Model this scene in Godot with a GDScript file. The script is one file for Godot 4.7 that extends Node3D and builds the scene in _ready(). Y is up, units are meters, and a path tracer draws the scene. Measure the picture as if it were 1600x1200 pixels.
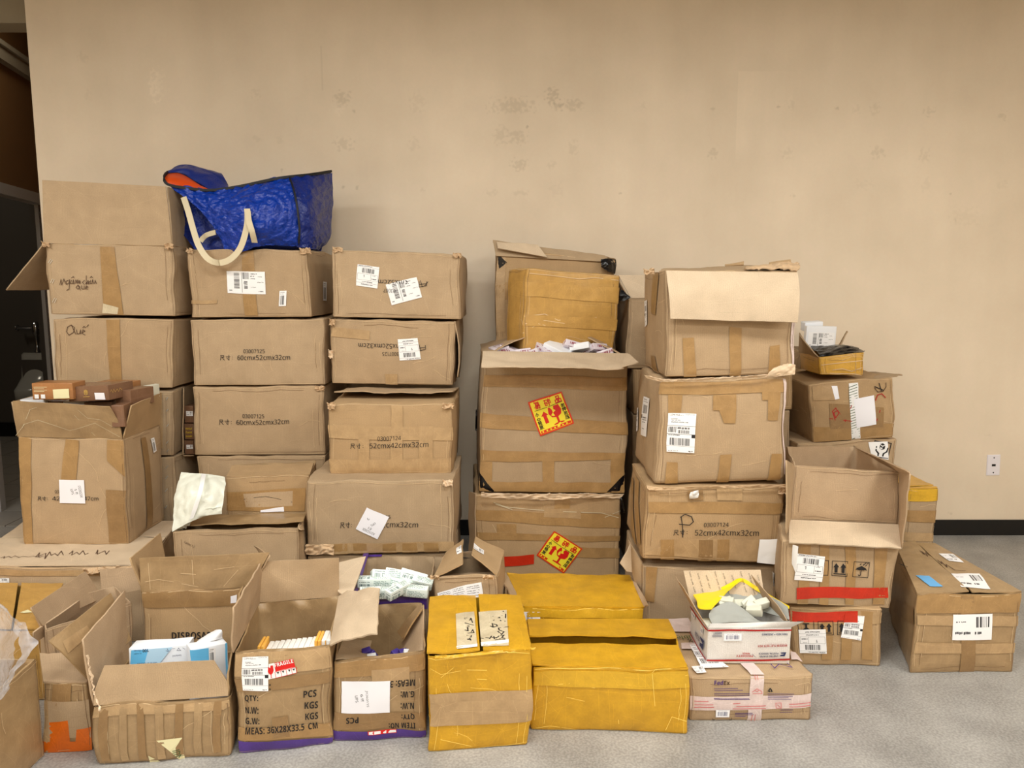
extends Node3D
# Stock-room corner: stacks of used cartons along a plastered wall.

var M := {}            # materials by name
var nz := FastNoiseLite.new()
var rg := RandomNumberGenerator.new()
var used := {}
var font_plain: SystemFont
var font_bold: SystemFont

# ---------------------------------------------------------------- naming and tagging
func numbered(called: String) -> String:
	var n: int = used.get(called, 0)
	used[called] = n + 1
	return called if n == 0 else "%s_%03d" % [called, n]

func tag(o: Node3D, label: String, category: String, group := "") -> void:
	if label: o.set_meta("label", label)
	if category: o.set_meta("category", category)
	if group: o.set_meta("group", group)

func thing(called: String, label: String, category: String, at := Vector3.ZERO, turn := 0.0, group := "") -> Node3D:
	var o := Node3D.new()
	o.name = numbered(called)
	add_child(o)
	o.position = at
	o.rotation.y = turn
	tag(o, label, category, group)
	return o

func part(called: String, mesh: Mesh, mat: Material, parent: Node3D, label := "") -> MeshInstance3D:
	var o := MeshInstance3D.new()
	o.name = numbered(called) if parent == self else called
	o.mesh = mesh
	o.material_override = null
	for i in mesh.get_surface_count():
		mesh.surface_set_material(i, mat)
	parent.add_child(o, true)
	if label: o.set_meta("label", label)
	return o

func structure(o: Node3D) -> Node3D:
	o.set_meta("kind", "structure")
	return o

# ---------------------------------------------------------------- meshes
func grid_into(st: SurfaceTool, pts: Array, uvs: Array, cols: Array, nx: int, ny: int, flip := false) -> void:
	# pts run row by row; seen from outside, x goes right and y goes up
	for j in ny - 1:
		for i in nx - 1:
			var a := j * nx + i
			var q := [a, a + nx, a + nx + 1, a, a + nx + 1, a + 1]
			if flip: q = [a, a + nx + 1, a + nx, a, a + 1, a + nx + 1]
			for k in q:
				if cols.size(): st.set_color(cols[k])
				st.set_uv(uvs[k])
				st.add_vertex(pts[k])

func begin(group := 0) -> SurfaceTool:
	var st := SurfaceTool.new()
	st.begin(Mesh.PRIMITIVE_TRIANGLES)
	st.set_smooth_group(group)
	return st

func finish(st: SurfaceTool, tangents := true) -> ArrayMesh:
	st.index()
	st.generate_normals()
	if tangents: st.generate_tangents()
	return st.commit()

func box_into(st: SurfaceTool, lo: Vector3, hi: Vector3) -> void:
	var c := [lo, Vector3(hi.x, lo.y, lo.z), Vector3(hi.x, hi.y, lo.z), Vector3(lo.x, hi.y, lo.z), Vector3(lo.x, lo.y, hi.z), Vector3(hi.x, lo.y, hi.z), hi, Vector3(lo.x, hi.y, hi.z)]
	st.set_smooth_group(-1)
	for f in [[4, 5, 6, 7], [1, 0, 3, 2], [0, 4, 7, 3], [5, 1, 2, 6], [7, 6, 2, 3], [0, 1, 5, 4]]:
		var a: Vector3 = c[f[0]]
		var w: float = a.distance_to(c[f[1]])
		var h: float = a.distance_to(c[f[3]])
		var uv := [Vector2(0, h), Vector2(w, h), Vector2(w, 0), Vector2(0, 0)]
		for k in [0, 3, 2, 0, 2, 1]:
			st.set_uv(uv[k])
			st.add_vertex(c[f[k]])

func box_mesh(lo: Vector3, hi: Vector3) -> ArrayMesh:
	var st := begin(-1)
	box_into(st, lo, hi)
	return finish(st)

# ---------------------------------------------------------------- cartons
class Face extends RefCounted:
	var root: Node3D
	var carton: Carton
	var side: String
	var w := 0.0
	var h := 0.0
	func pt(x: float, y: float, o := 0.0) -> Vector3:
		return carton.at(carton.metric(side, x, y), o)

class Carton extends RefCounted:
	var root: Node3D
	var body: MeshInstance3D
	var c: PackedVector3Array   # corners, index x + 2y + 4z; z 0 is the front
	var size: Vector3
	var r := 0.006
	var bulge := 0.008
	var rough := 0.003
	var nz: FastNoiseLite
	var off: Vector3
	func metric(side: String, x: float, y: float) -> Vector3:
		match side:
			"F": return Vector3(x, y, 0)
			"B": return Vector3(size.x - x, y, size.z)
			"L": return Vector3(0, y, size.z - x)
			"R": return Vector3(size.x, y, x)
			"T": return Vector3(x, size.y, y)
		return Vector3(x, 0, size.z - y)
	func extent(side: String) -> Vector2:
		match side:
			"F", "B": return Vector2(size.x, size.y)
			"L", "R": return Vector2(size.z, size.y)
		return Vector2(size.x, size.z)
	func at(m: Vector3, o := 0.0) -> Vector3:
		var k := m.clamp(Vector3(r, r, r), size - Vector3(r, r, r))
		var d := m - k
		var l := d.length()
		return warp(k + d * ((r + o) / l) if l > 1e-6 else m)
	func warp(g: Vector3) -> Vector3:
		var p := g / size
		var q := p * 2.0 - Vector3.ONE
		var f := (Vector3.ONE - q * q).max(Vector3.ZERO)
		p += Vector3(q.x * f.y * f.z, 0.3 * q.y * f.x * f.z, q.z * f.x * f.y) * bulge / size
		var v := c[0].lerp(c[1], p.x).lerp(c[2].lerp(c[3], p.x), p.y).lerp(c[4].lerp(c[5], p.x).lerp(c[6].lerp(c[7], p.x), p.y), p.z)
		if rough > 0.0:
			var e := [absf(q.x), absf(q.y), absf(q.z)]
			e.sort()
			var a: float = rough * (0.45 + 0.9 * smoothstep(0.55, 1.0, e[1]))
			var s := (v + off) * 5.5
			var n := Vector3(nz.get_noise_3dv(s), nz.get_noise_3dv(s + Vector3(31, 7, 3)), nz.get_noise_3dv(s + Vector3(5, 47, 19)))
			n.y *= smoothstep(0.0, 0.12, p.y)
			v += n * a * 2.0
			var t := (v + off) * 21.0
			v += Vector3(nz.get_noise_3dv(t), 0.7 * nz.get_noise_3dv(t + Vector3(11, 17, 23)), nz.get_noise_3dv(t + Vector3(3, 9, 71))) * a * 0.45 * smoothstep(0.0, 0.1, p.y)
		return v
	func face(side: String) -> Face:
		var s := Face.new()
		s.root = root
		s.carton = self
		s.side = side
		var e := extent(side)
		s.w = e.x
		s.h = e.y
		return s

func steps(length: float, r: float, step := 0.026) -> Array:
	var a := [0.0, r * 0.45, r]
	var n := maxi(2, int(ceil((length - 2.0 * r) / step)))
	for i in range(1, n):
		a.append(r + (length - 2.0 * r) * i / n)
	a.append_array([length - r, length - r * 0.45, length])
	return a

func wear(x: float, y: float, w: float, h: float, s: float) -> Color:
	var e := minf(minf(x, w - x), minf(y, h - y))
	var k := 1.0 + 0.022 * nz.get_noise_3d(x * 5.0 + s, y * 5.0, s)
	if e < 0.011:
		var t := nz.get_noise_3d(x * 28.0, y * 28.0, s * 1.7)
		k += 0.16 * smoothstep(-0.15, 0.35, t) - 0.09 * smoothstep(0.1, -0.4, t)
	elif e < 0.03:
		k -= 0.035
	return Color(k, k, k)

func carton(called: String, label: String, category: String, group: String, at: Vector3, turn: float, c8: Array, opts := {}) -> Carton:
	var b := Carton.new()
	b.root = thing(called, label, category, at, turn, group)
	b.c = PackedVector3Array()
	for i in 8: b.c.append(Vector3(c8[i * 3], c8[i * 3 + 1], c8[i * 3 + 2]))
	var c := b.c
	b.size = Vector3((c[0].distance_to(c[1]) + c[2].distance_to(c[3])) / 2, (c[0].distance_to(c[2]) + c[1].distance_to(c[3])) / 2, (c[0].distance_to(c[4]) + c[1].distance_to(c[5])) / 2)
	b.r = opts.get("r", 0.005)
	b.bulge = opts.get("bulge", 0.006)
	b.rough = opts.get("rough", 0.0024)
	b.nz = nz
	var sd: float = opts.get("seed", used.size() * 3.7)
	b.off = Vector3(sd, sd * 0.37, sd * 1.9)
	var st := begin(0)
	var open: bool = opts.get("open", false)
	var step: float = opts.get("step", 0.026)
	var duo := Vector2(fmod(sd * 0.37, 1.0), fmod(sd * 0.73, 1.0))
	for side in ["F", "B", "L", "R", "T", "D"]:
		if side == "T" and open: continue
		var f := b.face(side)
		var fine := step if side in ["F", "T", "L", "R"] else 0.06
		var xs := steps(f.w, b.r, fine)
		var ys := steps(f.h, b.r, fine)
		if open and side in ["F", "B", "L", "R"]:
			ys = ys.slice(0, ys.size() - 3) + [f.h - b.r * 0.6, f.h]
		var pts := []
		var uvs := []
		var cols := []
		for y in ys:
			for x in xs:
				var m := b.metric(side, x, y)
				if open and y > f.h - b.r and side in ["F", "B", "L", "R"]:
					var e := b.metric(side, x, f.h - b.r)
					pts.append(b.warp(b_open(b, e) + Vector3(0, y - (f.h - b.r), 0)))
				else:
					pts.append(b.at(m))
				uvs.append(Vector2(x, -y) + duo)
				cols.append(wear(x, y, f.w, f.h, sd + side.unicode_at(0)))
		grid_into(st, pts, uvs, cols, xs.size(), ys.size())
	if open:
		var t: float = opts.get("t", 0.005)
		var lo := Vector3(t, t, t)
		var hi := b.size - Vector3(t, 0, t)
		var in_step := 0.04
		for side in ["F", "B", "L", "R", "D"]:
			var f := b.face(side)
			var nx := maxi(3, int(f.w / in_step) + 1)
			var ny := maxi(3, int(f.h / in_step) + 1)
			var pts := []
			var uvs := []
			var cols := []
			for j in ny:
				for i in nx:
					var m := b.metric(side, f.w * i / (nx - 1), f.h * j / (ny - 1)).clamp(lo, hi)
					pts.append(b.warp(m))
					uvs.append(Vector2(f.w * i / (nx - 1), -f.h * j / (ny - 1)) + duo * 3.0)
					var k: float = 1.04 + 0.05 * nz.get_noise_3d(i * 2.0 + sd, j * 2.0, 4.0)
					cols.append(Color(k, k * 0.99, k * 0.98))
			grid_into(st, pts, uvs, cols, nx, ny, true)
		for side in ["F", "B", "L", "R"]:   # the rim between the two faces of the board
			var f := b.face(side)
			var nx := maxi(4, int(f.w / 0.03))
			var pts := []
			var uvs := []
			var cols := []
			for j in 2:
				for i in nx:
					var m := b.metric(side, f.w * i / (nx - 1), f.h)
					if j == 1: m = m.clamp(lo, hi)
					else: m = b_open(b, b.metric(side, f.w * i / (nx - 1), f.h - b.r)) + Vector3(0, b.r, 0)
					pts.append(b.warp(m))
					uvs.append(Vector2(f.w * i / (nx - 1), j * 0.005) + duo)
					var k: float = 1.12 + 0.1 * nz.get_noise_3d(i * 5.0, sd, j)
					cols.append(Color(k, k, k))
			grid_into(st, pts, uvs, cols, nx, 2)
	b.body = part("body", finish(st), M[opts.get("mat", "card")], b.root)
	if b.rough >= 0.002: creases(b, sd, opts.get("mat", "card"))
	return b

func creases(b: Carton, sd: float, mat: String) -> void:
	# score lines and rubbed creases along carton edges; dark lines also paint seam shade
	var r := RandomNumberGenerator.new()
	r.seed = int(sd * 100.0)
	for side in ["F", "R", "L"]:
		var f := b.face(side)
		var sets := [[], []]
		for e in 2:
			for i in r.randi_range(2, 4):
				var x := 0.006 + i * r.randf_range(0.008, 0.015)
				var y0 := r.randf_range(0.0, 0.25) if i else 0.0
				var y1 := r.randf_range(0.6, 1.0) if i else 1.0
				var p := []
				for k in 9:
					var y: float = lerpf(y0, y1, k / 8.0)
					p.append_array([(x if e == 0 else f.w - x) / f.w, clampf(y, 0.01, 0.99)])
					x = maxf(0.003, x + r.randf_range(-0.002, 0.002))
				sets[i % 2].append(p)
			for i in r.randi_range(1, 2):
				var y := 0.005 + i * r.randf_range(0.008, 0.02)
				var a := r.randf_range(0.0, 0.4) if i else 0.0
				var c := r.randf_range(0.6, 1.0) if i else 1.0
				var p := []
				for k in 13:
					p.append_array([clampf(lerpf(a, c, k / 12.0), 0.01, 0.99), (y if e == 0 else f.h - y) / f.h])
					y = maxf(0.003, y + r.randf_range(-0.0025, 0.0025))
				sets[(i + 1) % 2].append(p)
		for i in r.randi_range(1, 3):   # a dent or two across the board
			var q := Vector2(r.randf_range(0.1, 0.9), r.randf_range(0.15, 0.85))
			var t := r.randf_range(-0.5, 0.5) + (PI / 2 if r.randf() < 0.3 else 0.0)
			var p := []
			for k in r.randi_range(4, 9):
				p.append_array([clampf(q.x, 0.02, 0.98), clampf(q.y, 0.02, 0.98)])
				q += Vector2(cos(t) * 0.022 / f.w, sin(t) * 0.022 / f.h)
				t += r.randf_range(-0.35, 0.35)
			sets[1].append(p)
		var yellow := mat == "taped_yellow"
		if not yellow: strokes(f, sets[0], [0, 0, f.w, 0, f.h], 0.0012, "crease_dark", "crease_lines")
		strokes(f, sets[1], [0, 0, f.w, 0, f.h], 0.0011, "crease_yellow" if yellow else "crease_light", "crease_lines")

func b_open(b: Carton, e: Vector3) -> Vector3:
	# point on the upright rounded wall, without rounding towards the top
	var k := e.clamp(Vector3(b.r, 0, b.r), b.size - Vector3(b.r, 0, b.r))
	var d := e - k
	d.y = 0.0
	var l := d.length()
	return k + d * (b.r / l) if l > 1e-6 else e

# ---------------------------------------------------------------- flaps and loose boards
class Flap extends RefCounted:
	var root: Node3D
	var node: MeshInstance3D
	var a: Vector3
	var b: Vector3
	var c: Vector3
	var d: Vector3
	var n: Vector3
	var w: float
	var h: float
	var th := 0.005
	var curl := 0.0
	var rough := 0.002
	var cut_l := 0.0
	var cut_r := 0.0
	var cut_from := 0.5
	var nz: FastNoiseLite
	var sd := 0.0
	func pt(x: float, y: float, o := 0.0) -> Vector3:
		var u := x / w
		var v := y / h
		var k := clampf((v - cut_from) / (1.0 - cut_from), 0.0, 1.0)
		u = lerpf(cut_l * k, 1.0 - cut_r * k, u)
		var p := a.lerp(b, u).lerp(d.lerp(c, u), v)
		var s := p * 6.0 + Vector3(sd, sd * 2.0, -sd)
		var z := curl * sin(PI * clampf(v, 0.0, 1.0)) * 0.9 + rough * (2.0 * nz.get_noise_3dv(s) + 0.8 * nz.get_noise_3dv(s * 3.0)) * clampf(v * 4.0, 0.0, 1.0)
		return p + n * (z + o + th * 0.5)

# a to b is the hinge, d lies above a and c above b; the printed side is the one seen with a on the left and d above it
func flap(root: Node3D, pa: Vector3, pb: Vector3, pc: Vector3, pd: Vector3, opts := {}) -> Flap:
	var f := Flap.new()
	f.root = root
	f.a = pa; f.b = pb; f.c = pc; f.d = pd
	f.w = (pa.distance_to(pb) + pd.distance_to(pc)) / 2
	f.h = (pa.distance_to(pd) + pb.distance_to(pc)) / 2
	f.n = ((pb - pa).cross(pd - pa) + (pc - pd).cross(pc - pb)).normalized()
	f.th = opts.get("th", 0.005)
	f.curl = opts.get("curl", 0.0)
	f.rough = opts.get("rough", 0.002)
	f.cut_l = opts.get("cut_l", 0.0)
	f.cut_r = opts.get("cut_r", 0.0)
	f.cut_from = opts.get("cut_from", 0.5)
	f.nz = nz
	f.sd = opts.get("seed", f.a.x * 17.0 + f.a.y * 5.0)
	var st := begin(0)
	var nx := maxi(3, int(f.w / 0.025) + 2)
	var ny := maxi(3, int(f.h / 0.025) + 2)
	var duo := Vector2(fmod(absf(f.sd) * 0.61, 1.0), fmod(absf(f.sd) * 0.23, 1.0))
	for s in 2:
		st.set_smooth_group(s)
		var pts := []
		var uvs := []
		var cols := []
		for j in ny:
			for i in nx:
				var x: float = f.w * i / (nx - 1)
				var y: float = f.h * j / (ny - 1)
				pts.append(f.pt(x, y, 0.0 if s == 0 else -f.th))
				uvs.append(Vector2(x, -y) + duo)
				var k := 1.0 + 0.05 * nz.get_noise_3d(x * 14.0 + f.sd, y * 14.0, s * 9.0)
				if minf(minf(x, f.w - x), f.h - y) < 0.004: k += 0.1 * nz.get_noise_3d(x * 50.0, y * 50.0, f.sd)
				cols.append(Color(k, k, k))
		grid_into(st, pts, uvs, cols, nx, ny, s == 1)
	# the cut edges, where the corrugation shows
	var ring := []
	for i in nx: ring.append(Vector2(f.w * i / (nx - 1), 0))
	for j in range(1, ny): ring.append(Vector2(f.w, f.h * j / (ny - 1)))
	for i in range(1, nx): ring.append(Vector2(f.w * (nx - 1 - i) / (nx - 1), f.h))
	for j in range(1, ny): ring.append(Vector2(0, f.h * (ny - 1 - j) / (ny - 1)))
	st.set_smooth_group(2)
	for i in ring.size() - 1:
		var p: Vector2 = ring[i]
		var q: Vector2 = ring[i + 1]
		var v := [f.pt(p.x, p.y, -f.th), f.pt(q.x, q.y, -f.th), f.pt(q.x, q.y, 0.0), f.pt(p.x, p.y, 0.0)]
		var k: float = 1.08 + 0.14 * nz.get_noise_3d(i * 7.0, f.sd, 1.0)
		for t in [0, 3, 2, 0, 2, 1]:
			st.set_color(Color(k, k, k))
			st.set_uv(Vector2(i * 0.02, 0.005 if t > 1 else 0.0))
			st.add_vertex(v[t])
	f.node = part(opts.get("called", "flap"), finish(st), M[opts.get("mat", "card_in")], root)
	f.root = f.node
	return f

# ---------------------------------------------------------------- things stuck on or printed on a surface
# q: bottom left, bottom right, top right, top left, in metres on the surface
var layers := {}
func lift(s) -> float:
	# whatever is stuck on later lies over what was there before
	var n: int = layers.get(s.root, 0)
	layers[s.root] = n + 1
	return 0.0022 + 0.00014 * n

func stick(called: String, s, q: Array, mat: String, label := "", unit_uv := true) -> MeshInstance3D:
	var o := lift(s)
	var p := [Vector2(q[0], q[1]), Vector2(q[2], q[3]), Vector2(q[4], q[5]), Vector2(q[6], q[7])]
	var w: float = (p[0].distance_to(p[1]) + p[3].distance_to(p[2])) / 2
	var h: float = (p[0].distance_to(p[3]) + p[1].distance_to(p[2])) / 2
	var nx := clampi(int(w / 0.018) + 2, 2, 60)
	var ny := clampi(int(h / 0.018) + 2, 2, 60)
	var pts := []
	var uvs := []
	var base := Vector2(fmod(absf(p[0].x * 13.1 + p[0].y * 7.7), 1.0), fmod(absf(p[0].y * 3.3), 1.0))
	for j in ny:
		for i in nx:
			var u := float(i) / (nx - 1)
			var v := float(j) / (ny - 1)
			var m: Vector2 = p[0].lerp(p[1], u).lerp(p[3].lerp(p[2], u), v)
			pts.append(s.pt(m.x, m.y, o))
			uvs.append(Vector2(u, 1.0 - v) if unit_uv else m * Vector2(1, -1) + base)
	var st := begin(0)
	grid_into(st, pts, uvs, [], nx, ny)
	return part(called, finish(st), M[mat], s.root, label)

func tape(s, q: Array, mat := "tape") -> void:
	stick("packing_tape", s, q, mat, "", false)

func frame_of(g: Array) -> Array:
	var a := Vector2(g[0], g[1])
	var b := Vector2(g[2], g[3])
	return [a, b - a, Vector2(-(b - a).y, (b - a).x).normalized() * float(g[4])]

# lettering: g = baseline start, baseline end, height, in metres on the surface
func letters(s, text: String, g: Array, mat := "ink", bold := false) -> void:
	var o := lift(s)
	var t := TextMesh.new()
	t.font = font_bold if bold else font_plain
	t.font_size = 64
	t.pixel_size = 0.01
	t.depth = 0.0
	t.curve_step = 1.5
	t.text = text
	var arr := t.get_mesh_arrays()
	var v: PackedVector3Array = arr[Mesh.ARRAY_VERTEX]
	if v.is_empty(): return
	var lo := v[0]
	var hi := v[0]
	for p in v:
		lo = lo.min(p)
		hi = hi.max(p)
	var k := frame_of(g)
	var out := PackedVector3Array()
	for p in v:
		var m: Vector2 = k[0] + k[1] * ((p.x - lo.x) / (hi.x - lo.x)) + k[2] * ((p.y - lo.y) / (hi.y - lo.y))
		out.append(s.pt(m.x, m.y, o))
	var a := []
	a.resize(Mesh.ARRAY_MAX)
	a[Mesh.ARRAY_VERTEX] = out
	var idx: PackedInt32Array = arr[Mesh.ARRAY_INDEX] if arr[Mesh.ARRAY_INDEX] != null else PackedInt32Array(range(out.size()))
	var n: Vector3 = (s.pt(k[0].x + 0.01, k[0].y, o) - s.pt(k[0].x, k[0].y, o)).cross(s.pt(k[0].x, k[0].y + 0.01, o) - s.pt(k[0].x, k[0].y, o)).normalized()
	var ns := PackedVector3Array()
	ns.resize(out.size())
	ns.fill(n)
	a[Mesh.ARRAY_NORMAL] = ns
	a[Mesh.ARRAY_INDEX] = idx
	var m := ArrayMesh.new()
	m.add_surface_from_arrays(Mesh.PRIMITIVE_TRIANGLES, a)
	part("printed_text", m, M[mat], s.root)

# pen or brush strokes: lines are polylines in a unit box laid on frame g
func strokes(s, lines: Array, g: Array, width: float, mat := "ink", called := "handwriting") -> void:
	var o := lift(s)
	var k := frame_of(g)
	var st := begin(-1)
	for l in lines:
		var pts := []
		for i in range(0, l.size(), 2):
			pts.append(k[0] + k[1] * float(l[i]) + k[2] * float(l[i + 1]))
		for i in pts.size() - 1:
			var a: Vector2 = pts[i]
			var b: Vector2 = pts[i + 1]
			var d := (b - a).normalized() * width * 0.5
			var e := Vector2(-d.y, d.x)
			var q := [a - d - e, b + d - e, b + d + e, a - d + e]
			for t in [0, 3, 2, 0, 2, 1]:
				st.set_uv(Vector2.ZERO)
				st.add_vertex(s.pt(q[t].x, q[t].y, o))
	var made := part(called, finish(st, false), M[mat], s.root)
	if called != "handwriting" and called != "printed_text": made.set_meta("kind", "stuff")

# filled outlines in a unit box laid on frame g
func shapes(s, polys: Array, g: Array, mat := "ink", called := "printed_symbol") -> void:
	var o := lift(s)
	var k := frame_of(g)
	var st := begin(-1)
	for poly in polys:
		var pv := PackedVector2Array()
		for i in range(0, poly.size(), 2): pv.append(Vector2(poly[i], poly[i + 1]))
		var idx := Geometry2D.triangulate_polygon(pv)
		for i in idx:
			var m: Vector2 = k[0] + k[1] * pv[i].x + k[2] * pv[i].y
			st.set_uv(Vector2.ZERO)
			st.add_vertex(s.pt(m.x, m.y, o))
	part(called, finish(st, false), M[mat], s.root)

const HAN := {
	"尺": [[.2, .9, .78, .9, .78, .58, .22, .58], [.22, .9, .22, .45, .08, .05], [.5, .58, .62, .3, .92, .06]],
	"寸": [[.08, .68, .92, .68], [.66, .95, .66, .08, .5, .14], [.26, .46, .4, .28]],
	"易": [[.28, .95, .72, .95, .72, .58, .28, .58, .28, .95], [.28, .77, .72, .77], [.3, .54, .12, .3], [.24, .46, .84, .46, .78, .04, .66, .1], [.48, .44, .22, .1], [.64, .44, .42, .06]],
	"碎": [[.05, .88, .42, .88], [.22, .88, .06, .42], [.14, .5, .14, .1, .36, .1, .36, .5, .14, .5], [.7, .98, .7, .86], [.48, .84, .94, .84], [.6, .8, .5, .56], [.58, .7, .68, .56], [.82, .8, .72, .56], [.82, .7, .94, .54], [.46, .36, .96, .36], [.7, .5, .7, .02]],
	"品": [[.3, .95, .7, .95, .7, .6, .3, .6, .3, .95], [.08, .46, .42, .46, .42, .06, .08, .06, .08, .46], [.58, .46, .92, .46, .92, .06, .58, .06, .58, .46]],
	"小": [[.5, .95, .5, .08, .4, .14], [.3, .66, .12, .3], [.7, .66, .9, .3]],
	"心": [[.12, .5, .06, .24], [.28, .6, .32, .14, .68, .1, .74, .3], [.46, .78, .56, .58], [.78, .64, .92, .36]],
	"轻": [[.06, .82, .44, .82], [.24, .96, .12, .56, .46, .56], [.28, .7, .28, .04], [.06, .28, .46, .34], [.54, .9, .88, .9, .54, .52], [.7, .72, .96, .5], [.56, .42, .92, .42], [.74, .42, .74, .08], [.5, .08, .98, .08]],
	"放": [[.24, .98, .28, .86], [.06, .8, .48, .8], [.24, .78, .2, .4, .06, .08], [.22, .56, .44, .56, .4, .1, .3, .14], [.64, .96, .5, .56], [.58, .76, .96, .76], [.86, .76, .5, .06], [.6, .56, .96, .06]],
	"勿": [[.32, .94, .1, .56], [.26, .78, .86, .78, .76, .06, .62, .14], [.46, .76, .16, .2], [.66, .76, .34, .12]],
	"摔": [[.04, .74, .36, .74], [.2, .96, .2, .06, .12, .1], [.04, .38, .36, .5], [.68, .98, .7, .88], [.44, .84, .96, .84], [.68, .82, .56, .62, .76, .58], [.5, .72, .44, .6], [.86, .76, .94, .6], [.42, .34, .98, .34], [.7, .5, .7, .02]],
	"压": [[.14, .9, .94, .9], [.18, .9, .18, .5, .04, .06], [.34, .56, .86, .56], [.6, .78, .6, .14], [.26, .12, .96, .12], [.74, .4, .84, .26]],
	"：": [[.2, .62, .24, .62], [.2, .24, .24, .24]],
}
func han(s, text: String, g: Array, width: float, mat := "ink") -> void:
	# the frame holds the whole line; each character gets an equal share of it
	var lines := []
	var n := text.length()
	for i in n:
		for l in HAN[text[i]]:
			var m := []
			for j in l.size(): m.append(l[j] if j % 2 else (i + 0.06 + l[j] * 0.88) / n)
			lines.append(m)
	strokes(s, lines, g, width, mat, "printed_text")

# ---------------------------------------------------------------- soft sheets
func spline(a: Vector3, b: Vector3, c: Vector3, d: Vector3, t: float) -> Vector3:
	return b.cubic_interpolate(c, a, d, t)

# pts: rows x cols control points, first row at the bottom; returns the finer grid of points
func fine_sheet(pts: Array, rows: int, cols: int, sub: int, crumple: float, freq: float, sd: float) -> Array:
	var tall := []
	var nx := (cols - 1) * sub + 1
	for j in rows:
		for i in nx:
			var k := mini(i / sub, cols - 2)
			var t := float(i - k * sub) / sub
			var at := func(n): return pts[j * cols + clampi(n, 0, cols - 1)]
			tall.append(spline(at.call(k - 1), at.call(k), at.call(k + 1), at.call(k + 2), t))
	var out := []
	var ny := (rows - 1) * sub + 1
	for j in ny:
		var k := mini(j / sub, rows - 2)
		var t := float(j - k * sub) / sub
		for i in nx:
			var at := func(n): return tall[clampi(n, 0, rows - 1) * nx + i]
			var p: Vector3 = spline(at.call(k - 1), at.call(k), at.call(k + 1), at.call(k + 2), t)
			var s := p * freq + Vector3(sd, sd * 3.0, 0)
			var n := absf(nz.get_noise_3dv(s)) * 1.6 - 0.4 + 0.7 * absf(nz.get_noise_3dv(s * 2.3)) - 0.2
			var m := nz.get_noise_3dv(s + Vector3(50, 0, 9))
			out.append(p + Vector3(m * 0.4, n * 0.4, n) * crumple)
	return [out, nx, ny]

func sheet(called: String, parent: Node3D, at: Vector3, flat: Array, rows: int, cols: int, mat: String, opts := {}) -> MeshInstance3D:
	var pts := []
	for i in range(0, flat.size(), 3): pts.append(Vector3(flat[i], flat[i + 1], flat[i + 2]) - at)
	var sub: int = opts.get("sub", 8)
	var g := fine_sheet(pts, rows, cols, sub, opts.get("crumple", 0.004), opts.get("freq", 9.0), opts.get("seed", 1.0))
	var p: Array = g[0]
	var nx: int = g[1]
	var ny: int = g[2]
	var uvs := []
	var k: float = opts.get("uv", 0.0)
	var w: float = pts[0].distance_to(pts[cols - 1])
	var h: float = pts[0].distance_to(pts[(rows - 1) * cols])
	for j in ny:
		for i in nx:
			var u := Vector2(float(i) / (nx - 1), 1.0 - float(j) / (ny - 1))
			uvs.append(u if k == 0.0 else u * Vector2(w, h))
	var st := begin(0)
	grid_into(st, p, uvs, [], nx, ny)
	var th: float = opts.get("th", 0.0)
	if th > 0.0:
		var back := []
		for j in ny:
			for i in nx:
				var a: Vector3 = p[j * nx + maxi(i - 1, 0)]
				var b: Vector3 = p[j * nx + mini(i + 1, nx - 1)]
				var c: Vector3 = p[maxi(j - 1, 0) * nx + i]
				var d: Vector3 = p[mini(j + 1, ny - 1) * nx + i]
				back.append(p[j * nx + i] - (b - a).cross(d - c).normalized() * th)
		st.set_smooth_group(1)
		grid_into(st, back, uvs, [], nx, ny, true)
		var ring := []
		for i in nx: ring.append(i)
		for j in range(1, ny): ring.append(j * nx + nx - 1)
		for i in range(nx - 2, -1, -1): ring.append((ny - 1) * nx + i)
		for j in range(ny - 2, -1, -1): ring.append(j * nx)
		st.set_smooth_group(2)
		for i in ring.size() - 1:
			var q := [back[ring[i]], back[ring[i + 1]], p[ring[i + 1]], p[ring[i]]]
			for t in [0, 3, 2, 0, 2, 1]:
				st.set_uv(uvs[ring[i]])
				st.add_vertex(q[t])
	return part(called, finish(st), M[mat], parent)

# a flat strap or cord along points
func ribbon(called: String, parent: Node3D, at: Vector3, flat: Array, width: Vector3, mat: String, th := 0.002, sub := 6) -> MeshInstance3D:
	var ctl := []
	for i in range(0, flat.size(), 3): ctl.append(Vector3(flat[i], flat[i + 1], flat[i + 2]) - at)
	var line := []
	for k in ctl.size() - 1:
		for t in sub:
			line.append(spline(ctl[maxi(k - 1, 0)], ctl[k], ctl[k + 1], ctl[mini(k + 2, ctl.size() - 1)], float(t) / sub))
	line.append(ctl[-1])
	var st := begin(-1)
	var rings := []
	for i in line.size():
		var d: Vector3 = (line[mini(i + 1, line.size() - 1)] - line[maxi(i - 1, 0)]).normalized()
		var x := (width - d * width.dot(d)).normalized() * width.length() * 0.5
		var n := d.cross(x).normalized() * th * 0.5
		rings.append([line[i] - x - n, line[i] + x - n, line[i] + x + n, line[i] - x + n])
	for i in rings.size() - 1:
		for e in 4:
			var q := [rings[i][e], rings[i][(e + 1) % 4], rings[i + 1][(e + 1) % 4], rings[i + 1][e]]
			for t in [0, 2, 1, 0, 3, 2]:
				st.set_uv(Vector2(e * 0.1, i * 0.05))
				st.add_vertex(q[t])
	for e in [[0, 1, 2, 3], [3, 2, 1, 0]]:
		var rr: Array = rings[0] if e[0] == 0 else rings[-1]
		for t in [0, 1, 2, 0, 2, 3]:
			st.set_uv(Vector2.ZERO)
			st.add_vertex(rr[e[t]])
	return part(called, finish(st, false), M[mat], parent)

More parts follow.
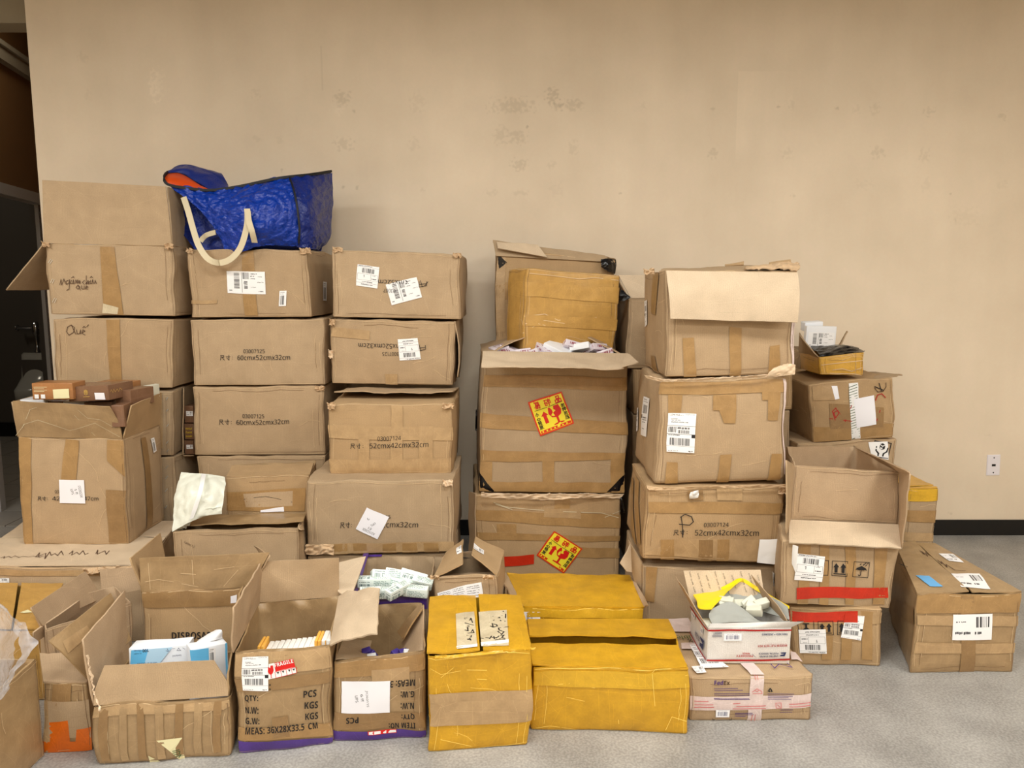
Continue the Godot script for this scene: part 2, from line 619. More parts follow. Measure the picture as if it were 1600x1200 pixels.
# a turned profile: pairs of radius, height
func lathe(profile: Array, n := 24) -> ArrayMesh:
	var st := begin(0)
	var pts := []
	var uvs := []
	var ny := profile.size() / 2
	for j in ny:
		for i in n + 1:
			var a := TAU * i / n
			pts.append(Vector3(sin(a) * profile[j * 2], profile[j * 2 + 1], cos(a) * profile[j * 2]))
			uvs.append(Vector2(float(i) / n, float(j) / ny))
	grid_into(st, pts, uvs, [], n + 1, ny)
	return finish(st, false)

# a small plain pack: a little carton with crisp edges
func pack(called: String, label: String, category: String, group: String, at: Vector3, rot: Vector3, size: Vector3, mat: String) -> Carton:
	var x := size.x / 2
	var z := size.z / 2
	var y := size.y
	var b := carton(called, label, category, group, at, rot.y, [-x, 0, z, x, 0, z, -x, y, z, x, y, z, -x, 0, -z, x, 0, -z, -x, y, -z, x, y, -z], {"mat": mat, "r": minf(0.0025, y * 0.2), "bulge": 0.001, "rough": 0.0, "step": 0.08})
	b.root.rotation = rot
	return b

# ---------------------------------------------------------------- pictures for materials
func noise_bytes(n: int, freq: float, octaves: int, sd: int, kind := FastNoiseLite.TYPE_SIMPLEX_SMOOTH) -> PackedByteArray:
	var f := FastNoiseLite.new()
	f.noise_type = kind
	f.frequency = freq
	f.fractal_octaves = octaves
	f.seed = sd
	var im := f.get_seamless_image(n, n)
	im.convert(Image.FORMAT_L8)
	return im.get_data()

func line_on(buf: PackedByteArray, n: int, a: Vector2, b: Vector2, add: int) -> void:
	var l := int(a.distance_to(b)) + 1
	for i in l:
		var p := a.lerp(b, float(i) / l)
		var k := posmod(int(p.y), n) * n + posmod(int(p.x), n)
		buf[k] = clampi(buf[k] + add, 0, 255)

func tint_picture(buf: PackedByteArray, n: int, dark: Color, light: Color) -> ImageTexture:
	var rgb := PackedByteArray()
	rgb.resize(n * n * 3)
	var lut := []
	for i in 256:
		var c := dark.lerp(light, i / 255.0)
		lut.append([c.r8, c.g8, c.b8])
	for i in n * n:
		var c: Array = lut[buf[i]]
		rgb[i * 3] = c[0]
		rgb[i * 3 + 1] = c[1]
		rgb[i * 3 + 2] = c[2]
	var im := Image.create_from_data(n, n, false, Image.FORMAT_RGB8, rgb)
	return ImageTexture.create_from_image(im)

func relief(buf: PackedByteArray, n: int, strength: float) -> ImageTexture:
	var im := Image.create_from_data(n, n, false, Image.FORMAT_L8, buf)
	im.convert(Image.FORMAT_RGBA8)
	im.bump_map_to_normal_map(strength)
	return ImageTexture.create_from_image(im)

func wander(buf: PackedByteArray, high: PackedByteArray, n: int, p: Vector2, dir: float, length: float, bend: float, add: int, up: int) -> void:
	var s := 14.0
	for i in int(length / s):
		var q := p + Vector2(cos(dir), sin(dir)) * s
		line_on(buf, n, p, q, add)
		line_on(buf, n, p + Vector2(0, 1), q + Vector2(0, 1), add / 2)
		if up:
			line_on(high, n, p, q, up)
			line_on(high, n, p + Vector2(1, 1), q + Vector2(1, 1), up)
		p = q
		dir += rg.randf_range(-bend, bend)

func plain(c: Color, rough := 0.8, metal := 0.0) -> StandardMaterial3D:
	var m := StandardMaterial3D.new()
	m.albedo_color = c
	m.roughness = rough
	m.metallic = metal
	return m

func textured(tex: Texture2D, c: Color, rough: float, nrm: Texture2D = null, scale := 1.0, strength := 1.0, vertex := false) -> StandardMaterial3D:
	var m := plain(c, rough)
	m.albedo_texture = tex
	m.vertex_color_use_as_albedo = vertex
	m.uv1_scale = Vector3(scale, scale, scale)
	if nrm:
		m.normal_enabled = true
		m.normal_texture = nrm
		m.normal_scale = strength
	return m

func dashes(im: Image, x0: int, y0: int, w: int, h: int, sd: int, c := Color(0.15, 0.15, 0.17)) -> void:
	# a line of fine print too small to read
	var r := RandomNumberGenerator.new()
	r.seed = sd
	var x := x0
	while x < x0 + w - 3:
		var l := r.randi_range(2, 4)
		im.fill_rect(Rect2i(x, y0 + r.randi_range(0, 1), l, maxi(1, h - r.randi_range(0, 1))), c)
		x += l + (1 if r.randf() < 0.78 else 4)

func bars(im: Image, x0: int, y0: int, w: int, h: int, sd: int, across := false, c := Color(0.06, 0.06, 0.07)) -> void:
	var r := RandomNumberGenerator.new()
	r.seed = sd
	var x := 0
	var n := h if across else w
	while x < n - 3:
		var l := r.randi_range(1, 4)
		im.fill_rect(Rect2i(x0, y0 + x, w, l) if across else Rect2i(x0 + x, y0, l, h), c)
		x += l + r.randi_range(1, 4)

func paper(w: int, h: int, items: Array, c := Color(0.97, 0.97, 0.98)) -> StandardMaterial3D:
	# items: ["d", x, y, w, h] fine print, ["b", ...] bars, ["v", ...] upright bars, ["r", ...] filled box, ["o", ...] outline
	var im := Image.create(w, h, false, Image.FORMAT_RGB8)
	im.fill(c)
	var k := 0
	for t in items:
		k += 7
		var col: Color = t[5] if t.size() > 5 else Color(0.12, 0.12, 0.14)
		match t[0]:
			"d": dashes(im, t[1], t[2], t[3], t[4], k + t[2], col)
			"b": bars(im, t[1], t[2], t[3], t[4], k + t[1], false, col)
			"v": bars(im, t[1], t[2], t[3], t[4], k + t[1], true, col)
			"r": im.fill_rect(Rect2i(t[1], t[2], t[3], t[4]), col)
			"o":
				im.fill_rect(Rect2i(t[1], t[2], t[3], 1), col)
				im.fill_rect(Rect2i(t[1], t[2] + t[4], t[3], 1), col)
				im.fill_rect(Rect2i(t[1], t[2], 1, t[4]), col)
				im.fill_rect(Rect2i(t[1] + t[3], t[2], 1, t[4]), col)
	var m := plain(Color.WHITE, 0.45)
	m.albedo_texture = ImageTexture.create_from_image(im)
	return m

func make_materials() -> void:
	rg.seed = 11
	nz.noise_type = FastNoiseLite.TYPE_SIMPLEX_SMOOTH
	nz.frequency = 1.0
	nz.fractal_octaves = 1
	nz.seed = 5
	font_plain = SystemFont.new()
	font_plain.font_names = PackedStringArray(["Droid Sans"])
	font_bold = SystemFont.new()
	font_bold.font_names = PackedStringArray(["Droid Sans"])
	font_bold.font_weight = 700
	# cardboard: paper fibre, faint upright flutes, scuffs
	var n := 1024
	var low := noise_bytes(n, 0.006, 3, 1)
	var fib := noise_bytes(n, 0.12, 3, 2)
	var buf := PackedByteArray()
	var high := PackedByteArray()
	buf.resize(n * n)
	high.resize(n * n)
	var wave := PackedFloat32Array()
	for x in n: wave.append(sin(TAU * x / n * 92.0))
	for y in n:
		for x in n:
			var i := y * n + x
			var f := wave[x]
			var l := low[i] - 128
			var fl := f * (2.0 + maxf(0.0, l * 0.09))
			buf[i] = int(clampf(196.0 + l * 0.07 + (fib[i] - 128) * 0.13 + fl, 0, 255))
			high[i] = int(clampf(120.0 + f * 5.0 + l * 0.35 + (fib[i] - 128) * 0.05, 0, 255))
	for i in 130:
		var up := rg.randf() < 0.5
		wander(buf, high, n, Vector2(rg.randi() % n, rg.randi() % n), (PI / 2 if up else 0.0) + rg.randf_range(-0.12, 0.12), rg.randf_range(30, 260), 0.05, rg.randi_range(-26, 22), 0)
	for i in 26:
		wander(buf, high, n, Vector2(rg.randi() % n, rg.randi() % n), rg.randf_range(0, TAU), rg.randf_range(80, 380), 0.12, rg.randi_range(14, 34), -40)
	for i in 500:
		var p := Vector2(rg.randi() % n, rg.randi() % n)
		line_on(buf, n, p, p + Vector2(rg.randf_range(-4, 4), rg.randf_range(-9, 9)), rg.randi_range(-40, 14))
	var card := tint_picture(buf, n, Color(0.40, 0.37, 0.34), Color(1, 1, 1))
	var card_n := relief(high, n, 2.2)
	var k := 1.0 / 0.62
	for t in [["card", Color(0.815, 0.700, 0.555)], ["card_pale", Color(0.835, 0.725, 0.585)], ["card_grey", Color(0.790, 0.685, 0.550)], ["card_warm", Color(0.805, 0.675, 0.505)], ["card_in", Color(0.830, 0.715, 0.580)], ["card_light", Color(0.940, 0.850, 0.730)]]:
		M[t[0]] = textured(card, t[1], 0.86, card_n, k, 0.55, true)
	# tape and tape-wrapped board: blotches and pale creases
	low = noise_bytes(n, 0.008, 4, 3)
	fib = noise_bytes(n, 0.05, 2, 4)
	for i in n * n:
		buf[i] = int(clampf(176.0 + (low[i] - 128) * 0.16 + (fib[i] - 128) * 0.06, 0, 255))
		high[i] = int(clampf(120.0 + (low[i] - 128) * 0.5 + (fib[i] - 128) * 0.12, 0, 255))
	for i in 70:
		wander(buf, high, n, Vector2(rg.randi() % n, rg.randi() % n), rg.randf_range(0, TAU), rg.randf_range(50, 420), 0.16, rg.randi_range(14, 58), rg.randi_range(25, 70))
	for i in 60:
		wander(buf, high, n, Vector2(rg.randi() % n, rg.randi() % n), (PI / 2 if i % 2 else 0.0) + rg.randf_range(-0.06, 0.06), rg.randf_range(80, 500), 0.03, rg.randi_range(10, 44), rg.randi_range(15, 50))
	var wrap := tint_picture(buf, n, Color(0.50, 0.46, 0.40), Color(1.06, 1.06, 1.06))
	var wrap_n := relief(high, n, 3.0)
	for t in [["tape", Color(0.735, 0.590, 0.395), 0.36], ["tape_dark", Color(0.660, 0.530, 0.365), 0.34], ["tape_pale", Color(0.790, 0.665, 0.500), 0.38], ["taped", Color(0.730, 0.615, 0.460), 0.38], ["taped_gold", Color(0.83, 0.655, 0.36), 0.36], ["tape_yellow", Color(0.93, 0.74, 0.20), 0.34], ["taped_yellow", Color(0.90, 0.695, 0.165), 0.36], ["taped_ochre", Color(0.92, 0.72, 0.30), 0.36], ["tape_red", Color(0.88, 0.22, 0.11), 0.32], ["tape_orange", Color(0.95, 0.47, 0.10), 0.33], ["tape_purple", Color(0.36, 0.24, 0.62), 0.32], ["tape_white", Color(0.97, 0.90, 0.90), 0.36], ["tape_black", Color(0.055, 0.06, 0.085), 0.22], ["film_pale", Color(0.93, 0.88, 0.76), 0.25]]:
		M[t[0]] = textured(wrap, t[1], t[2], wrap_n, 1.0 / 0.55, 0.5, t[0].begins_with("taped"))
	# smooth sheets
	var cr := noise_bytes(512, 0.02, 4, 8, FastNoiseLite.TYPE_CELLULAR)
	var crumple_n := relief(cr, 512, 7.0)
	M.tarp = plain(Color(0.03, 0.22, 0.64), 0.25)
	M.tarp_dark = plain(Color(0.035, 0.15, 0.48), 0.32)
	for t in ["tarp", "tarp_dark"]:
		M[t].normal_enabled = true
		M[t].normal_texture = crumple_n
		M[t].normal_scale = 1.6
		M[t].uv1_scale = Vector3(4, 4, 4)
	M.tarp_orange = plain(Color(0.86, 0.30, 0.06), 0.4)
	M.webbing = plain(Color(0.86, 0.81, 0.69), 0.8)
	M.piping = plain(Color(0.03, 0.035, 0.07), 0.6)
	M.black_film = plain(Color(0.018, 0.022, 0.045), 0.25)
	M.black_film.normal_enabled = true
	M.black_film.normal_texture = crumple_n
	M.black_film.uv1_scale = Vector3(4, 4, 4)
	M.clear_film = plain(Color(0.93, 0.95, 1.0, 0.42), 0.24)
	M.clear_film.transparency = BaseMaterial3D.TRANSPARENCY_ALPHA_HASH
	M.clear_film.albedo_color.a = 0.36
	M.clear_film.roughness = 0.26
	M.clear_film.normal_enabled = true
	M.clear_film.normal_texture = crumple_n
	M.bubble_white = plain(Color(0.90, 0.91, 0.86), 0.3)
	M.bubble_white.normal_enabled = true
	M.bubble_white.normal_texture = crumple_n
	M.bubble_white.normal_scale = 0.5
	M.bubble_white.uv1_scale = Vector3(4, 4, 4)
	M.mailer_yellow = plain(Color(0.98, 0.86, 0.12), 0.4)
	M.mailer_inside = plain(Color(0.66, 0.67, 0.65), 0.45)
	var bub := noise_bytes(256, 0.09, 1, 9, FastNoiseLite.TYPE_CELLULAR)
	M.mailer_inside.normal_enabled = true
	M.mailer_inside.normal_texture = relief(bub, 256, 6.0)
	M.mailer_inside.uv1_scale = Vector3(5, 5, 5)
	# inks and small solids
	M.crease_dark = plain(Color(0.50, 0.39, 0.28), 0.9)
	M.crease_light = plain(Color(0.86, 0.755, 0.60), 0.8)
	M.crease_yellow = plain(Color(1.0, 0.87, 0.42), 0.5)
	M.ink = plain(Color(0.10, 0.085, 0.09), 0.7)
	M.ink_brown = plain(Color(0.30, 0.20, 0.14), 0.75)
	M.ink_blue = plain(Color(0.16, 0.19, 0.36), 0.7)
	M.ink_green = plain(Color(0.14, 0.33, 0.15), 0.7)
	M.ink_red = plain(Color(0.66, 0.10, 0.09), 0.6)
	M.ink_pink = plain(Color(0.82, 0.42, 0.42), 0.6)
	M.ink_purple = plain(Color(0.27, 0.15, 0.45), 0.6)
	M.ink_gold = plain(Color(0.83, 0.68, 0.36), 0.4)
	M.ink_yellow = plain(Color(0.95, 0.82, 0.15), 0.5)
	M.red_mark = plain(Color(0.84, 0.10, 0.08), 0.45)
	M.sticker_red = plain(Color(0.85, 0.20, 0.07), 0.4)
	M.sticker_yellow = plain(Color(0.97, 0.89, 0.22), 0.4)
	M.white_board = textured(card, Color(1.0, 0.99, 0.98), 0.5, card_n, k, 0.15, true)
	M.white = plain(Color(0.95, 0.95, 0.95), 0.5)
	M.white_gloss = plain(Color(0.93, 0.94, 0.96), 0.3)
	M.cream = plain(Color(0.93, 0.90, 0.72), 0.5)
	M.blue_label = plain(Color(0.38, 0.69, 0.92), 0.4)
	M.staple = plain(Color(0.86, 0.85, 0.82), 0.3, 0.5)
	M.torn = plain(Color(0.80, 0.68, 0.54), 0.95)
	M.torn_pale = plain(Color(0.90, 0.80, 0.68), 0.95)
	M.dark = plain(Color(0.03, 0.028, 0.026), 0.9)
	# labels
	M.ship_label = paper(160, 240, [["d", 8, 6, 60, 3], ["d", 8, 13, 80, 3], ["d", 100, 6, 50, 3], ["d", 18, 34, 40, 4], ["d", 22, 42, 50, 4], ["d", 22, 54, 96, 5], ["r", 0, 78, 160, 2], ["b", 8, 86, 46, 34], ["d", 60, 86, 70, 12], ["b", 64, 104, 66, 20], ["r", 0, 128, 160, 2], ["d", 8, 132, 70, 6], ["r", 140, 128, 20, 22], ["b", 18, 154, 116, 44], ["r", 0, 202, 160, 1], ["d", 8, 230, 60, 3], ["d", 126, 228, 26, 6]])
	M.wide_label = paper(240, 140, [["v", 44, 12, 34, 100], ["r", 92, 8, 2, 124], ["b", 100, 8, 40, 40], ["d", 146, 12, 44, 6], ["d", 146, 26, 30, 5], ["d", 104, 70, 18, 6], ["v", 106, 60, 22, 50], ["d", 146, 42, 30, 4], ["d", 150, 96, 34, 3], ["d", 194, 30, 30, 3], ["d", 190, 64, 40, 3], ["d", 196, 120, 30, 5], ["d", 12, 118, 20, 6]])
	M.unit_label = paper(150, 160, [["d", 8, 4, 100, 5], ["r", 0, 14, 150, 1], ["b", 34, 22, 84, 34], ["o", 6, 64, 92, 46], ["r", 52, 72, 3, 18], ["r", 48, 74, 4, 3], ["o", 98, 64, 46, 46], ["d", 104, 92, 34, 8], ["d", 106, 70, 30, 3], ["d", 40, 120, 74, 6], ["r", 0, 132, 150, 1], ["d", 34, 140, 80, 6]])
	M.slip_label = paper(120, 90, [["b", 70, 10, 40, 36], ["d", 10, 24, 30, 4], ["d", 8, 60, 50, 9], ["d", 66, 60, 26, 9]])
	M.small_label = paper(60, 110, [["d", 8, 10, 40, 4], ["d", 8, 20, 30, 3], ["b", 8, 34, 34, 66]])
	M.tall_label = paper(90, 220, [["d", 10, 12, 50, 4], ["d", 10, 24, 60, 4], ["b", 14, 44, 60, 46], ["r", 0, 100, 14, 20], ["d", 20, 110, 56, 8], ["d", 20, 124, 60, 5], ["d", 20, 138, 44, 5], ["d", 24, 176, 40, 4]])
	M.blank_label = paper(64, 64, [], Color(0.96, 0.96, 0.99))
	M.list_label = paper(220, 90, [["d", 8, 10, 60, 3], ["d", 8, 20, 60, 3], ["d", 8, 30, 54, 3], ["d", 8, 40, 60, 3], ["d", 8, 52, 60, 3], ["d", 8, 62, 50, 3], ["d", 8, 74, 60, 3], ["d", 80, 8, 56, 3], ["d", 80, 18, 60, 3], ["d", 80, 30, 60, 3], ["d", 80, 40, 52, 3], ["d", 80, 52, 60, 3], ["d", 80, 64, 56, 3], ["d", 150, 12, 60, 3], ["d", 150, 22, 60, 3], ["d", 150, 34, 60, 3], ["d", 150, 46, 54, 3], ["d", 150, 60, 60, 3], ["d", 150, 72, 40, 3]])
	M.postal_label = paper(180, 90, [["o", 4, 4, 172, 82, Color(0.15, 0.2, 0.45)], ["d", 30, 12, 110, 3, Color(0.15, 0.2, 0.45)], ["b", 24, 24, 132, 50, Color(0.16, 0.2, 0.4)]])
	M.mint_card = paper(160, 40, [["d", 6, 5, 60, 3, Color(0.25, 0.4, 0.38)], ["d", 6, 12, 80, 3, Color(0.3, 0.45, 0.43)], ["d", 6, 19, 70, 3, Color(0.3, 0.45, 0.43)], ["d", 6, 26, 80, 3, Color(0.35, 0.5, 0.48)], ["d", 100, 6, 54, 4, Color(0.2, 0.3, 0.3)], ["b", 100, 16, 50, 16, Color(0.35, 0.45, 0.45)]], Color(0.93, 0.975, 0.96))
	M.pink_print = paper(160, 40, [["d", 8, 8, 120, 8, Color(0.78, 0.35, 0.38)], ["d", 20, 22, 100, 8, Color(0.78, 0.35, 0.38)]], Color(0.96, 0.89, 0.87))
	M.glove_white = paper(64, 32, [], Color(0.95, 0.97, 1.0))
	M.sky_blue = plain(Color(0.42, 0.76, 0.96), 0.35)
	M.pale_blue = plain(Color(0.74, 0.88, 0.98), 0.35)
	M.mint = plain(Color(0.94, 0.975, 0.965), 0.4)
	M.gift_brown = textured(wrap, Color(0.56, 0.42, 0.33), 0.25)
	M.gift_tan = textured(wrap, Color(0.74, 0.52, 0.33), 0.3)
	M.tube_white = plain(Color(0.96, 0.95, 0.93), 0.4)
	M.tube_orange = plain(Color(0.95, 0.72, 0.32), 0.45)
	M.pack_grey = plain(Color(0.86, 0.86, 0.80), 0.45)
	M.pack_violet = plain(Color(0.26, 0.20, 0.52), 0.35)
	M.pack_pink = paper(64, 64, [["d", 4, 8, 50, 8, Color(0.45, 0.2, 0.28)], ["d", 8, 26, 44, 10, Color(0.55, 0.25, 0.3)], ["d", 4, 46, 54, 8, Color(0.4, 0.2, 0.26)]], Color(0.86, 0.82, 0.86))
	M.pack_pink.roughness = 0.15
	M.pack_pink.uv1_scale = Vector3(14, 14, 14)
	M.mint_card.uv1_scale = Vector3(8, 28, 1)
	# the room
	var wl := noise_bytes(512, 0.012, 4, 21)
	var wf := noise_bytes(512, 0.15, 3, 22)
	wall_picture(wl)
	var hi2 := PackedByteArray()
	hi2.resize(512 * 512)
	for i in 512 * 512: hi2[i] = int(clampf(128 + (wl[i] - 128) * 0.2 + (wf[i] - 128) * 0.1, 0, 255))
	M.wall.normal_enabled = true
	M.wall.normal_texture = relief(hi2, 512, 1.0)
	M.wall.normal_scale = 0.25
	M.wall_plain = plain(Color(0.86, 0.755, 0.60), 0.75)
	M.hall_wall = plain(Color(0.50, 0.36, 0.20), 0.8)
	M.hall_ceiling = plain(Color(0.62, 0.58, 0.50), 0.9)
	M.ceiling = plain(Color(0.66, 0.65, 0.62), 0.9)
	M.door_paint = plain(Color(0.74, 0.73, 0.72), 0.5)
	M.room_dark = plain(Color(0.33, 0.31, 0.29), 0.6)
	M.porcelain = plain(Color(0.72, 0.72, 0.70), 0.15)
	M.chrome = plain(Color(0.75, 0.75, 0.76), 0.18, 1.0)
	M.floor_tile = plain(Color(0.58, 0.56, 0.53), 0.4)
	M.grout = plain(Color(0.30, 0.28, 0.26), 0.9)
	M.rubber = plain(Color(0.022, 0.023, 0.028), 0.45)
	M.plate = plain(Color(0.92, 0.90, 0.92), 0.35)
	var fl := noise_bytes(n, 0.004, 5, 31)
	var fs := noise_bytes(n, 0.09, 4, 32)
	for i in n * n:
		buf[i] = int(clampf(140.0 + (fl[i] - 128) * 0.24 + (fs[i] - 128) * 0.42, 0, 255))
		high[i] = int(clampf(128 + (fs[i] - 128) * 0.3 + (fl[i] - 128) * 0.2, 0, 255))
	for i in 60:
		wander(buf, high, n, Vector2(rg.randi() % n, rg.randi() % n), rg.randf_range(0, TAU), rg.randf_range(20, 200), 0.2, rg.randi_range(-26, 26), 0)
	for i in 700:
		var p := Vector2(rg.randi() % n, rg.randi() % n)
		line_on(buf, n, p, p + Vector2(rg.randf_range(-3, 3), rg.randf_range(-3, 3)), rg.randi_range(-70, 40))
	M.concrete = textured(tint_picture(buf, n, Color(0.37, 0.36, 0.35), Color(0.80, 0.79, 0.77)), Color.WHITE, 0.42, relief(high, n, 1.0), 1.0, 0.4)
	M.lamp = plain(Color(1, 1, 1), 0.6)
	M.lamp.emission_enabled = true
	M.lamp.emission = Color(1.0, 0.96, 0.88)
	M.lamp.emission_energy_multiplier = 2.0
	M.lamp_frame = plain(Color(0.85, 0.85, 0.84), 0.5)

func wall_picture(wl: PackedByteArray) -> void:
	var w := 1536
	var h := 768
	var f := FastNoiseLite.new()
	f.frequency = 0.006
	f.fractal_octaves = 4
	f.seed = 41
	var im := f.get_image(w, h)
	im.convert(Image.FORMAT_L8)
	var a := im.get_data()
	f.frequency = 0.02
	f.seed = 42
	im = f.get_image(w, h / 8)
	im.resize(w, h, Image.INTERPOLATE_BILINEAR)
	im.convert(Image.FORMAT_L8)
	var b := im.get_data()
	f.frequency = 0.16
	f.seed = 43
	im = f.get_image(w, h)
	im.convert(Image.FORMAT_L8)
	var c := im.get_data()
	var buf := PackedByteArray()
	buf.resize(w * h)
	for i in w * h:
		buf[i] = int(clampf(170.0 + (a[i] - 128) * 0.08 + (b[i] - 128) * 0.03 + (c[i] - 128) * 0.012, 0, 255))
	# patches of newer paint, scuffs and smudges
	for y in range(180, 294):
		for x in range(830, 913):
			var e := minf(1.0, (x - 830) / 40.0) * 0.0 + 1.0 - float(x - 830) / 83
			buf[y * w + x] = clampi(buf[y * w + x] + int(9.0 * e * minf(1.0, (294 - y) / 30.0)), 0, 255)
	for y in range(150, 203):
		for x in [341, 342]:
			buf[y * w + x] = maxi(0, buf[y * w + x] - 10)
	for s in [[365, 212, 8.4, 7.8, 46], [365, 266, 10.2, 6.8, 34], [453, 216, 7.4, 9.7, 18], [448, 267, 5.6, 6.8, 22], [565, 220, 22.3, 7.8, 40], [612, 208, 6.5, 7.8, 60], [618, 220, 6.5, 4.9, 50], [635, 219, 11.2, 5.8, 44], [551, 256, 6.5, 8.8, 30], [571, 258, 9.3, 7.8, 36], [636, 271, 5.6, 7.8, 24], [573, 291, 8.4, 5.8, 44], [611, 291, 4.7, 3.9, 24], [540, 325, 7.4, 2.9, 24], [575, 325, 8.4, 2.9, 28], [617, 321, 7.4, 6.8, 14], [263, 206, 3.7, 5.8, 20], [262, 261, 4.7, 3.9, 18], [289, 261, 3.7, 3.9, 16], [65, 207, 3.7, 4.9, 16], [62, 164, 5.6, 5.8, 20], [893, 218, 6.5, 7.8, -16], [894, 220, 3.7, 4.9, 30], [803, 277, 5.6, 5.8, 38], [891, 277, 6.5, 4.9, 26], [998, 277, 7.4, 5.8, 38], [1054, 280, 4.7, 6.8, 30], [1057, 228, 5.6, 4.9, 36], [1143, 233, 3.7, 3.9, 36], [993, 224, 5.6, 5.8, 24], [971, 224, 3.7, 4.9, 20], [1058, 316, 4.7, 7.8, 16], [984, 315, 8.4, 5.8, 14], [1149, 316, 5.6, 5.8, 16], [1109, 355, 14.9, 9.7, 12], [719, 220, 3.7, 3.9, 20], [800, 224, 2.8, 1.9, 40], [360, 224, 7.4, 6.8, -16], [147, 194, 8.4, 17.5, -20], [144, 200, 4.7, 15.6, -16], [378, 228, 1.5, 1.9, 60], [582, 245, 1.5, 1.6, 80], [363, 319, 1.9, 1.9, 70], [379, 319, 1.9, 1.9, 60], [290, 298, 1.9, 1.9, 60], [897, 329, 1.4, 1.5, 60], [1089, 326, 1.4, 1.5, 60], [1097, 359, 1.4, 1.5, 60], [879, 222, 1.9, 1.9, 70], [947, 223, 1.9, 1.9, 60], [694, 326, 1.5, 1.6, 60], [459, 322, 3.7, 1.9, 24], [1157, 634, 3.7, 1.9, 20], [1118, 738, 2.8, 1.9, 40], [901, 328, 1.9, 1.9, 40]]:
		for y in range(maxi(0, int(s[1] - s[3] * 1.4)), mini(h, int(s[1] + s[3] * 1.4) + 1)):
			for x in range(maxi(0, int(s[0] - s[2] * 1.4)), mini(w, int(s[0] + s[2] * 1.4) + 1)):
				var r := Vector2((x - s[0]) / s[2], (y - s[1]) / s[3]).length()
				var k := smoothstep(1.35, 0.35, r + (c[y * w + x] - 128) / 90.0)
				buf[y * w + x] = clampi(buf[y * w + x] - int(s[4] * k * 0.42), 0, 255)
	var lut := []
	for i in 256:
		var t := Color(0.42, 0.36, 0.27).lerp(Color(0.965, 0.900, 0.810), i / 190.0)
		lut.append([t.r8, t.g8, t.b8])
	var rgb := PackedByteArray()
	rgb.resize(w * h * 3)
	for i in w * h:
		var t: Array = lut[buf[i]]
		rgb[i * 3] = t[0]
		rgb[i * 3 + 1] = t[1]
		rgb[i * 3 + 2] = t[2]
	M.wall = plain(Color.WHITE, 0.6)
	M.wall.albedo_texture = ImageTexture.create_from_image(Image.create_from_data(w, h, false, Image.FORMAT_RGB8, rgb))

# ---------------------------------------------------------------- the room
func ceiling_lights() -> void:
	# recessed panels, each a glowing diffuser with a light of its size just under it
	for z in [-1.35, 0.85, 3.05]:
		for x in [-2.6, 0.0, 2.6]:
			var t := thing("ceiling_light", ["recessed white ceiling panel light nearest the carton wall", "recessed white ceiling panel light in the middle of the room", "recessed white ceiling panel light at the far end of the room"][int((z + 1.4) / 2.2)] + [" on the hallway side", " over the middle", " on the outlet side"][int((x + 2.6) / 2.6)], "ceiling light", Vector3(x, 3.02, z), 0.0, "ceiling panel lights")
			var st := begin(-1)
			for b in [[-0.62, -0.32, 0.62, -0.30], [-0.62, 0.30, 0.62, 0.32], [-0.62, -0.30, -0.60, 0.30], [0.60, -0.30, 0.62, 0.30]]:
				box_into(st, Vector3(b[0], -0.022, b[1]), Vector3(b[2], 0.0, b[3]))
			part("frame", finish(st), M.lamp_frame, t)
			part("diffuser", box_mesh(Vector3(-0.60, -0.012, -0.30), Vector3(0.60, 0.0, 0.30)), M.lamp, t)
			var l := AreaLight3D.new()
			l.name = "panel_light"
			l.area_size = Vector2(1.18, 0.58)
			l.area_normalize_energy = true
			l.rotation_degrees = Vector3(-90, 0, 0)
			l.position = Vector3(0, -0.026, 0)
			l.light_color = Color(0.985, 0.985, 0.965)
			l.light_energy = 3.4
			l.area_range = 30.0
			l.area_attenuation = 2.0
			l.shadow_enabled = true
			t.add_child(l, true)

func added_light(called: String, label: String, at: Vector3, energy: float) -> void:  # added fill lamps, out of view, to brighten the hallway and washroom
	var t := thing(called, label, "ceiling light", at)
	part("diffuser", box_mesh(Vector3(-0.15, -0.03, -0.15), Vector3(0.15, 0.0, 0.15)), M.lamp, t)
	var l := AreaLight3D.new()
	l.name = "panel_light"
	l.area_size = Vector2(0.28, 0.28)
	l.rotation_degrees = Vector3(-90, 0, 0)
	l.position = Vector3(0, -0.04, 0)
	l.light_color = Color(1.0, 0.95, 0.86)
	l.light_energy = energy
	l.area_range = 12.0
	l.area_attenuation = 2.0
	l.shadow_enabled = true
	t.add_child(l, true)

func slab(called: String, lo: Vector3, hi: Vector3, mat: String) -> MeshInstance3D:
	var m := part(called, box_mesh(lo, hi), M[mat], self)
	structure(m)
	return m

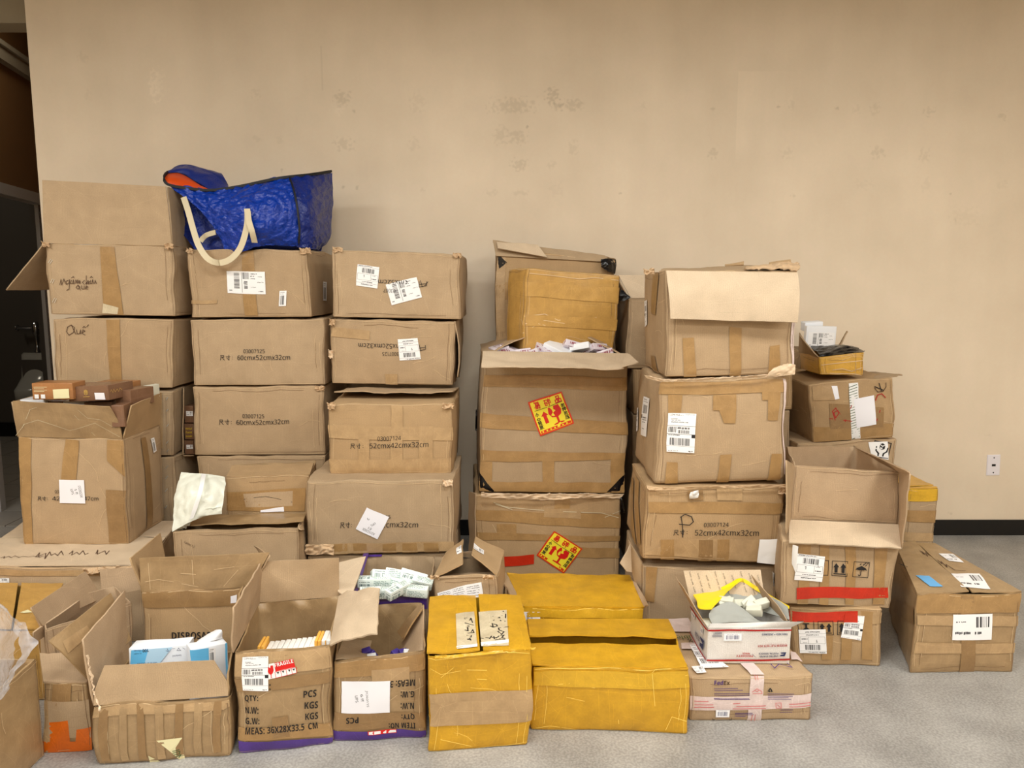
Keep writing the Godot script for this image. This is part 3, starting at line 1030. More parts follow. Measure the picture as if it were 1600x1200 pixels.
func room() -> void:
	# the long plastered wall
	var st := begin(-1)
	var x0 := -2.5
	var x1 := 4.3
	box_into(st, Vector3(x0, 0, -4.36), Vector3(x1, 3.25, -4.161))
	var back := part("wall_back", finish(st), M.wall_plain, self)
	structure(back)
	st = begin(-1)
	var q := [Vector3(x0, 0, -4.16), Vector3(x1, 0, -4.16), Vector3(x1, 3.25, -4.16), Vector3(x0, 3.25, -4.16)]
	var u := [Vector2(0, 1), Vector2(1, 1), Vector2(1, 0), Vector2(0, 0)]
	for k in [0, 3, 2, 0, 2, 1]:
		st.set_uv(u[k])
		st.add_vertex(q[k])
	part("painted_face", finish(st), M.wall, back)
	slab("baseboard_back", Vector3(x0 + 0.002, 0, -4.159), Vector3(x1, 0.088, -4.150), "rubber")
	# floor, ceiling and the walls out of sight
	st = begin(-1)
	box_into(st, Vector3(-4.6, -0.12, -4.30), Vector3(4.3, 0, 5.0))
	structure(part("floor", finish(st), M.concrete, self))
	slab("ceiling", Vector3(-4.75, 3.02, -4.36), Vector3(4.45, 3.19, 5.15), "ceiling")
	slab("ceiling_hall", Vector3(-6.4, 3.20, -7.1), Vector3(-2.2, 3.35, -4.30), "hall_ceiling")
	slab("wall_right", Vector3(4.3, 0, -4.36), Vector3(4.45, 3.02, 5.0), "wall_plain")
	slab("wall_left", Vector3(-4.75, 0, -4.30), Vector3(-4.6, 3.02, 5.0), "wall_plain")
	slab("wall_front", Vector3(-4.75, 0, 5.0), Vector3(4.45, 3.02, 5.15), "wall_plain")
	slab("wall_hall_front", Vector3(-6.4, 0, -4.42), Vector3(-3.14, 3.25, -4.30), "wall_plain")
	# hallway and the dim washroom behind its door
	slab("floor_hall", Vector3(-6.4, -0.13, -7.1), Vector3(-2.2, -0.012, -4.30), "grout")
	var hall := get_node("floor_hall")
	for i in 13:
		for j in 9:
			if i > 9 and j > 4: continue
			var a := Vector3(-6.3 + i * 0.305, -0.012, -4.62 - j * 0.305)
			part("floor_tile", box_mesh(a, a + Vector3(0.299, 0.012, 0.299)), M.floor_tile, hall)
	slab("wall_hall_beam", Vector3(-3.14, 2.79, -4.52), Vector3(-2.5, 3.2, -4.36), "hall_ceiling")
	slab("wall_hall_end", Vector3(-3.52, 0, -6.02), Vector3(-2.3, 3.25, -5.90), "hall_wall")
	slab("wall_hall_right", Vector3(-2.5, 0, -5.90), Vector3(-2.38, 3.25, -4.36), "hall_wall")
	# the side wall of the hallway leans away from the line of sight
	var side := Node3D.new()
	side.name = "wall_hall_side"
	add_child(side)
	structure(side)
	side.position = Vector3(-3.12, 0, -4.36)
	side.rotation.y = atan2(0.207, 1.0)
	st = begin(-1)
	box_into(st, Vector3(-0.05, 2.02, -1.75), Vector3(0, 3.25, 0))
	box_into(st, Vector3(-0.05, 0, -1.75), Vector3(0, 2.02, -1.36))
	box_into(st, Vector3(-0.06, 0, -0.30), Vector3(0, 2.02, 0))
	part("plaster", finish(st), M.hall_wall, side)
	st = begin(-1)
	box_into(st, Vector3(-0.02, 2.80, -1.74), Vector3(0.05, 2.88, 0))
	box_into(st, Vector3(-0.02, 2.88, -1.74), Vector3(0.07, 2.91, 0))
	part("cornice_trim", finish(st), M.hall_ceiling, side)
	var door := Node3D.new()
	door.name = "door_1"
	add_child(door)
	structure(door)
	door.position = side.position
	door.rotation = side.rotation
	part("header", box_mesh(Vector3(-0.07, 1.96, -1.36), Vector3(0.02, 2.03, -0.30)), M.door_paint, door)
	part("jamb", box_mesh(Vector3(-0.05, 0, -1.43), Vector3(0.02, 2.03, -1.36)), M.door_paint, door)
	part("jamb", box_mesh(Vector3(-0.07, 0, -0.30), Vector3(0.02, 2.03, -0.23)), M.door_paint, door)
	part("door_stop", box_mesh(Vector3(-0.06, 0, -1.36), Vector3(-0.035, 1.96, -1.348)), M.door_paint, door)
	part("strike_plate", box_mesh(Vector3(-0.025, 0.93, -1.36), Vector3(0.005, 1.01, -1.356)), M.rubber, door)
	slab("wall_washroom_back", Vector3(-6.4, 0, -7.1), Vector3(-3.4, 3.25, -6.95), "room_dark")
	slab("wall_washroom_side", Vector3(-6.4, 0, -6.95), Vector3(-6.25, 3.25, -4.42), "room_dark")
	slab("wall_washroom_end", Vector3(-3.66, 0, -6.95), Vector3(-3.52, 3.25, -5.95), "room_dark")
	slab("baseboard_washroom", Vector3(-6.25, 0, -6.95), Vector3(-3.66, 0.13, -6.935), "rubber")
	added_light("ceiling_light", "added dim fill light over the hallway tiles, out of view", Vector3(-2.80, 3.20, -4.75), 0.12)
	added_light("ceiling_light", "added dim fill light in the washroom, out of view", Vector3(-5.0, 3.20, -5.4), 0.5)
	urinal()
	outlet_plate()

func urinal() -> void:
	var at := Vector3(-4.26, 0.22, -6.945)
	var t := thing("urinal", "white wall-hung urinal with a chrome flush valve in the dim washroom", "urinal", at)
	# the bowl: outline stations from the lip at the bottom to the top of the back
	var rows := [[0.00, 0.03, 0.05], [0.02, 0.10, 0.12], [0.08, 0.155, 0.24], [0.16, 0.17, 0.30], [0.24, 0.17, 0.31], [0.27, 0.165, 0.26], [0.34, 0.16, 0.16], [0.46, 0.165, 0.12], [0.54, 0.165, 0.11], [0.56, 0.15, 0.09]]
	var st := begin(0)
	var pts := []
	var uvs := []
	var nx := 19
	for r in rows:
		for i in nx:
			var a := PI * i / (nx - 1)
			var x: float = -cos(a) * r[1]
			var z: float = pow(sin(a), 0.55) * r[2]
			pts.append(Vector3(x, r[0], z))
			uvs.append(Vector2(i, r[0]))
	grid_into(st, pts, uvs, [], nx, rows.size())
	for e in [0, rows.size() - 1]:
		for i in nx - 2:
			for k in ([0, i + 2, i + 1] if e == 0 else [0, i + 1, i + 2]):
				st.set_uv(Vector2.ZERO)
				st.add_vertex(pts[e * nx + k])
	part("bowl", finish(st, false), M.porcelain, t)
	st = begin(-1)
	box_into(st, Vector3(-0.11, 0.29, 0.115), Vector3(0.11, 0.50, 0.135))
	part("splash_panel", finish(st), M.room_dark, t)
	var valve := part("flush_valve", lathe([0, 0, 0.022, 0, 0.022, 0.02, 0.014, 0.03, 0.014, 0.16, 0.024, 0.17, 0.03, 0.20, 0.03, 0.25, 0.02, 0.28, 0, 0.285], 20), M.chrome, t)
	valve.position = Vector3(0, 0.555, 0.07)
	var handle := part("flush_handle", lathe([0, 0, 0.012, 0, 0.01, 0.08, 0.014, 0.12, 0, 0.125], 14), M.chrome, t)
	handle.position = Vector3(0.02, 0.78, 0.07)
	handle.rotation_degrees = Vector3(0, 0, -90)
	var pipe := part("supply_pipe", lathe([0, 0, 0.016, 0, 0.016, 0.14, 0.03, 0.142, 0.03, 0.15, 0, 0.15], 16), M.chrome, t)
	pipe.position = Vector3(-0.02, 0.78, 0.07)
	pipe.rotation_degrees = Vector3(0, 0, 90)

func outlet_plate() -> void:
	var t := thing("wall_plate", "white blank wall plate with three dark holes, low on the plastered wall", "wall plate", Vector3(2.665, 0.40, -4.16))
	t.rotation.z = 0.03
	var st := begin(-1)
	box_into(st, Vector3(-0.036, -0.058, 0), Vector3(0.036, 0.058, 0.004))
	box_into(st, Vector3(-0.033, -0.055, 0.004), Vector3(0.033, 0.055, 0.006))
	part("plate", finish(st), M.plate, t)
	for y in [-0.042, 0.042]:
		var s := part("screw", lathe([0, 0, 0.0035, 0, 0.0035, 0.0015, 0, 0.002], 12), M.rubber, t)
		s.position = Vector3(0, y, 0.006)
		s.rotation_degrees = Vector3(90, 0, 0)
	part("socket_hole", box_mesh(Vector3(-0.010, -0.006, 0.0055), Vector3(0.010, 0.006, 0.0075)), M.rubber, t)

func _ready() -> void:
	# camera
	var cam := Camera3D.new()
	cam.name = "camera"
	cam.position = Vector3(0, 1.4, 0)
	cam.rotation_degrees = Vector3(-7.5, 0, 0)
	cam.fov = 53.1301
	cam.near = 0.05
	cam.far = 60.0
	add_child(cam)
	cam.current = true
	# air and exposure
	var env := Environment.new()
	env.background_mode = Environment.BG_COLOR
	env.background_color = Color(0.02, 0.02, 0.022)
	env.tonemap_mode = Environment.TONE_MAPPER_LINEAR
	env.tonemap_exposure = 1.33
	env.sdfgi_enabled = true
	env.ssao_enabled = true
	env.ssil_enabled = true
	var we := WorldEnvironment.new()
	we.name = "world_environment"
	we.environment = env
	add_child(we)
	make_materials()
	ceiling_lights()
	room()
	cartons()

func cartons() -> void:
	var b1 := carton("cardboard_box", "brown stapled carton at the bottom of the hallway-side stack, behind the gift pack carton", "cardboard box", "", Vector3(-1.841, 0, -3.75), 0, [-.268,0,.25,.268,0,.25,-.268,.597,.25,.268,.594,.25,-.268,0,-.25,.268,0,-.25,-.268,.597,-.25,.268,.594,-.25], {"mat": "card_grey", "seed": 3.7})
	var b2 := carton("cardboard_box", "brown stapled carton third from the top in the hallway-side stack", "cardboard box", "", Vector3(-1.861, .603, -3.749), 0, [-.248,0,.249,.283,0,.249,-.23,.307,.249,.303,.304,.249,-.283,0,-.249,.248,0,-.249,-.265,.307,-.249,.268,.304,-.249], {"mat": "card_grey", "seed": 7.4})
	var b3 := carton("cardboard_box", "brown carton second from the top in the hallway-side stack, one short word penned on it", "cardboard box", "", Vector3(-1.828, .921, -3.76), 0, [-.268,0,.26,.268,0,.26,-.258,.317,.26,.286,.314,.26,-.268,0,-.26,.268,0,-.26,-.258,.317,-.26,.286,.314,-.26], {"seed": 11.1})
	var b4 := carton("cardboard_box", "brown open carton on top of the hallway-side stack with its front flap standing straight up", "cardboard box", "", Vector3(-1.814, 1.25, -3.76), 0, [-.282,.009,.26,.282,0,.26,-.287,.326,.26,.288,.315,.26,-.282,.009,-.26,.282,0,-.26,-.287,.326,-.26,.288,.315,-.26], {"open": true, "mat": "card_pale", "seed": 14.8})
	var f5 := flap(b4.root, Vector3(-.287, .326, .26), Vector3(.288, .315, .26), Vector3(.266, .577, .24), Vector3(-.283, .605, .24), {"mat": "card_pale", "rough": .001})
	var f6 := flap(b4.root, Vector3(.288, .315, .26), Vector3(.288, .315, -.26), Vector3(.243, .56, -.24), Vector3(.27, .577, .23), {"mat": "card_grey", "rough": .001})
	var f7 := flap(b4.root, Vector3(-.287, .326, -.26), Vector3(-.287, .326, .26), Vector3(-.474, .118, .26), Vector3(-.474, .118, -.24), {"mat": "card_grey", "rough": .001})
	tape(b4.face("F"), [.247,.007,.335,.002,.316,.306,.251,.307])
	tape(b4.face("F"), [.256,.007,.335,.002,.314,.18,.25,.179])
	strokes(b4.face("F"), [[.019,.142,.628,.994], [.499,0,1.108,.852]], [.013,.229,.03,.229,.02], 0.0025, "staple", "staple")
	strokes(b4.face("F"), [[.018,.142,.626,.994], [.499,0,1.106,.852]], [.014,.135,.031,.135,.02], 0.0025, "staple", "staple")
	strokes(b4.face("F"), [[.018,.142,.625,.994], [.499,0,1.105,.852]], [.014,.055,.032,.055,.02], 0.0025, "staple", "staple")
	strokes(b4.face("F"), [[.015,.346,.065,.735,.066,.346,.153,.779,.173,.433], [.269,.692,.197,.606,.206,.39,.279,.52,.305,.736,.262,.087,.19,0], [.355,.693,.312,.476,.381,.476,.408,.736,.414,.433], [.362,.865,.417,.952,.43,.865], [.45,.476,.477,.736,.501,.477,.528,.736,.553,.477,.578,.693,.587,.477], [.698,.693,.642,.563,.689,.433], [.761,.996,.74,.434,.801,.693,.809,.434], [.87,.693,.845,.477,.896,.477,.923,.737,.931,.477], [.859,.866,.896,.953,.927,.867], [.965,.477,.99,.694,1.017,.477]], [.054,.107,.222,.11,.066], 0.0024, "ink_brown", "handwriting")
	strokes(b4.face("F"), [[.172,.569,.018,.285,.141,.071,.294,.356,.172,.569,.318,0], [.439,.498,.418,.142,.599,.142,.621,.498], [.699,.285,.884,.356,.757,.498,.69,.142,.872,.142], [.724,.711,.823,.854,.905,.712], [.959,.854,1.058,.996]], [.13,.111,.193,.112,.04], 0.0024, "ink_brown", "handwriting")
	tape(b4.face("F"), [.238,.009,.308,.005,.316,.037,.247,.053], "film_pale")  # pale patch painted in as the glint on clear tape
	tape(b3.face("F"), [.252,.006,.309,.006,.303,.309,.245,.309])
	strokes(b3.face("F"), [[.24,.999,.071,.799,.006,.333,.111,0,.31,.267,.374,.733,.24,.999,.418,.067], [.454,.533,.474,.133,.585,.133,.648,.533,.641,.133], [.726,.267,.839,.4,.758,.534,.698,.2,.833,0], [.762,.733,.819,.867,.872,.734], [.929,.8,1.015,1]], [.058,.244,.162,.244,.044], 0.0026, "ink_brown", "handwriting")
	strokes(b2.face("F"), [[0,0,.992,1]], [.5,.267,.508,.267,.012], 0.0030, "staple", "staple")
	strokes(b2.face("F"), [[0,0,.99,1]], [.5,.21,.509,.21,.012], 0.0030, "staple", "staple")
	strokes(b2.face("F"), [[0,0,.989,1]], [.501,.137,.509,.137,.012], 0.0030, "staple", "staple")
	strokes(b2.face("F"), [[0,0,.987,1]], [.501,.061,.51,.061,.012], 0.0030, "staple", "staple")
	strokes(b2.face("F"), [[0,0,.986,1]], [.501,.021,.51,.021,.012], 0.0030, "staple", "staple")
	tape(b2.face("F"), [.46,.037,.483,.037,.482,.303,.458,.302], "tape_pale")
	strokes(b1.face("F"), [[0,0,1.083,.998]], [.497,.543,.506,.543,.012], 0.0030, "staple", "staple")
	strokes(b1.face("F"), [[0,0,1.083,.998]], [.494,.494,.503,.494,.012], 0.0030, "staple", "staple")
	strokes(b1.face("F"), [[0,0,1.082,.998]], [.491,.435,.5,.435,.012], 0.0030, "staple", "staple")
	strokes(b1.face("F"), [[0,0,1.081,.998]], [.486,.358,.495,.358,.012], 0.0030, "staple", "staple")
	tape(b1.face("F"), [.441,.296,.465,.296,.482,.592,.458,.592], "tape_pale")
	var b8 := carton("cardboard_box", "brown carton at the bottom of the blue-bag stack, behind the slotted carton", "cardboard box", "", Vector3(-1.168, 0, -3.75), 0, [-.298,0,.25,.298,0,.25,-.298,.6,.25,.298,.606,.25,-.298,0,-.25,.298,0,-.25,-.298,.6,-.25,.298,.606,-.25], {"seed": 29.6})
	var b9 := carton("cardboard_box", "brown carton third from the top under the blue bag, torn open beside brown packs", "cardboard box", "", Vector3(-1.171, .606, -3.75), 0, [-.303,0,.25,.303,.003,.25,-.295,.319,.25,.307,.322,.25,-.303,0,-.25,.303,.003,-.25,-.295,.319,-.25,.307,.322,-.25], {"seed": 33.3})
	var b10 := carton("cardboard_box", "brown carton second from the top under the blue bag, marked 60cmx52cmx32cm", "cardboard box", "", Vector3(-1.161, .933, -3.75), 0, [-.299,0,.25,.299,.003,.25,-.303,.299,.25,.305,.304,.25,-.299,0,-.25,.299,.003,-.25,-.303,.299,-.25,.305,.304,-.25], {"mat": "card_pale", "seed": 37})
	var b11 := carton("cardboard_box", "brown carton on top of its stack with a wide shipping label, carrying the blue bag", "cardboard box", "", Vector3(-1.185, 1.244, -3.75), 0, [-.271,0,.25,.271,.003,.25,-.277,.304,.25,.265,.304,.25,-.271,0,-.25,.271,.003,-.25,-.277,.304,-.25,.265,.304,-.25], {"seed": 40.7})
	tape(b11.face("F"), [.241,.007,.302,.007,.3,.3,.248,.3])
	tape(b11.face("F"), [-.003,.058,.122,.063,.124,.08,-.004,.075], "tape_pale")
	stick("shipping_label", b11.face("F"), [.176,.109,.346,.105,.347,.204,.176,.206], "wide_label")
	stick("small_label", b11.face("F"), [.4,.05,.432,.05,.439,.119,.407,.119], "small_label")
	stick("small_label", b11.face("R"), [.209,.068,.278,.066,.304,.157,.228,.16], "small_label")
	letters(b10.face("F"), "03007125", [.237,.148,.334,.147,.018])
	han(b10.face("F"), "尺寸：", [.125,.115,.205,.115,.025], 0.0022, "ink")
	letters(b10.face("F"), "60cmx52cmx32cm", [.208,.116,.448,.117,.022])
	letters(b9.face("F"), "03007125", [.227,.176,.325,.175,.019])
	han(b9.face("F"), "尺寸：", [.115,.142,.195,.142,.026], 0.0022, "ink")
	letters(b9.face("F"), "60cmx52cmx32cm", [.198,.143,.441,.145,.023])
	var f12 := flap(b9.root, Vector3(-.41, -.026, .15), Vector3(-.352, -.026, .15), Vector3(-.457, -.078, -.1), Vector3(-.52, -.078, -.1), {"mat": "card", "called": "torn_side_panel"})
	var f13 := flap(b9.root, Vector3(-.391, -.019, .18), Vector3(-.503, -.078, -.08), Vector3(-.477, .264, -.08), Vector3(-.368, .306, .18), {"mat": "card_grey", "called": "torn_side_panel", "rough": .001})
	var p14 := pack("gift_box", "brown gift pack lowest in the torn carton gap, with a white sticker on its end", "gift box", "brown gift packs in the torn carton", Vector3(-1.544, .587, -3.7), Vector3(0, 0, 0), Vector3(.044, .067, .2), "gift_brown")
	stick("small_label", p14.face("F"), [.011,.027,.042,.027,.042,.047,.011,.047], "slip_label")
	var p15 := pack("gift_box", "dark brown gift pack in the middle of the torn carton gap, with yellow lettering", "gift box", "brown gift packs in the torn carton", Vector3(-1.54, .659, -3.7), Vector3(0, 0, 0), Vector3(.044, .076, .2), "gift_brown")
	letters(p15.face("F"), "Herbal", [.008,.048,.038,.048,.011], "ink_yellow")
	letters(p15.face("F"), "foot", [.008,.03,.038,.03,.011], "ink_yellow")
	letters(p15.face("F"), "soak", [.008,.012,.038,.012,.011], "ink_yellow")
	var p16 := pack("gift_box", "brown gift pack highest in the torn carton gap, with a white sticker near its edge", "gift box", "brown gift packs in the torn carton", Vector3(-1.536, .74, -3.7), Vector3(0, 0, 0), Vector3(.044, .081, .2), "gift_brown")
	stick("small_label", p16.face("F"), [.011,.033,.042,.033,.042,.057,.011,.057], "slip_label")
	var b17 := carton("cardboard_box", "brown carton at the foot of the third stack, only a strip of its front showing", "cardboard box", "", Vector3(-.545, 0, -3.29), 0, [-.298,0,.25,.298,0,.25,-.298,.288,.25,.298,.296,.25,-.298,0,-.25,.298,0,-.25,-.298,.288,-.25,.298,.296,-.25], {"mat": "card_pale", "seed": 62.9})
	var b18 := carton("cardboard_box", "large brown carton under the tape-banded one, with a tilted square white label over its printing", "cardboard box", "", Vector3(-.54, .298, -3.255), 0, [-.299,0,.235,.299,.016,.235,-.294,.308,.235,.305,.312,.235,-.299,0,-.235,.299,.016,-.235,-.294,.308,-.235,.305,.312,-.235], {"mat": "card_grey", "bulge": .006, "seed": 66.6})
	var b19 := carton("cardboard_box", "tape-banded brown carton marked 52cmx42cmx32cm, third from the top of the third stack", "cardboard box", "", Vector3(-.508, .608, -3.33), 0, [-.254,0,.19,.254,0,.19,-.25,.296,.19,.264,.296,.19,-.254,0,-.19,.254,0,-.19,-.25,.311,-.19,.264,.311,-.19], {"mat": "card_warm", "r": .008, "seed": 70.3})
	var b20 := carton("cardboard_box", "brown carton second from the top of the third stack, one white label on it", "cardboard box", "", Vector3(-.541, .94, -3.7), 0, [-.274,.009,.25,.274,0,.25,-.278,.295,.25,.285,.289,.25,-.274,.009,-.25,.274,0,-.25,-.278,.295,-.25,.285,.289,-.25], {"mat": "card", "seed": 74})
	var b21 := carton("cardboard_box", "brown carton on top of the third stack, with two tilted white labels over upside-down print", "cardboard box", "", Vector3(-.515, 1.238, -3.7), 0, [-.282,.011,.25,.282,0,.25,-.28,.308,.25,.281,.286,.25,-.282,.011,-.25,.282,0,-.25,-.28,.308,-.25,.281,.286,-.25], {"mat": "card_pale", "seed": 77.7})
	stick("shipping_label", b21.face("F"), [.102,.14,.197,.13,.207,.224,.112,.233], "unit_label")
	stick("shipping_label", b21.face("F"), [.261,.058,.396,.097,.372,.185,.234,.149], "wide_label")
	letters(b21.face("F"), "cmx52cm", [.332,.169,.201,.171,.02])
	strokes(b21.face("F"), [[.025,.798,0,0,.863,.2,.881,.8], [.084,.399,.801,.5], [.357,0,.174,.998], [.649,.2,1.024,.8]], [.383,.142,.423,.144,.029], 0.0022, "ink", "printed_text")
	letters(b21.face("F"), "03007", [.277,.128,.226,.132,.017])
	tape(b20.face("F"), [.004,.213,.178,.201,.181,.241,.011,.254], "tape_pale")
	letters(b20.face("F"), "mx52cmx32cm", [.318,.184,.127,.187,.021])
	letters(b20.face("F"), "03007125", [.318,.149,.233,.148,.017])
	strokes(b20.face("F"), [[.003,.7,0,0,.999,.2,.999,.8], [.085,.4,.916,.5], [.416,0,.17,1]], [.393,.154,.427,.155,.029], 0.0022, "ink", "printed_text")
	stick("shipping_label", b20.face("F"), [.392,.212,.304,.206,.312,.11,.406,.117], "unit_label")
	tape(b20.face("F"), [.244,.001,.303,-.001,.303,.046,.244,.045], "tape_pale")
	var f22 := flap(b20.root, Vector3(.285, .289, .25), Vector3(.285, .289, -.25), Vector3(.266, -.02, -.2), Vector3(.294, .039, .26), {"mat": "card_grey", "curl": -.012, "called": "side_flap"})
	var f23 := flap(b19.root, Vector3(.264, .311, -.19), Vector3(-.25, .311, -.19), Vector3(-.245, .333, .11), Vector3(.259, .333, .11), {"mat": "card_grey", "called": "top_flap", "rough": .003})
	tape(b19.face("F"), [.001,.153,.516,.139,.514,.196,0,.21], "tape_pale")
	tape(b19.face("F"), [.001,-.003,.514,-.003,.512,.066,.002,.06], "tape_pale")
	tape(b19.face("F"), [.257,0,.306,0,.304,.291,.256,.291], "tape_pale")
	tape(b19.face("F"), [.122,0,.168,0,.169,.196,.124,.196], "tape_pale")
	tape(b19.face("F"), [.376,0,.433,0,.429,.204,.373,.204], "tape_pale")
	letters(b19.face("F"), "03007124", [.202,.143,.298,.145,.018])
	han(b19.face("F"), "尺寸：", [.087,.108,.161,.109,.024], 0.0022, "ink")
	letters(b19.face("F"), "52cmx42cmx32cm", [.17,.111,.413,.115,.022])
	han(b18.face("F"), "尺寸：", [.137,.111,.202,.11,.025], 0.0022, "ink")
	letters(b18.face("F"), "42cmx32cm", [.291,.11,.456,.108,.023])
	letters(b18.face("F"), "03007125", [.252,.144,.344,.145,.016])
	stick("square_label", b18.face("F"), [.204,.107,.292,.062,.338,.153,.249,.195], "blank_label")
	letters(b18.face("F"), "AO153260X", [.283,.088,.236,.113,.011])
	letters(b18.face("F"), "ff Y", [.271,.111,.257,.118,.011])
	letters(b18.face("F"), "UPS", [.282,.134,.265,.125,.009])
	tape(b18.face("F"), [0,.003,.599,.003,.599,.041,.001,.048], "tape_pale")
	tape(b18.face("F"), [.107,.002,.165,.001,.165,.044,.108,.045])
	tape(b18.face("F"), [.188,0,.246,-.001,.246,.042,.189,.043])
	tape(b18.face("F"), [.311,-.003,.369,-.005,.369,.039,.312,.04])
	tape(b18.face("F"), [.395,-.005,.453,-.007,.453,.037,.395,.038])
	tape(b18.face("F"), [.479,-.008,.536,-.009,.536,.035,.479,.036])
	var b24 := carton("cardboard_box", "brown carton with a strip of red tape beside its fragile sticker, under a taller one", "cardboard box", "", Vector3(.142, 0, -3.629), .062, [-.323,0,.31,.323,0,.31,-.323,.475,.31,.323,.452,.31,-.323,0,-.31,.323,0,-.31,-.323,.475,-.31,.323,.452,-.31], {"mat": "card_warm", "bulge": .009, "r": .008, "seed": 88.8})
	var b25 := carton("cardboard_box", "tall open brown carton with a yellow fragile sticker and wrapped packs showing at its top", "cardboard box", "", Vector3(.159, .467, -3.629), .061, [-.326,.02,.31,.326,0,.31,-.303,.621,.311,.334,.606,.31,-.326,.02,-.31,.326,0,-.31,-.303,.621,-.309,.334,.606,-.31], {"open": true, "mat": "card_grey", "bulge": .009, "r": .01, "seed": 92.5})
	tape(b25.face("F"), [.002,.473,.644,.461,.645,.52,.003,.523])
	tape(b25.face("F"), [-.001,.288,.647,.267,.645,.321,-.003,.354])
	tape(b25.face("F"), [.001,.134,.642,.154,.644,.183,.002,.188])
	tape(b25.face("F"), [.003,.006,.061,.007,.057,.134,.001,.134])
	tape(b25.face("F"), [.278,.004,.331,.005,.327,.144,.273,.143])
	tape(b25.face("F"), [.584,.008,.644,.009,.642,.154,.58,.153])
	tape(b25.face("F"), [.003,.003,.642,.003,.643,.05,.004,.047])
	tape(b25.face("F"), [0,-.003,.073,-.002,.076,-.002,-.009,.093], "tape_black")
	tape(b25.face("F"), [.556,-.001,.645,0,.645,.085,.634,.076], "tape_black")
	stick("fragile_sticker", b25.face("F"), [.263,.255,.408,.315,.346,.456,.201,.404], "sticker_red", "yellow and red square fragile sticker in Chinese")
	stick("sticker_face", b25.face("F"), [.266,.264,.399,.318,.343,.448,.21,.4], "sticker_yellow")
	shapes(b25.face("F"), [[.27,.27,.27,.5,.22,.5,.32,.62,.42,.5,.37,.5,.37,.27]], [.263,.255,.408,.315,.161], "red_mark", "arrow_mark")
	shapes(b25.face("F"), [[.46,.66,.43,.5,.5,.38,.6,.35,.6,.2,.48,.18,.48,.15,.78,.15,.78,.18,.66,.2,.66,.35,.76,.4,.8,.52,.76,.68,.62,.68,.6,.6,.64,.54,.56,.5,.55,.6,.5,.68]], [.263,.255,.408,.315,.161], "red_mark", "glass_mark")
	shapes(b25.face("F"), [[.06,.05,.94,.05,.94,.12,.06,.12]], [.263,.255,.408,.315,.161], "sticker_red", "red_strip")
	shapes(b25.face("F"), [[.1,.065,.14,.065,.14,.105,.1,.105]], [.263,.255,.408,.315,.161], "sticker_yellow", "fine_print")
	shapes(b25.face("F"), [[.216,.065,.256,.065,.256,.105,.216,.105]], [.263,.255,.408,.315,.161], "sticker_yellow", "fine_print")
	shapes(b25.face("F"), [[.332,.065,.372,.065,.372,.105,.332,.105]], [.263,.255,.408,.315,.161], "sticker_yellow", "fine_print")
	shapes(b25.face("F"), [[.448,.065,.488,.065,.488,.105,.448,.105]], [.263,.255,.408,.315,.161], "sticker_yellow", "fine_print")
	shapes(b25.face("F"), [[.564,.065,.604,.065,.604,.105,.564,.105]], [.263,.255,.408,.315,.161], "sticker_yellow", "fine_print")
	shapes(b25.face("F"), [[.68,.065,.72,.065,.72,.105,.68,.105]], [.263,.255,.408,.315,.161], "sticker_yellow", "fine_print")
	shapes(b25.face("F"), [[.796,.065,.836,.065,.836,.105,.796,.105]], [.263,.255,.408,.315,.161], "sticker_yellow", "fine_print")
	han(b25.face("F"), "易", [.232,.371,.264,.383,.03], 0.0042, "red_mark")
	han(b25.face("F"), "碎", [.275,.387,.307,.399,.03], 0.0036, "red_mark")
	han(b25.face("F"), "品", [.319,.403,.351,.415,.03], 0.0042, "red_mark")
	han(b25.face("F"), "小", [.238,.339,.257,.346,.018], 0.0024, "ink")
	han(b25.face("F"), "心", [.246,.321,.265,.328,.018], 0.0024, "ink")
	han(b25.face("F"), "轻", [.254,.302,.272,.309,.019], 0.0024, "ink")
	han(b25.face("F"), "放", [.261,.283,.28,.291,.019], 0.0024, "ink")
	han(b25.face("F"), "勿", [.347,.385,.366,.393,.018], 0.0024, "ink")
	han(b25.face("F"), "摔", [.354,.368,.373,.375,.018], 0.0024, "ink")
	han(b25.face("F"), "勿", [.362,.35,.381,.357,.018], 0.0024, "ink")
	han(b25.face("F"), "压", [.37,.332,.389,.339,.018], 0.0024, "ink")
	strokes(b25.face("F"), [[.1,.71,.45,.7], [.5,.7,.9,.71]], [.263,.255,.408,.315,.161], 0.0018, "ink", "fine_print")
	var f26 := flap(b25.root, Vector3(-.303, .641, .321), Vector3(.326, .627, .32), Vector3(.267, .583, .527), Vector3(-.316, .595, .531), {"mat": "card_light", "rough": .004, "called": "front_flap"})
	var f27 := flap(b25.root, Vector3(.303, .63, .349), Vector3(.326, .627, .32), Vector3(.326, .615, .53), Vector3(.255, .596, .546), {"mat": "card_light", "called": "torn_corner", "rough": .003})
	var f28 := flap(b25.root, Vector3(.334, .606, -.31), Vector3(-.303, .621, -.309), Vector3(-.104, .68, .023), Vector3(.315, .685, -.011), {"mat": "card_grey", "called": "rear_flap", "rough": .003})
	var f29 := flap(b25.root, Vector3(-.303, .621, -.309), Vector3(-.303, .621, .311), Vector3(-.115, .693, .203), Vector3(-.099, .691, -.037), {"mat": "card", "called": "side_flap", "rough": .003})
	var f30 := flap(b25.root, Vector3(.334, .606, .31), Vector3(.334, .606, -.31), Vector3(.292, .682, -.053), Vector3(.167, .693, .22), {"mat": "card", "called": "side_flap", "rough": .003})
	stick("label", b25.face("L"), [-.321,.095,.261,.208,.255,.307,-.326,.211], "small_label")
	tape(b24.face("F"), [-.001,.35,.649,.312,.648,.382,0,.395])
	tape(b24.face("F"), [-.001,.264,.65,.251,.65,.275,-.001,.298])
	tape(b24.face("F"), [.093,.281,.179,.281,.179,.333,.093,.333])
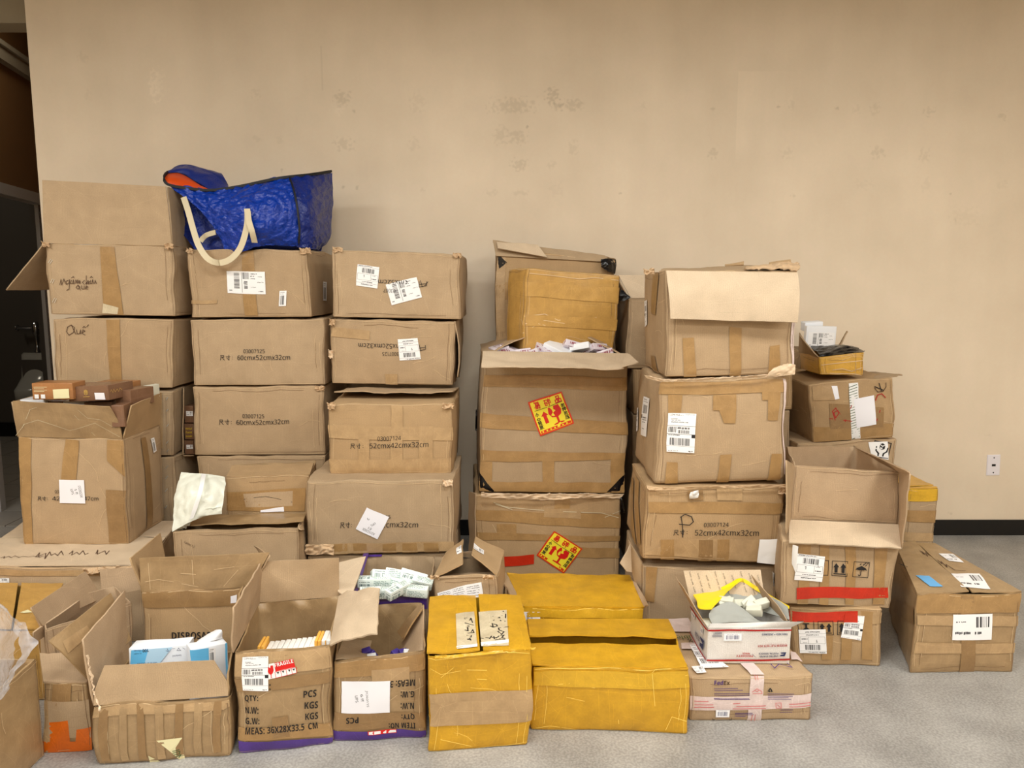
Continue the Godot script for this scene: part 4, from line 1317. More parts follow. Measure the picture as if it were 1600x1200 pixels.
	tape(b24.face("F"), [.363,.191,.652,.167,.651,.214,.363,.239])
	tape(b24.face("F"), [.347,.388,.419,.388,.419,.462,.347,.505])
	tape(b24.face("F"), [.095,.135,.259,.151,.259,.195,.095,.182], "tape_red")
	tape(b24.face("F"), [.302,.369,.469,.359,.471,.401,.304,.408], "tape_pale")
	strokes(b24.face("F"), [[.001,.974,.092,.681,.294,.559,.548,.392,.856,.31,.984,0], [.016,.848,.142,.512], [.882,0,.999,.492]], [.082,.362,.645,.367,.068], 0.0030, "film_pale", "loose_tape_edge")
	stick("fragile_sticker", b24.face("F"), [.269,.191,.394,.105,.477,.222,.351,.305], "sticker_red", "yellow and red square fragile sticker in Chinese")
	stick("sticker_face", b24.face("F"), [.278,.192,.393,.113,.469,.221,.353,.297], "sticker_yellow")
	shapes(b24.face("F"), [[.27,.27,.27,.5,.22,.5,.32,.62,.42,.5,.37,.5,.37,.27]], [.269,.191,.394,.105,.141], "red_mark", "arrow_mark")
	shapes(b24.face("F"), [[.46,.66,.43,.5,.5,.38,.6,.35,.6,.2,.48,.18,.48,.15,.78,.15,.78,.18,.66,.2,.66,.35,.76,.4,.8,.52,.76,.68,.62,.68,.6,.6,.64,.54,.56,.5,.55,.6,.5,.68]], [.269,.191,.394,.105,.141], "red_mark", "glass_mark")
	shapes(b24.face("F"), [[.06,.05,.94,.05,.94,.12,.06,.12]], [.269,.191,.394,.105,.141], "sticker_red", "red_strip")
	shapes(b24.face("F"), [[.1,.065,.14,.065,.14,.105,.1,.105]], [.269,.191,.394,.105,.141], "sticker_yellow", "fine_print")
	shapes(b24.face("F"), [[.216,.065,.256,.065,.256,.105,.216,.105]], [.269,.191,.394,.105,.141], "sticker_yellow", "fine_print")
	shapes(b24.face("F"), [[.332,.065,.372,.065,.372,.105,.332,.105]], [.269,.191,.394,.105,.141], "sticker_yellow", "fine_print")
	shapes(b24.face("F"), [[.448,.065,.488,.065,.488,.105,.448,.105]], [.269,.191,.394,.105,.141], "sticker_yellow", "fine_print")
	shapes(b24.face("F"), [[.564,.065,.604,.065,.604,.105,.564,.105]], [.269,.191,.394,.105,.141], "sticker_yellow", "fine_print")
	shapes(b24.face("F"), [[.68,.065,.72,.065,.72,.105,.68,.105]], [.269,.191,.394,.105,.141], "sticker_yellow", "fine_print")
	shapes(b24.face("F"), [[.796,.065,.836,.065,.836,.105,.796,.105]], [.269,.191,.394,.105,.141], "sticker_yellow", "fine_print")
	han(b24.face("F"), "易", [.342,.267,.37,.249,.027], 0.0042, "red_mark")
	han(b24.face("F"), "碎", [.38,.242,.408,.224,.027], 0.0036, "red_mark")
	han(b24.face("F"), "品", [.418,.217,.446,.199,.027], 0.0042, "red_mark")
	han(b24.face("F"), "小", [.321,.247,.337,.236,.016], 0.0024, "ink")
	han(b24.face("F"), "心", [.311,.233,.327,.222,.016], 0.0024, "ink")
	han(b24.face("F"), "轻", [.301,.219,.317,.208,.016], 0.0024, "ink")
	han(b24.face("F"), "放", [.29,.204,.307,.193,.016], 0.0024, "ink")
	han(b24.face("F"), "勿", [.419,.187,.436,.176,.016], 0.0024, "ink")
	han(b24.face("F"), "摔", [.409,.173,.425,.161,.016], 0.0024, "ink")
	han(b24.face("F"), "勿", [.398,.158,.415,.147,.016], 0.0024, "ink")
	han(b24.face("F"), "压", [.388,.143,.404,.132,.016], 0.0024, "ink")
	strokes(b24.face("F"), [[.1,.71,.45,.7], [.5,.7,.9,.71]], [.269,.191,.394,.105,.141], 0.0018, "ink", "fine_print")
	var f31 := flap(b24.root, Vector3(.318, .461, .35), Vector3(.383, .366, .053), Vector3(.4, .302, .054), Vector3(.337, .387, .331), {"mat": "tape_black", "called": "black_corner_tape"})
	var f32 := flap(b24.root, Vector3(-.351, .476, .268), Vector3(-.321, .484, .33), Vector3(-.325, .218, .33), Vector3(-.353, .196, .268), {"mat": "card_grey", "called": "side_board"})
	sheet("torn_edge", b24.root, Vector3(.142, 0, -3.629), [-.163,.472,-3.28,0,.459,-3.285,.169,.452,-3.29,.311,.455,-3.3,.471,.446,-3.31,-.16,.495,-3.27,0,.484,-3.27,.14,.482,-3.28,.31,.475,-3.29,.475,.469,-3.3], 2, 5, "torn_pale", {"crumple": .012, "freq": 30, "th": .003, "sub": 10})
	var b33 := carton("cardboard_box", "tall worn brown carton with black corner tape behind the ochre tape-wrapped one", "cardboard box", "", Vector3(.208, 1.088, -3.9), 0, [-.285,0,.18,.285,0,.18,-.285,.473,.18,.285,.415,.18,-.285,0,-.18,.285,0,-.18,-.285,.473,-.18,.285,.415,-.18], {"mat": "card_warm", "bulge": .009, "open": true, "seed": 122.1})
	tape(b33.face("F"), [.002,.219,.578,.216,.576,.292,.003,.296])
	tape(b33.face("F"), [.002,.068,.046,.069,.046,.428,.003,.427], "tape_pale")
	tape(b33.face("F"), [0,.413,0,.344,.052,.389,.009,.419], "tape_black")
	var f34 := flap(b33.root, Vector3(-.285, .439, .19), Vector3(.274, .409, .19), Vector3(.238, .442, .16), Vector3(-.3, .513, .16), {"mat": "card_grey", "called": "lid_flap", "rough": .003})
	var f35 := flap(b33.root, Vector3(-.275, .474, .21), Vector3(-.041, .432, .21), Vector3(-.086, .488, .18), Vector3(-.282, .506, .18), {"mat": "card_light", "called": "torn_flap", "rough": .003})
	var f36 := flap(b33.root, Vector3(-.3, .507, .155), Vector3(.238, .437, .155), Vector3(.332, .431, -.15), Vector3(-.248, .503, -.15), {"mat": "card_grey", "called": "top_flap"})
	sheet("black_corner_tape", b33.root, Vector3(.208, 1.088, -3.9), [.425,1.472,-3.68,.459,1.454,-3.69,.494,1.443,-3.72,.424,1.49,-3.68,.462,1.484,-3.69,.501,1.482,-3.73,.422,1.511,-3.69,.457,1.515,-3.7,.499,1.51,-3.74], 3, 3, "tape_black", {"crumple": .004, "freq": 20, "th": .004})
	stick("label", b33.face("L"), [1.653,.248,1.368,.239,1.36,.293,1.646,.297], "small_label")
	var b37 := carton("cardboard_box", "ochre-yellow tape-wrapped carton tilted on top of the tall sticker carton", "cardboard box", "", Vector3(.209, 1.092, -3.526), .167, [-.176,0,.078,.245,0,.078,-.159,.372,.08,.271,.342,.082,-.23,0,-.078,.161,0,-.078,-.215,.372,-.075,.185,.342,-.073], {"mat": "taped_gold", "bulge": .006, "r": .008, "seed": 136.9})
	tape(b37.face("F"), [-.003,.242,.426,.226,.426,.298,-.003,.301], "taped_gold")
	tape(b37.face("F"), [-.003,.117,.423,.099,.424,.154,-.002,.166], "taped_gold")
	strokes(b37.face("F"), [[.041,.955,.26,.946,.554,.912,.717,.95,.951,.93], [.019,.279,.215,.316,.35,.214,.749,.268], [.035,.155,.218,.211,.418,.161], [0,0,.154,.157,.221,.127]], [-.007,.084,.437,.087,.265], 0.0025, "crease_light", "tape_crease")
	var p38 := pack("wrapped_pack", "small film-wrapped pack in the tall sticker carton, beside the lifted side flap", "pack", "film-wrapped packs in the tall carton", Vector3(-.054, 1.09, -3.42), Vector3(.051, .3, .25), Vector3(.07, .03, .1), "pack_pink")
	var p39 := pack("wrapped_pack", "small film-wrapped pack in the tall sticker carton, second along from the side flap", "pack", "film-wrapped packs in the tall carton", Vector3(0, 1.083, -3.4), Vector3(.208, .8, -.15), Vector3(.08, .03, .1), "pack_pink")
	var p40 := pack("wrapped_pack", "small film-wrapped pack in the tall sticker carton, third along from the side flap", "pack", "film-wrapped packs in the tall carton", Vector3(.042, 1.076, -3.39), Vector3(-.209, .2, .1), Vector3(.07, .03, .1), "pack_pink")
	var p41 := pack("wrapped_pack", "small film-wrapped pack in the tall sticker carton, just before the glossy heap, tilted", "pack", "film-wrapped packs in the tall carton", Vector3(.099, 1.078, -3.4), Vector3(.011, -.3, .4), Vector3(.08, .03, .11), "pack_pink")
	var p42 := pack("wrapped_pack", "small film-wrapped pack in the tall sticker carton, at the start of the glossy heap", "pack", "film-wrapped packs in the tall carton", Vector3(.148, 1.087, -3.42), Vector3(.393, .4, -.25), Vector3(.08, .03, .1), "pack_pink")
	var p43 := pack("wrapped_pack", "small film-wrapped pack in the tall sticker carton, at the crest, white side up", "pack", "film-wrapped packs in the tall carton", Vector3(.205, 1.093, -3.42), Vector3(.396, 1.1, .15), Vector3(.09, .03, .12), "white_gloss")
	var p44 := pack("wrapped_pack", "small film-wrapped pack in the tall sticker carton, beside the crest pack, leaning back", "pack", "film-wrapped packs in the tall carton", Vector3(.266, 1.097, -3.44), Vector3(-.374, .2, -.3), Vector3(.09, .03, .11), "pack_pink")
	var p45 := pack("wrapped_pack", "small film-wrapped pack in the tall sticker carton, whitest of the heap, lying flat", "pack", "film-wrapped packs in the tall carton", Vector3(.319, 1.092, -3.43), Vector3(-.293, -.4, .2), Vector3(.09, .03, .12), "white_gloss")
	var p46 := pack("wrapped_pack", "small film-wrapped pack in the tall sticker carton, toward the closed side flap", "pack", "film-wrapped packs in the tall carton", Vector3(.369, 1.087, -3.42), Vector3(-.449, .6, -.1), Vector3(.08, .03, .1), "pack_pink")
	var p47 := pack("wrapped_pack", "small film-wrapped pack in the tall sticker carton, half under the closed side flap", "pack", "film-wrapped packs in the tall carton", Vector3(.413, 1.078, -3.4), Vector3(-.059, 0, .3), Vector3(.07, .03, .1), "pack_pink")
	var b48 := carton("cardboard_box", "plain brown carton behind the fifth stack, a narrow strip showing beside it, lower of two", "cardboard box", "", Vector3(.952, 0, -3.825), 0, [-.374,0,.225,.374,0,.225,-.374,.779,.225,.374,.8,.225,-.374,0,-.225,.374,0,-.225,-.374,.779,-.225,.374,.8,-.225], {"mat": "card_grey", "seed": 177.6})
	var b49 := carton("cardboard_box", "brown taped carton behind the fifth stack, a narrow strip showing beside it, upper of two", "cardboard box", "", Vector3(.953, .782, -3.825), 0, [-.375,0,.225,.375,.022,.225,-.38,.214,.225,.37,.196,.225,-.375,0,-.225,.375,.022,-.225,-.38,.214,-.225,.37,.196,-.225], {"mat": "card_warm", "seed": 181.3})
	var b50 := carton("cardboard_box", "open brown carton with raised flap wedged behind between the sticker carton and the fifth stack", "cardboard box", "", Vector3(.683, .997, -3.82), 0, [-.143,0,.2,.143,0,.2,-.137,.329,.2,.142,.329,.2,-.143,0,-.2,.143,0,-.2,-.137,.329,-.2,.142,.329,-.2], {"open": true, "mat": "card_pale", "seed": 185})
	var f51 := flap(b50.root, Vector3(-.128, .332, .2), Vector3(-.023, .332, .2), Vector3(-.024, .439, .16), Vector3(-.181, .439, .16), {"mat": "card_light", "called": "flap"})
	var f52 := flap(b50.root, Vector3(-.137, .329, -.2), Vector3(-.137, .329, .2), Vector3(-.179, .43, .14), Vector3(-.155, .442, -.13), {"mat": "card_pale", "called": "side_flap"})
	sheet("black_tape", b50.root, Vector3(.683, .997, -3.82), [.501,1.317,-3.6,.522,1.317,-3.6,.546,1.326,-3.6,.501,1.341,-3.6,.525,1.344,-3.6,.552,1.335,-3.6,.508,1.37,-3.61,.52,1.365,-3.61,.538,1.347,-3.61], 3, 3, "tape_black", {"crumple": .003, "th": .002})
	var b53 := carton("cardboard_box", "brown carton on the floor under the fifth stack, behind the open white postal box", "cardboard box", "", Vector3(.761, 0, -3.05), 0, [-.259,0,.21,.259,0,.21,-.259,.32,.21,.259,.315,.21,-.259,0,-.21,.259,0,-.21,-.259,.32,-.21,.259,.315,-.21], {"mat": "card_grey", "seed": 196.1})
	var b54 := carton("cardboard_box", "brown carton third from the top of the fifth stack, penned with a large letter P", "cardboard box", "", Vector3(.756, .339, -3.02), 0, [-.262,.02,.21,.255,0,.21,-.247,.3,.21,.268,.303,.21,-.255,.02,-.21,.262,0,-.21,-.239,.3,-.21,.275,.303,-.21], {"mat": "card_warm", "r": .008, "seed": 199.8})
	var b55 := carton("cardboard_box", "brown carton with a tall shipping label and short tape strips, under the pale-flapped one", "cardboard box", "", Vector3(.784, .644, -3.06), 0, [-.247,0,.23,.247,.015,.23,-.232,.398,.23,.233,.41,.23,-.247,0,-.23,.247,.015,-.23,-.232,.398,-.23,.233,.41,-.23], {"mat": "card", "r": .017, "bulge": .011, "seed": 203.5})
	var b56 := carton("cardboard_box", "large brown carton with a pale flap folded down over its front, topping its stack", "cardboard box", "", Vector3(.812, 1.051, -3.08), 0, [-.238,0,.23,.238,.01,.23,-.248,.395,.23,.236,.388,.23,-.238,0,-.23,.238,.01,-.23,-.248,.395,-.23,.236,.388,-.23], {"mat": "card", "r": .008, "open": true, "seed": 207.2})
	var f57 := flap(b56.root, Vector3(.234, .386, .235), Vector3(-.247, .393, .235), Vector3(-.237, .219, .28), Vector3(.223, .206, .29), {"mat": "card_light", "called": "front_flap", "rough": .004, "curl": .02})
	var f58 := flap(b56.root, Vector3(-.253, .392, .13), Vector3(.27, .392, .13), Vector3(.387, .428, -.17), Vector3(-.169, .404, -.17), {"mat": "card", "called": "top_flap", "rough": .003})
	var f59 := flap(b56.root, Vector3(.066, .417, -.12), Vector3(.142, .422, -.12), Vector3(.145, .435, -.13), Vector3(.068, .425, -.13), {"mat": "card_warm", "called": "torn_flap"})
	var f60 := flap(b56.root, Vector3(.248, .422, -.12), Vector3(.337, .427, -.12), Vector3(.337, .443, -.13), Vector3(.25, .433, -.13), {"mat": "card_warm", "called": "torn_flap"})
	sheet("torn_edge", b56.root, Vector3(.812, 1.051, -3.08), [.888,1.451,-2.95,.973,1.451,-2.95,1.03,1.453,-2.94,1.08,1.446,-2.93,.902,1.456,-3,.989,1.464,-3,1.058,1.469,-3,1.11,1.459,-3,.932,1.463,-3.1,1.021,1.473,-3.1,1.098,1.481,-3.1,1.144,1.476,-3.1], 3, 4, "torn", {"crumple": .014, "freq": 22, "th": .004})
	tape(b56.face("F"), [.07,-.009,.114,-.009,.105,.145,.063,.143])
	tape(b56.face("F"), [.239,-.007,.282,-.006,.278,.181,.233,.184])
	tape(b56.face("F"), [.388,.004,.429,.008,.427,.116,.389,.111])
	tape(b56.face("F"), [.475,.005,.485,.007,.478,.378,.457,.377], "tape_white")
	tape(b56.face("L"), [.214,.222,.309,.22,.336,.382,.229,.383], "tape_dark")
	stick("label", b56.face("L"), [.034,.156,.111,.173,.113,.275,.036,.262], "tall_label")
	tape(b56.face("L"), [.225,-.015,.334,-.005,.267,.06,.197,.056], "tape_dark")
	sheet("torn_flap", b55.root, Vector3(.784, .644, -3.06), [.939,1.059,-2.81,.979,1.061,-2.81,1.019,1.063,-2.81,1.042,1.066,-2.81,.949,1.079,-2.8,.981,1.083,-2.8,1.019,1.086,-2.8,1.044,1.087,-2.81,.971,1.095,-2.8,.995,1.102,-2.8,1.02,1.107,-2.8,1.043,1.101,-2.81], 3, 4, "torn_pale", {"crumple": .005, "freq": 18, "th": .004})
	sheet("torn_edge", b55.root, Vector3(.784, .644, -3.06), [.509,1.045,-2.86,.556,1.037,-2.815,.637,1.04,-2.81,.755,1.044,-2.81,.897,1.054,-2.81,1.005,1.061,-2.81,.496,1.056,-2.87,.547,1.049,-2.81,.635,1.048,-2.8,.752,1.055,-2.8,.893,1.062,-2.8,1.009,1.07,-2.81], 2, 6, "torn_pale", {"crumple": .007, "freq": 34, "th": .002, "sub": 12})
	tape(b55.face("F"), [-.004,.341,.48,.341,.48,.387,-.004,.387])
	tape(b55.face("F"), [.037,.273,.083,.26,.086,.339,.035,.34])
	tape(b55.face("F"), [.246,.231,.287,.23,.291,.339,.203,.339])
	tape(b55.face("F"), [.203,.281,.29,.278,.291,.339,.203,.339])
	tape(b55.face("F"), [.388,.314,.454,.313,.456,.342,.388,.343])
	tape(b55.face("F"), [.409,.239,.45,.235,.456,.342,.41,.343])
	tape(b55.face("F"), [.04,.001,.085,0,.08,.084,.038,.085])
	tape(b55.face("F"), [.231,-.01,.273,-.008,.279,.11,.236,.109])
	tape(b55.face("F"), [.414,-.003,.461,-.002,.464,.105,.428,.106])
	stick("shipping_label", b55.face("F"), [.035,.126,.138,.119,.141,.269,.037,.274], "ship_label")
	tape(b55.face("F"), [.474,.023,.481,.022,.479,.392,.465,.39], "tape_white")
	stick("label", b55.face("L"), [.186,.137,.314,.152,.318,.308,.192,.297], "tall_label")
	stick("label", b55.face("L"), [.045,.123,.105,.14,.073,.233,.027,.223], "tall_label")
	tape(b54.face("F"), [.008,.191,.516,.191,.516,.234,.007,.235])
	tape(b54.face("F"), [.486,.006,.471,.094,.132,.09,-.001,.018], "tape_pale")
	tape(b54.face("F"), [.073,-.005,.122,-.003,.115,.085,.067,.083])
	tape(b54.face("F"), [.214,.001,.267,.003,.26,.089,.207,.087], "tape_dark")
	tape(b54.face("F"), [.284,.004,.33,.005,.323,.09,.277,.089])
	tape(b54.face("F"), [.156,.241,.214,.241,.211,.281,.153,.281], "tape_dark")
	tape(b54.face("F"), [.265,.241,.361,.241,.357,.285,.261,.286], "tape_pale")
	letters(b54.face("F"), "03007124", [.222,.138,.317,.141,.016])
	han(b54.face("F"), "尺寸：", [.109,.102,.179,.105,.024], 0.0022, "ink")
	letters(b54.face("F"), "52cmx42cmx32cm", [.191,.104,.431,.108,.022])
	strokes(b54.face("F"), [[.227,0,.181,.501,.054,.891], [.009,.891,.316,.999,.78,.885,.937,.664,.678,.527,-.054,.586]], [.134,.095,.187,.097,.092], 0.0032, "ink", "handwriting")
	sheet("white_paper_wrap", b54.root, Vector3(.756, .339, -3.02), [.928,.35,-2.795,.968,.347,-2.79,1.002,.344,-2.79,.931,.393,-2.795,.971,.395,-2.79,1.007,.395,-2.79,.934,.44,-2.795,.971,.442,-2.79,1.008,.445,-2.79], 3, 3, "white", {"crumple": .002, "th": .002})
	sheet("torn_edge", b54.root, Vector3(.756, .339, -3.02), [.511,.632,-2.8,.573,.633,-2.79,.74,.64,-2.79,.859,.643,-2.79,1.022,.643,-2.79,.507,.644,-2.82,.573,.643,-2.79,.739,.649,-2.785,.858,.651,-2.785,1.024,.655,-2.79], 2, 5, "torn", {"crumple": .007, "freq": 34, "th": .002, "sub": 12})
	sheet("torn_patch", b54.root, Vector3(.756, .339, -3.02), [.665,.6,-2.792,.678,.602,-2.785,.694,.603,-2.792,.662,.613,-2.79,.675,.622,-2.775,.698,.618,-2.79,.667,.625,-2.79,.681,.633,-2.78,.695,.633,-2.79], 3, 3, "white", {"crumple": .004, "freq": 30, "th": .002})
	tape(b54.face("L"), [.197,-.007,.28,.009,.125,.24,.034,.23])
	tape(b54.face("L"), [.318,.037,.395,.051,.251,.274,.167,.265])
	tape(b53.face("F"), [.011,.18,.05,.175,.054,.313,.012,.313])
	var f61 := flap(b53.root, Vector3(-.255, .193, .19), Vector3(-.257, .328, .19), Vector3(-.301, .404, .15), Vector3(-.282, .242, .15), {"mat": "card_grey", "called": "torn_flap", "rough": .003})
	var f62 := flap(b53.root, Vector3(-.294, .279, .17), Vector3(-.301, .393, .17), Vector3(-.342, .323, .19), Vector3(-.314, .289, .19), {"mat": "card_light", "called": "torn_flap", "rough": .003})
	var b63 := carton("cardboard_box", "lowest carton of the red-tape stack, on the floor, with two white labels", "cardboard box", "", Vector3(1.203, 0, -2.874), -.031, [-.156,0,.2,.156,0,.2,-.177,.228,.201,.156,.225,.2,-.156,0,-.2,.156,0,-.2,-.177,.228,-.199,.156,.225,-.2], {"mat": "card_warm", "r": .008, "seed": 233.1})
	var b64 := carton("cardboard_box", "brown carton with umbrella and arrow symbols above its red tape strip", "cardboard box", "", Vector3(1.221, .211, -2.854), .139, [-.292,.048,.185,.142,0,.185,-.287,.286,.186,.164,.234,.189,-.142,.048,-.185,.292,0,-.185,-.137,.286,-.185,.314,.234,-.182], {"mat": "card", "r": .008, "seed": 236.8})
	tape(b63.face("F"), [.002,.166,.326,.165,.324,.212,.002,.215], "tape_pale")
	tape(b63.face("F"), [.104,.024,.142,.025,.146,.211,.105,.21])
	tape(b63.face("F"), [.176,.025,.214,.026,.214,.212,.173,.211])
	tape(b63.face("F"), [.254,.027,.292,.027,.288,.214,.247,.213])
	tape(b63.face("F"), [-.005,.171,.233,.173,.236,.213,-.001,.21], "tape_red")
	strokes(b63.face("F"), [[0,0,1,0,1,1,0,1,0,0]], [.077,.175,.023,.174,.052], 0.0022, "ink", "printed_symbol")
	shapes(b63.face("F"), [[.25,.85,.28,.6,.44,.46,.44,.22,.3,.2,.3,.12,.7,.12,.7,.2,.56,.22,.56,.46,.72,.6,.75,.85,.55,.85,.5,.7,.45,.85]], [.077,.175,.023,.174,.052], "ink", "printed_symbol")
	strokes(b63.face("F"), [[0,0,1,0,1,1,0,1,0,0]], [.093,.123,.146,.124,.052], 0.0022, "ink", "printed_symbol")
	shapes(b63.face("F"), [[.18,.22,.18,.58,.08,.58,.27,.86,.46,.58,.36,.58,.36,.22], [.64,.22,.64,.58,.54,.58,.73,.86,.92,.58,.82,.58,.82,.22], [.1,.1,.9,.1,.9,.17,.1,.17]], [.093,.123,.146,.124,.052], "ink", "printed_symbol")
	strokes(b63.face("F"), [[0,0,1,0,1,1,0,1,0,0]], [.16,.125,.214,.123,.052], 0.0022, "ink", "printed_symbol")
	shapes(b63.face("F"), [[.18,.22,.18,.58,.08,.58,.27,.86,.46,.58,.36,.58,.36,.22], [.64,.22,.64,.58,.54,.58,.73,.86,.92,.58,.82,.58,.82,.22], [.1,.1,.9,.1,.9,.17,.1,.17]], [.16,.125,.214,.123,.052], "ink", "printed_symbol")
	stick("shipping_label", b63.face("F"), [.119,.146,.023,.142,.021,.048,.122,.049], "unit_label")
	stick("shipping_label", b63.face("F"), [.172,.115,.247,.104,.259,.196,.191,.199], "ship_label")
	tape(b63.face("F"), [.183,.172,.233,.171,.234,.208,.187,.207], "tape_red")
	tape(b64.face("F"), [.076,.001,.116,.001,.104,.226,.061,.226])
	tape(b64.face("F"), [.157,.005,.192,.005,.177,.227,.138,.226])
	tape(b64.face("F"), [.261,.011,.297,.01,.278,.228,.238,.228])
	tape(b64.face("F"), [.374,.016,.421,.016,.396,.23,.347,.229])
	tape(b64.face("F"), [.071,.023,.432,.044,.428,.086,.065,.068], "tape_red")
	strokes(b64.face("F"), [[0,0,1,0,1,1,0,1,0,0]], [.194,.117,.253,.119,.055], 0.0022, "ink", "printed_symbol")
	shapes(b64.face("F"), [[.18,.22,.18,.58,.08,.58,.27,.86,.46,.58,.36,.58,.36,.22], [.64,.22,.64,.58,.54,.58,.73,.86,.92,.58,.82,.58,.82,.22], [.1,.1,.9,.1,.9,.17,.1,.17]], [.194,.117,.253,.119,.055], "ink", "printed_symbol")
	strokes(b64.face("F"), [[0,0,1,0,1,1,0,1,0,0]], [.275,.12,.335,.12,.055], 0.0022, "ink", "printed_symbol")
	shapes(b64.face("F"), [[.12,.45,.22,.6,.38,.68,.5,.74,.62,.68,.78,.6,.88,.45,.75,.48,.62,.45,.5,.49,.38,.45,.25,.48]], [.275,.12,.335,.12,.055], "ink", "printed_symbol")
	strokes(b64.face("F"), [[.5,.5,.5,.14,.42,.08,.36,.14], [.4,.82,.45,.88], [.6,.8,.65,.86], [.75,.76,.8,.82], [.7,.9,.75,.95], [.85,.9,.9,.95]], [.275,.12,.335,.12,.055], 0.0030, "ink", "printed_symbol")
	strokes(b64.face("F"), [[0,0,1,0,1,1,0,1,0,0]], [.12,.117,.178,.118,.055], 0.0022, "ink", "printed_symbol")
	shapes(b64.face("F"), [[.25,.85,.28,.6,.44,.46,.44,.22,.3,.2,.3,.12,.7,.12,.7,.2,.56,.22,.56,.46,.72,.6,.75,.85,.55,.85,.5,.7,.45,.85]], [.12,.117,.178,.118,.055], "ink", "printed_symbol")
	stick("shipping_label", b64.face("F"), [.052,.098,.157,.092,.162,.187,.058,.19], "unit_label")
	stick("label", b64.face("L"), [.08,-.059,.243,-.003,.274,.064,.159,.031], "slip_label")
	sheet("white_paper_wrap", b64.root, Vector3(1.221, .211, -2.854), [.95,.422,-2.63,.952,.409,-2.62,.955,.394,-2.61,.949,.457,-2.63,.952,.456,-2.62,.957,.45,-2.61,.95,.49,-2.63,.953,.491,-2.62,.959,.49,-2.61], 3, 3, "white", {"crumple": .001, "th": .002})
	var b65 := carton("cardboard_box", "empty open carton with bare pale inside and its lower flap spread over the red-tape carton", "cardboard box", "", Vector3(1.27, .496, -2.969), .138, [-.278,.039,.193,.16,0,.193,-.271,.244,.194,.151,.203,.192,-.143,.039,-.124,.261,0,-.262,-.137,.244,-.123,.253,.203,-.263], {"mat": "card_in", "open": true, "bulge": .002, "rough": .002, "step": .04, "seed": 240.5})
	var f66 := flap(b65.root, Vector3(.15, .005, .207), Vector3(-.28, .04, .198), Vector3(-.345, 0, .325), Vector3(.082, -.043, .329), {"mat": "card_light", "called": "lower_flap", "rough": .003})
	var f67 := flap(b65.root, Vector3(-.357, .03, .323), Vector3(-.278, .04, .198), Vector3(-.271, .244, .194), Vector3(-.367, .296, .322), {"mat": "card", "called": "side_panel", "rough": .001})
	var f68 := flap(b65.root, Vector3(.162, 0, .193), Vector3(.085, -.041, .329), Vector3(.057, .248, .381), Vector3(.151, .205, .192), {"mat": "card_in", "called": "side_panel", "rough": .002})
	var f69 := flap(b65.root, Vector3(.151, .203, .192), Vector3(.057, .248, .381), Vector3(.057, .253, .381), Vector3(.151, .238, -.111), {"mat": "card_in", "called": "side_panel", "rough": .001})
	var b70 := carton("cardboard_box", "brown carton with the open-hands handling label, under the red-scribbled carton", "cardboard box", "", Vector3(1.561, 0, -3.77), 0, [-.228,0,.25,.228,0,.25,-.228,.653,.25,.228,.684,.25,-.228,0,-.25,.228,0,-.25,-.228,.653,-.25,.228,.684,-.25], {"mat": "card", "seed": 259})
	stick("handling_label", b70.face("F"), [.345,.588,.428,.568,.418,.659,.331,.654], "white")
	strokes(b70.face("F"), [[.04,.04,.96,.04,.96,.96,.04,.96,.04,.04]], [.346,.584,.426,.572,.081], 0.0040, "ink", "printed_symbol")
	shapes(b70.face("F"), [[.35,.78,.5,.7,.5,.5,.35,.58], [.52,.7,.66,.78,.66,.58,.52,.5], [.36,.82,.5,.9,.64,.82,.51,.75], [.14,.68,.2,.68,.22,.45,.4,.3,.4,.12,.32,.12,.3,.26,.14,.42], [.86,.68,.8,.68,.78,.45,.6,.3,.6,.12,.68,.12,.7,.26,.86,.42]], [.346,.584,.426,.572,.081], "ink", "printed_symbol")
	var b71 := carton("cardboard_box", "battered brown carton with red scribbles, a striped tape and a white paper slip", "cardboard box", "", Vector3(1.591, .655, -3.73), -.11, [-.157,0,.208,.208,.036,.208,-.189,.279,.212,.187,.317,.211,-.208,0,-.208,.157,.036,-.208,-.24,.279,-.205,.136,.317,-.206], {"mat": "card_warm", "r": .008, "bulge": .007, "rough": .003, "step": .016, "seed": 262.7})
	tape(b71.face("F"), [.003,.006,.369,-.003,.37,.067,.005,.074])
	tape(b71.face("F"), [.082,.061,.321,.049,.323,.145,.083,.183], "tape_dark")
	tape(b71.face("F"), [.018,.204,.112,.196,.101,.266,.016,.271], "tape_pale")
	tape(b71.face("F"), [.178,-.007,.219,-.01,.21,.266,.171,.266], "white")
	strokes(b71.face("F"), [[-.175,.953,.481,.999], [-.151,.906,.506,.952], [-.127,.859,.532,.904], [-.103,.811,.557,.857], [-.079,.764,.582,.81], [-.055,.716,.607,.763], [-.031,.669,.632,.715], [-.006,.621,.657,.668], [.018,.574,.683,.62], [.042,.526,.708,.573], [.066,.479,.733,.525], [.091,.431,.759,.478], [.115,.383,.784,.43], [.14,.335,.81,.383], [.164,.288,.835,.335], [.188,.24,.861,.287], [.213,.192,.886,.239], [.237,.144,.912,.192], [.262,.096,.938,.144], [.287,.048,.963,.096], [.311,0,.989,.048]], [.165,.006,.214,.003,.254], 0.0026, "ink_green", "tape_stripe")
	stick("torn_label", b71.face("F"), [.109,.199,.129,.201,.12,.259,.095,.261], "blank_label")
	strokes(b71.face("F"), [[-.002,.117,.392,0], [.091,.07,.04,.375,.096,.492,.156,.304,.102,.141,.064,.328,.132,.398,.277,0,.38,.559], [.794,.764,.823,.948,.9,.993,.972,.855], [.839,.023,.885,.394]], [.081,.098,.33,.079,.13], 0.0040, "ink_red", "handwriting")
	strokes(b71.face("F"), [[-.029,.5,.994,.083], [.44,.998,.785,0]], [.282,.227,.321,.223,.036], 0.0040, "ink", "handwriting")
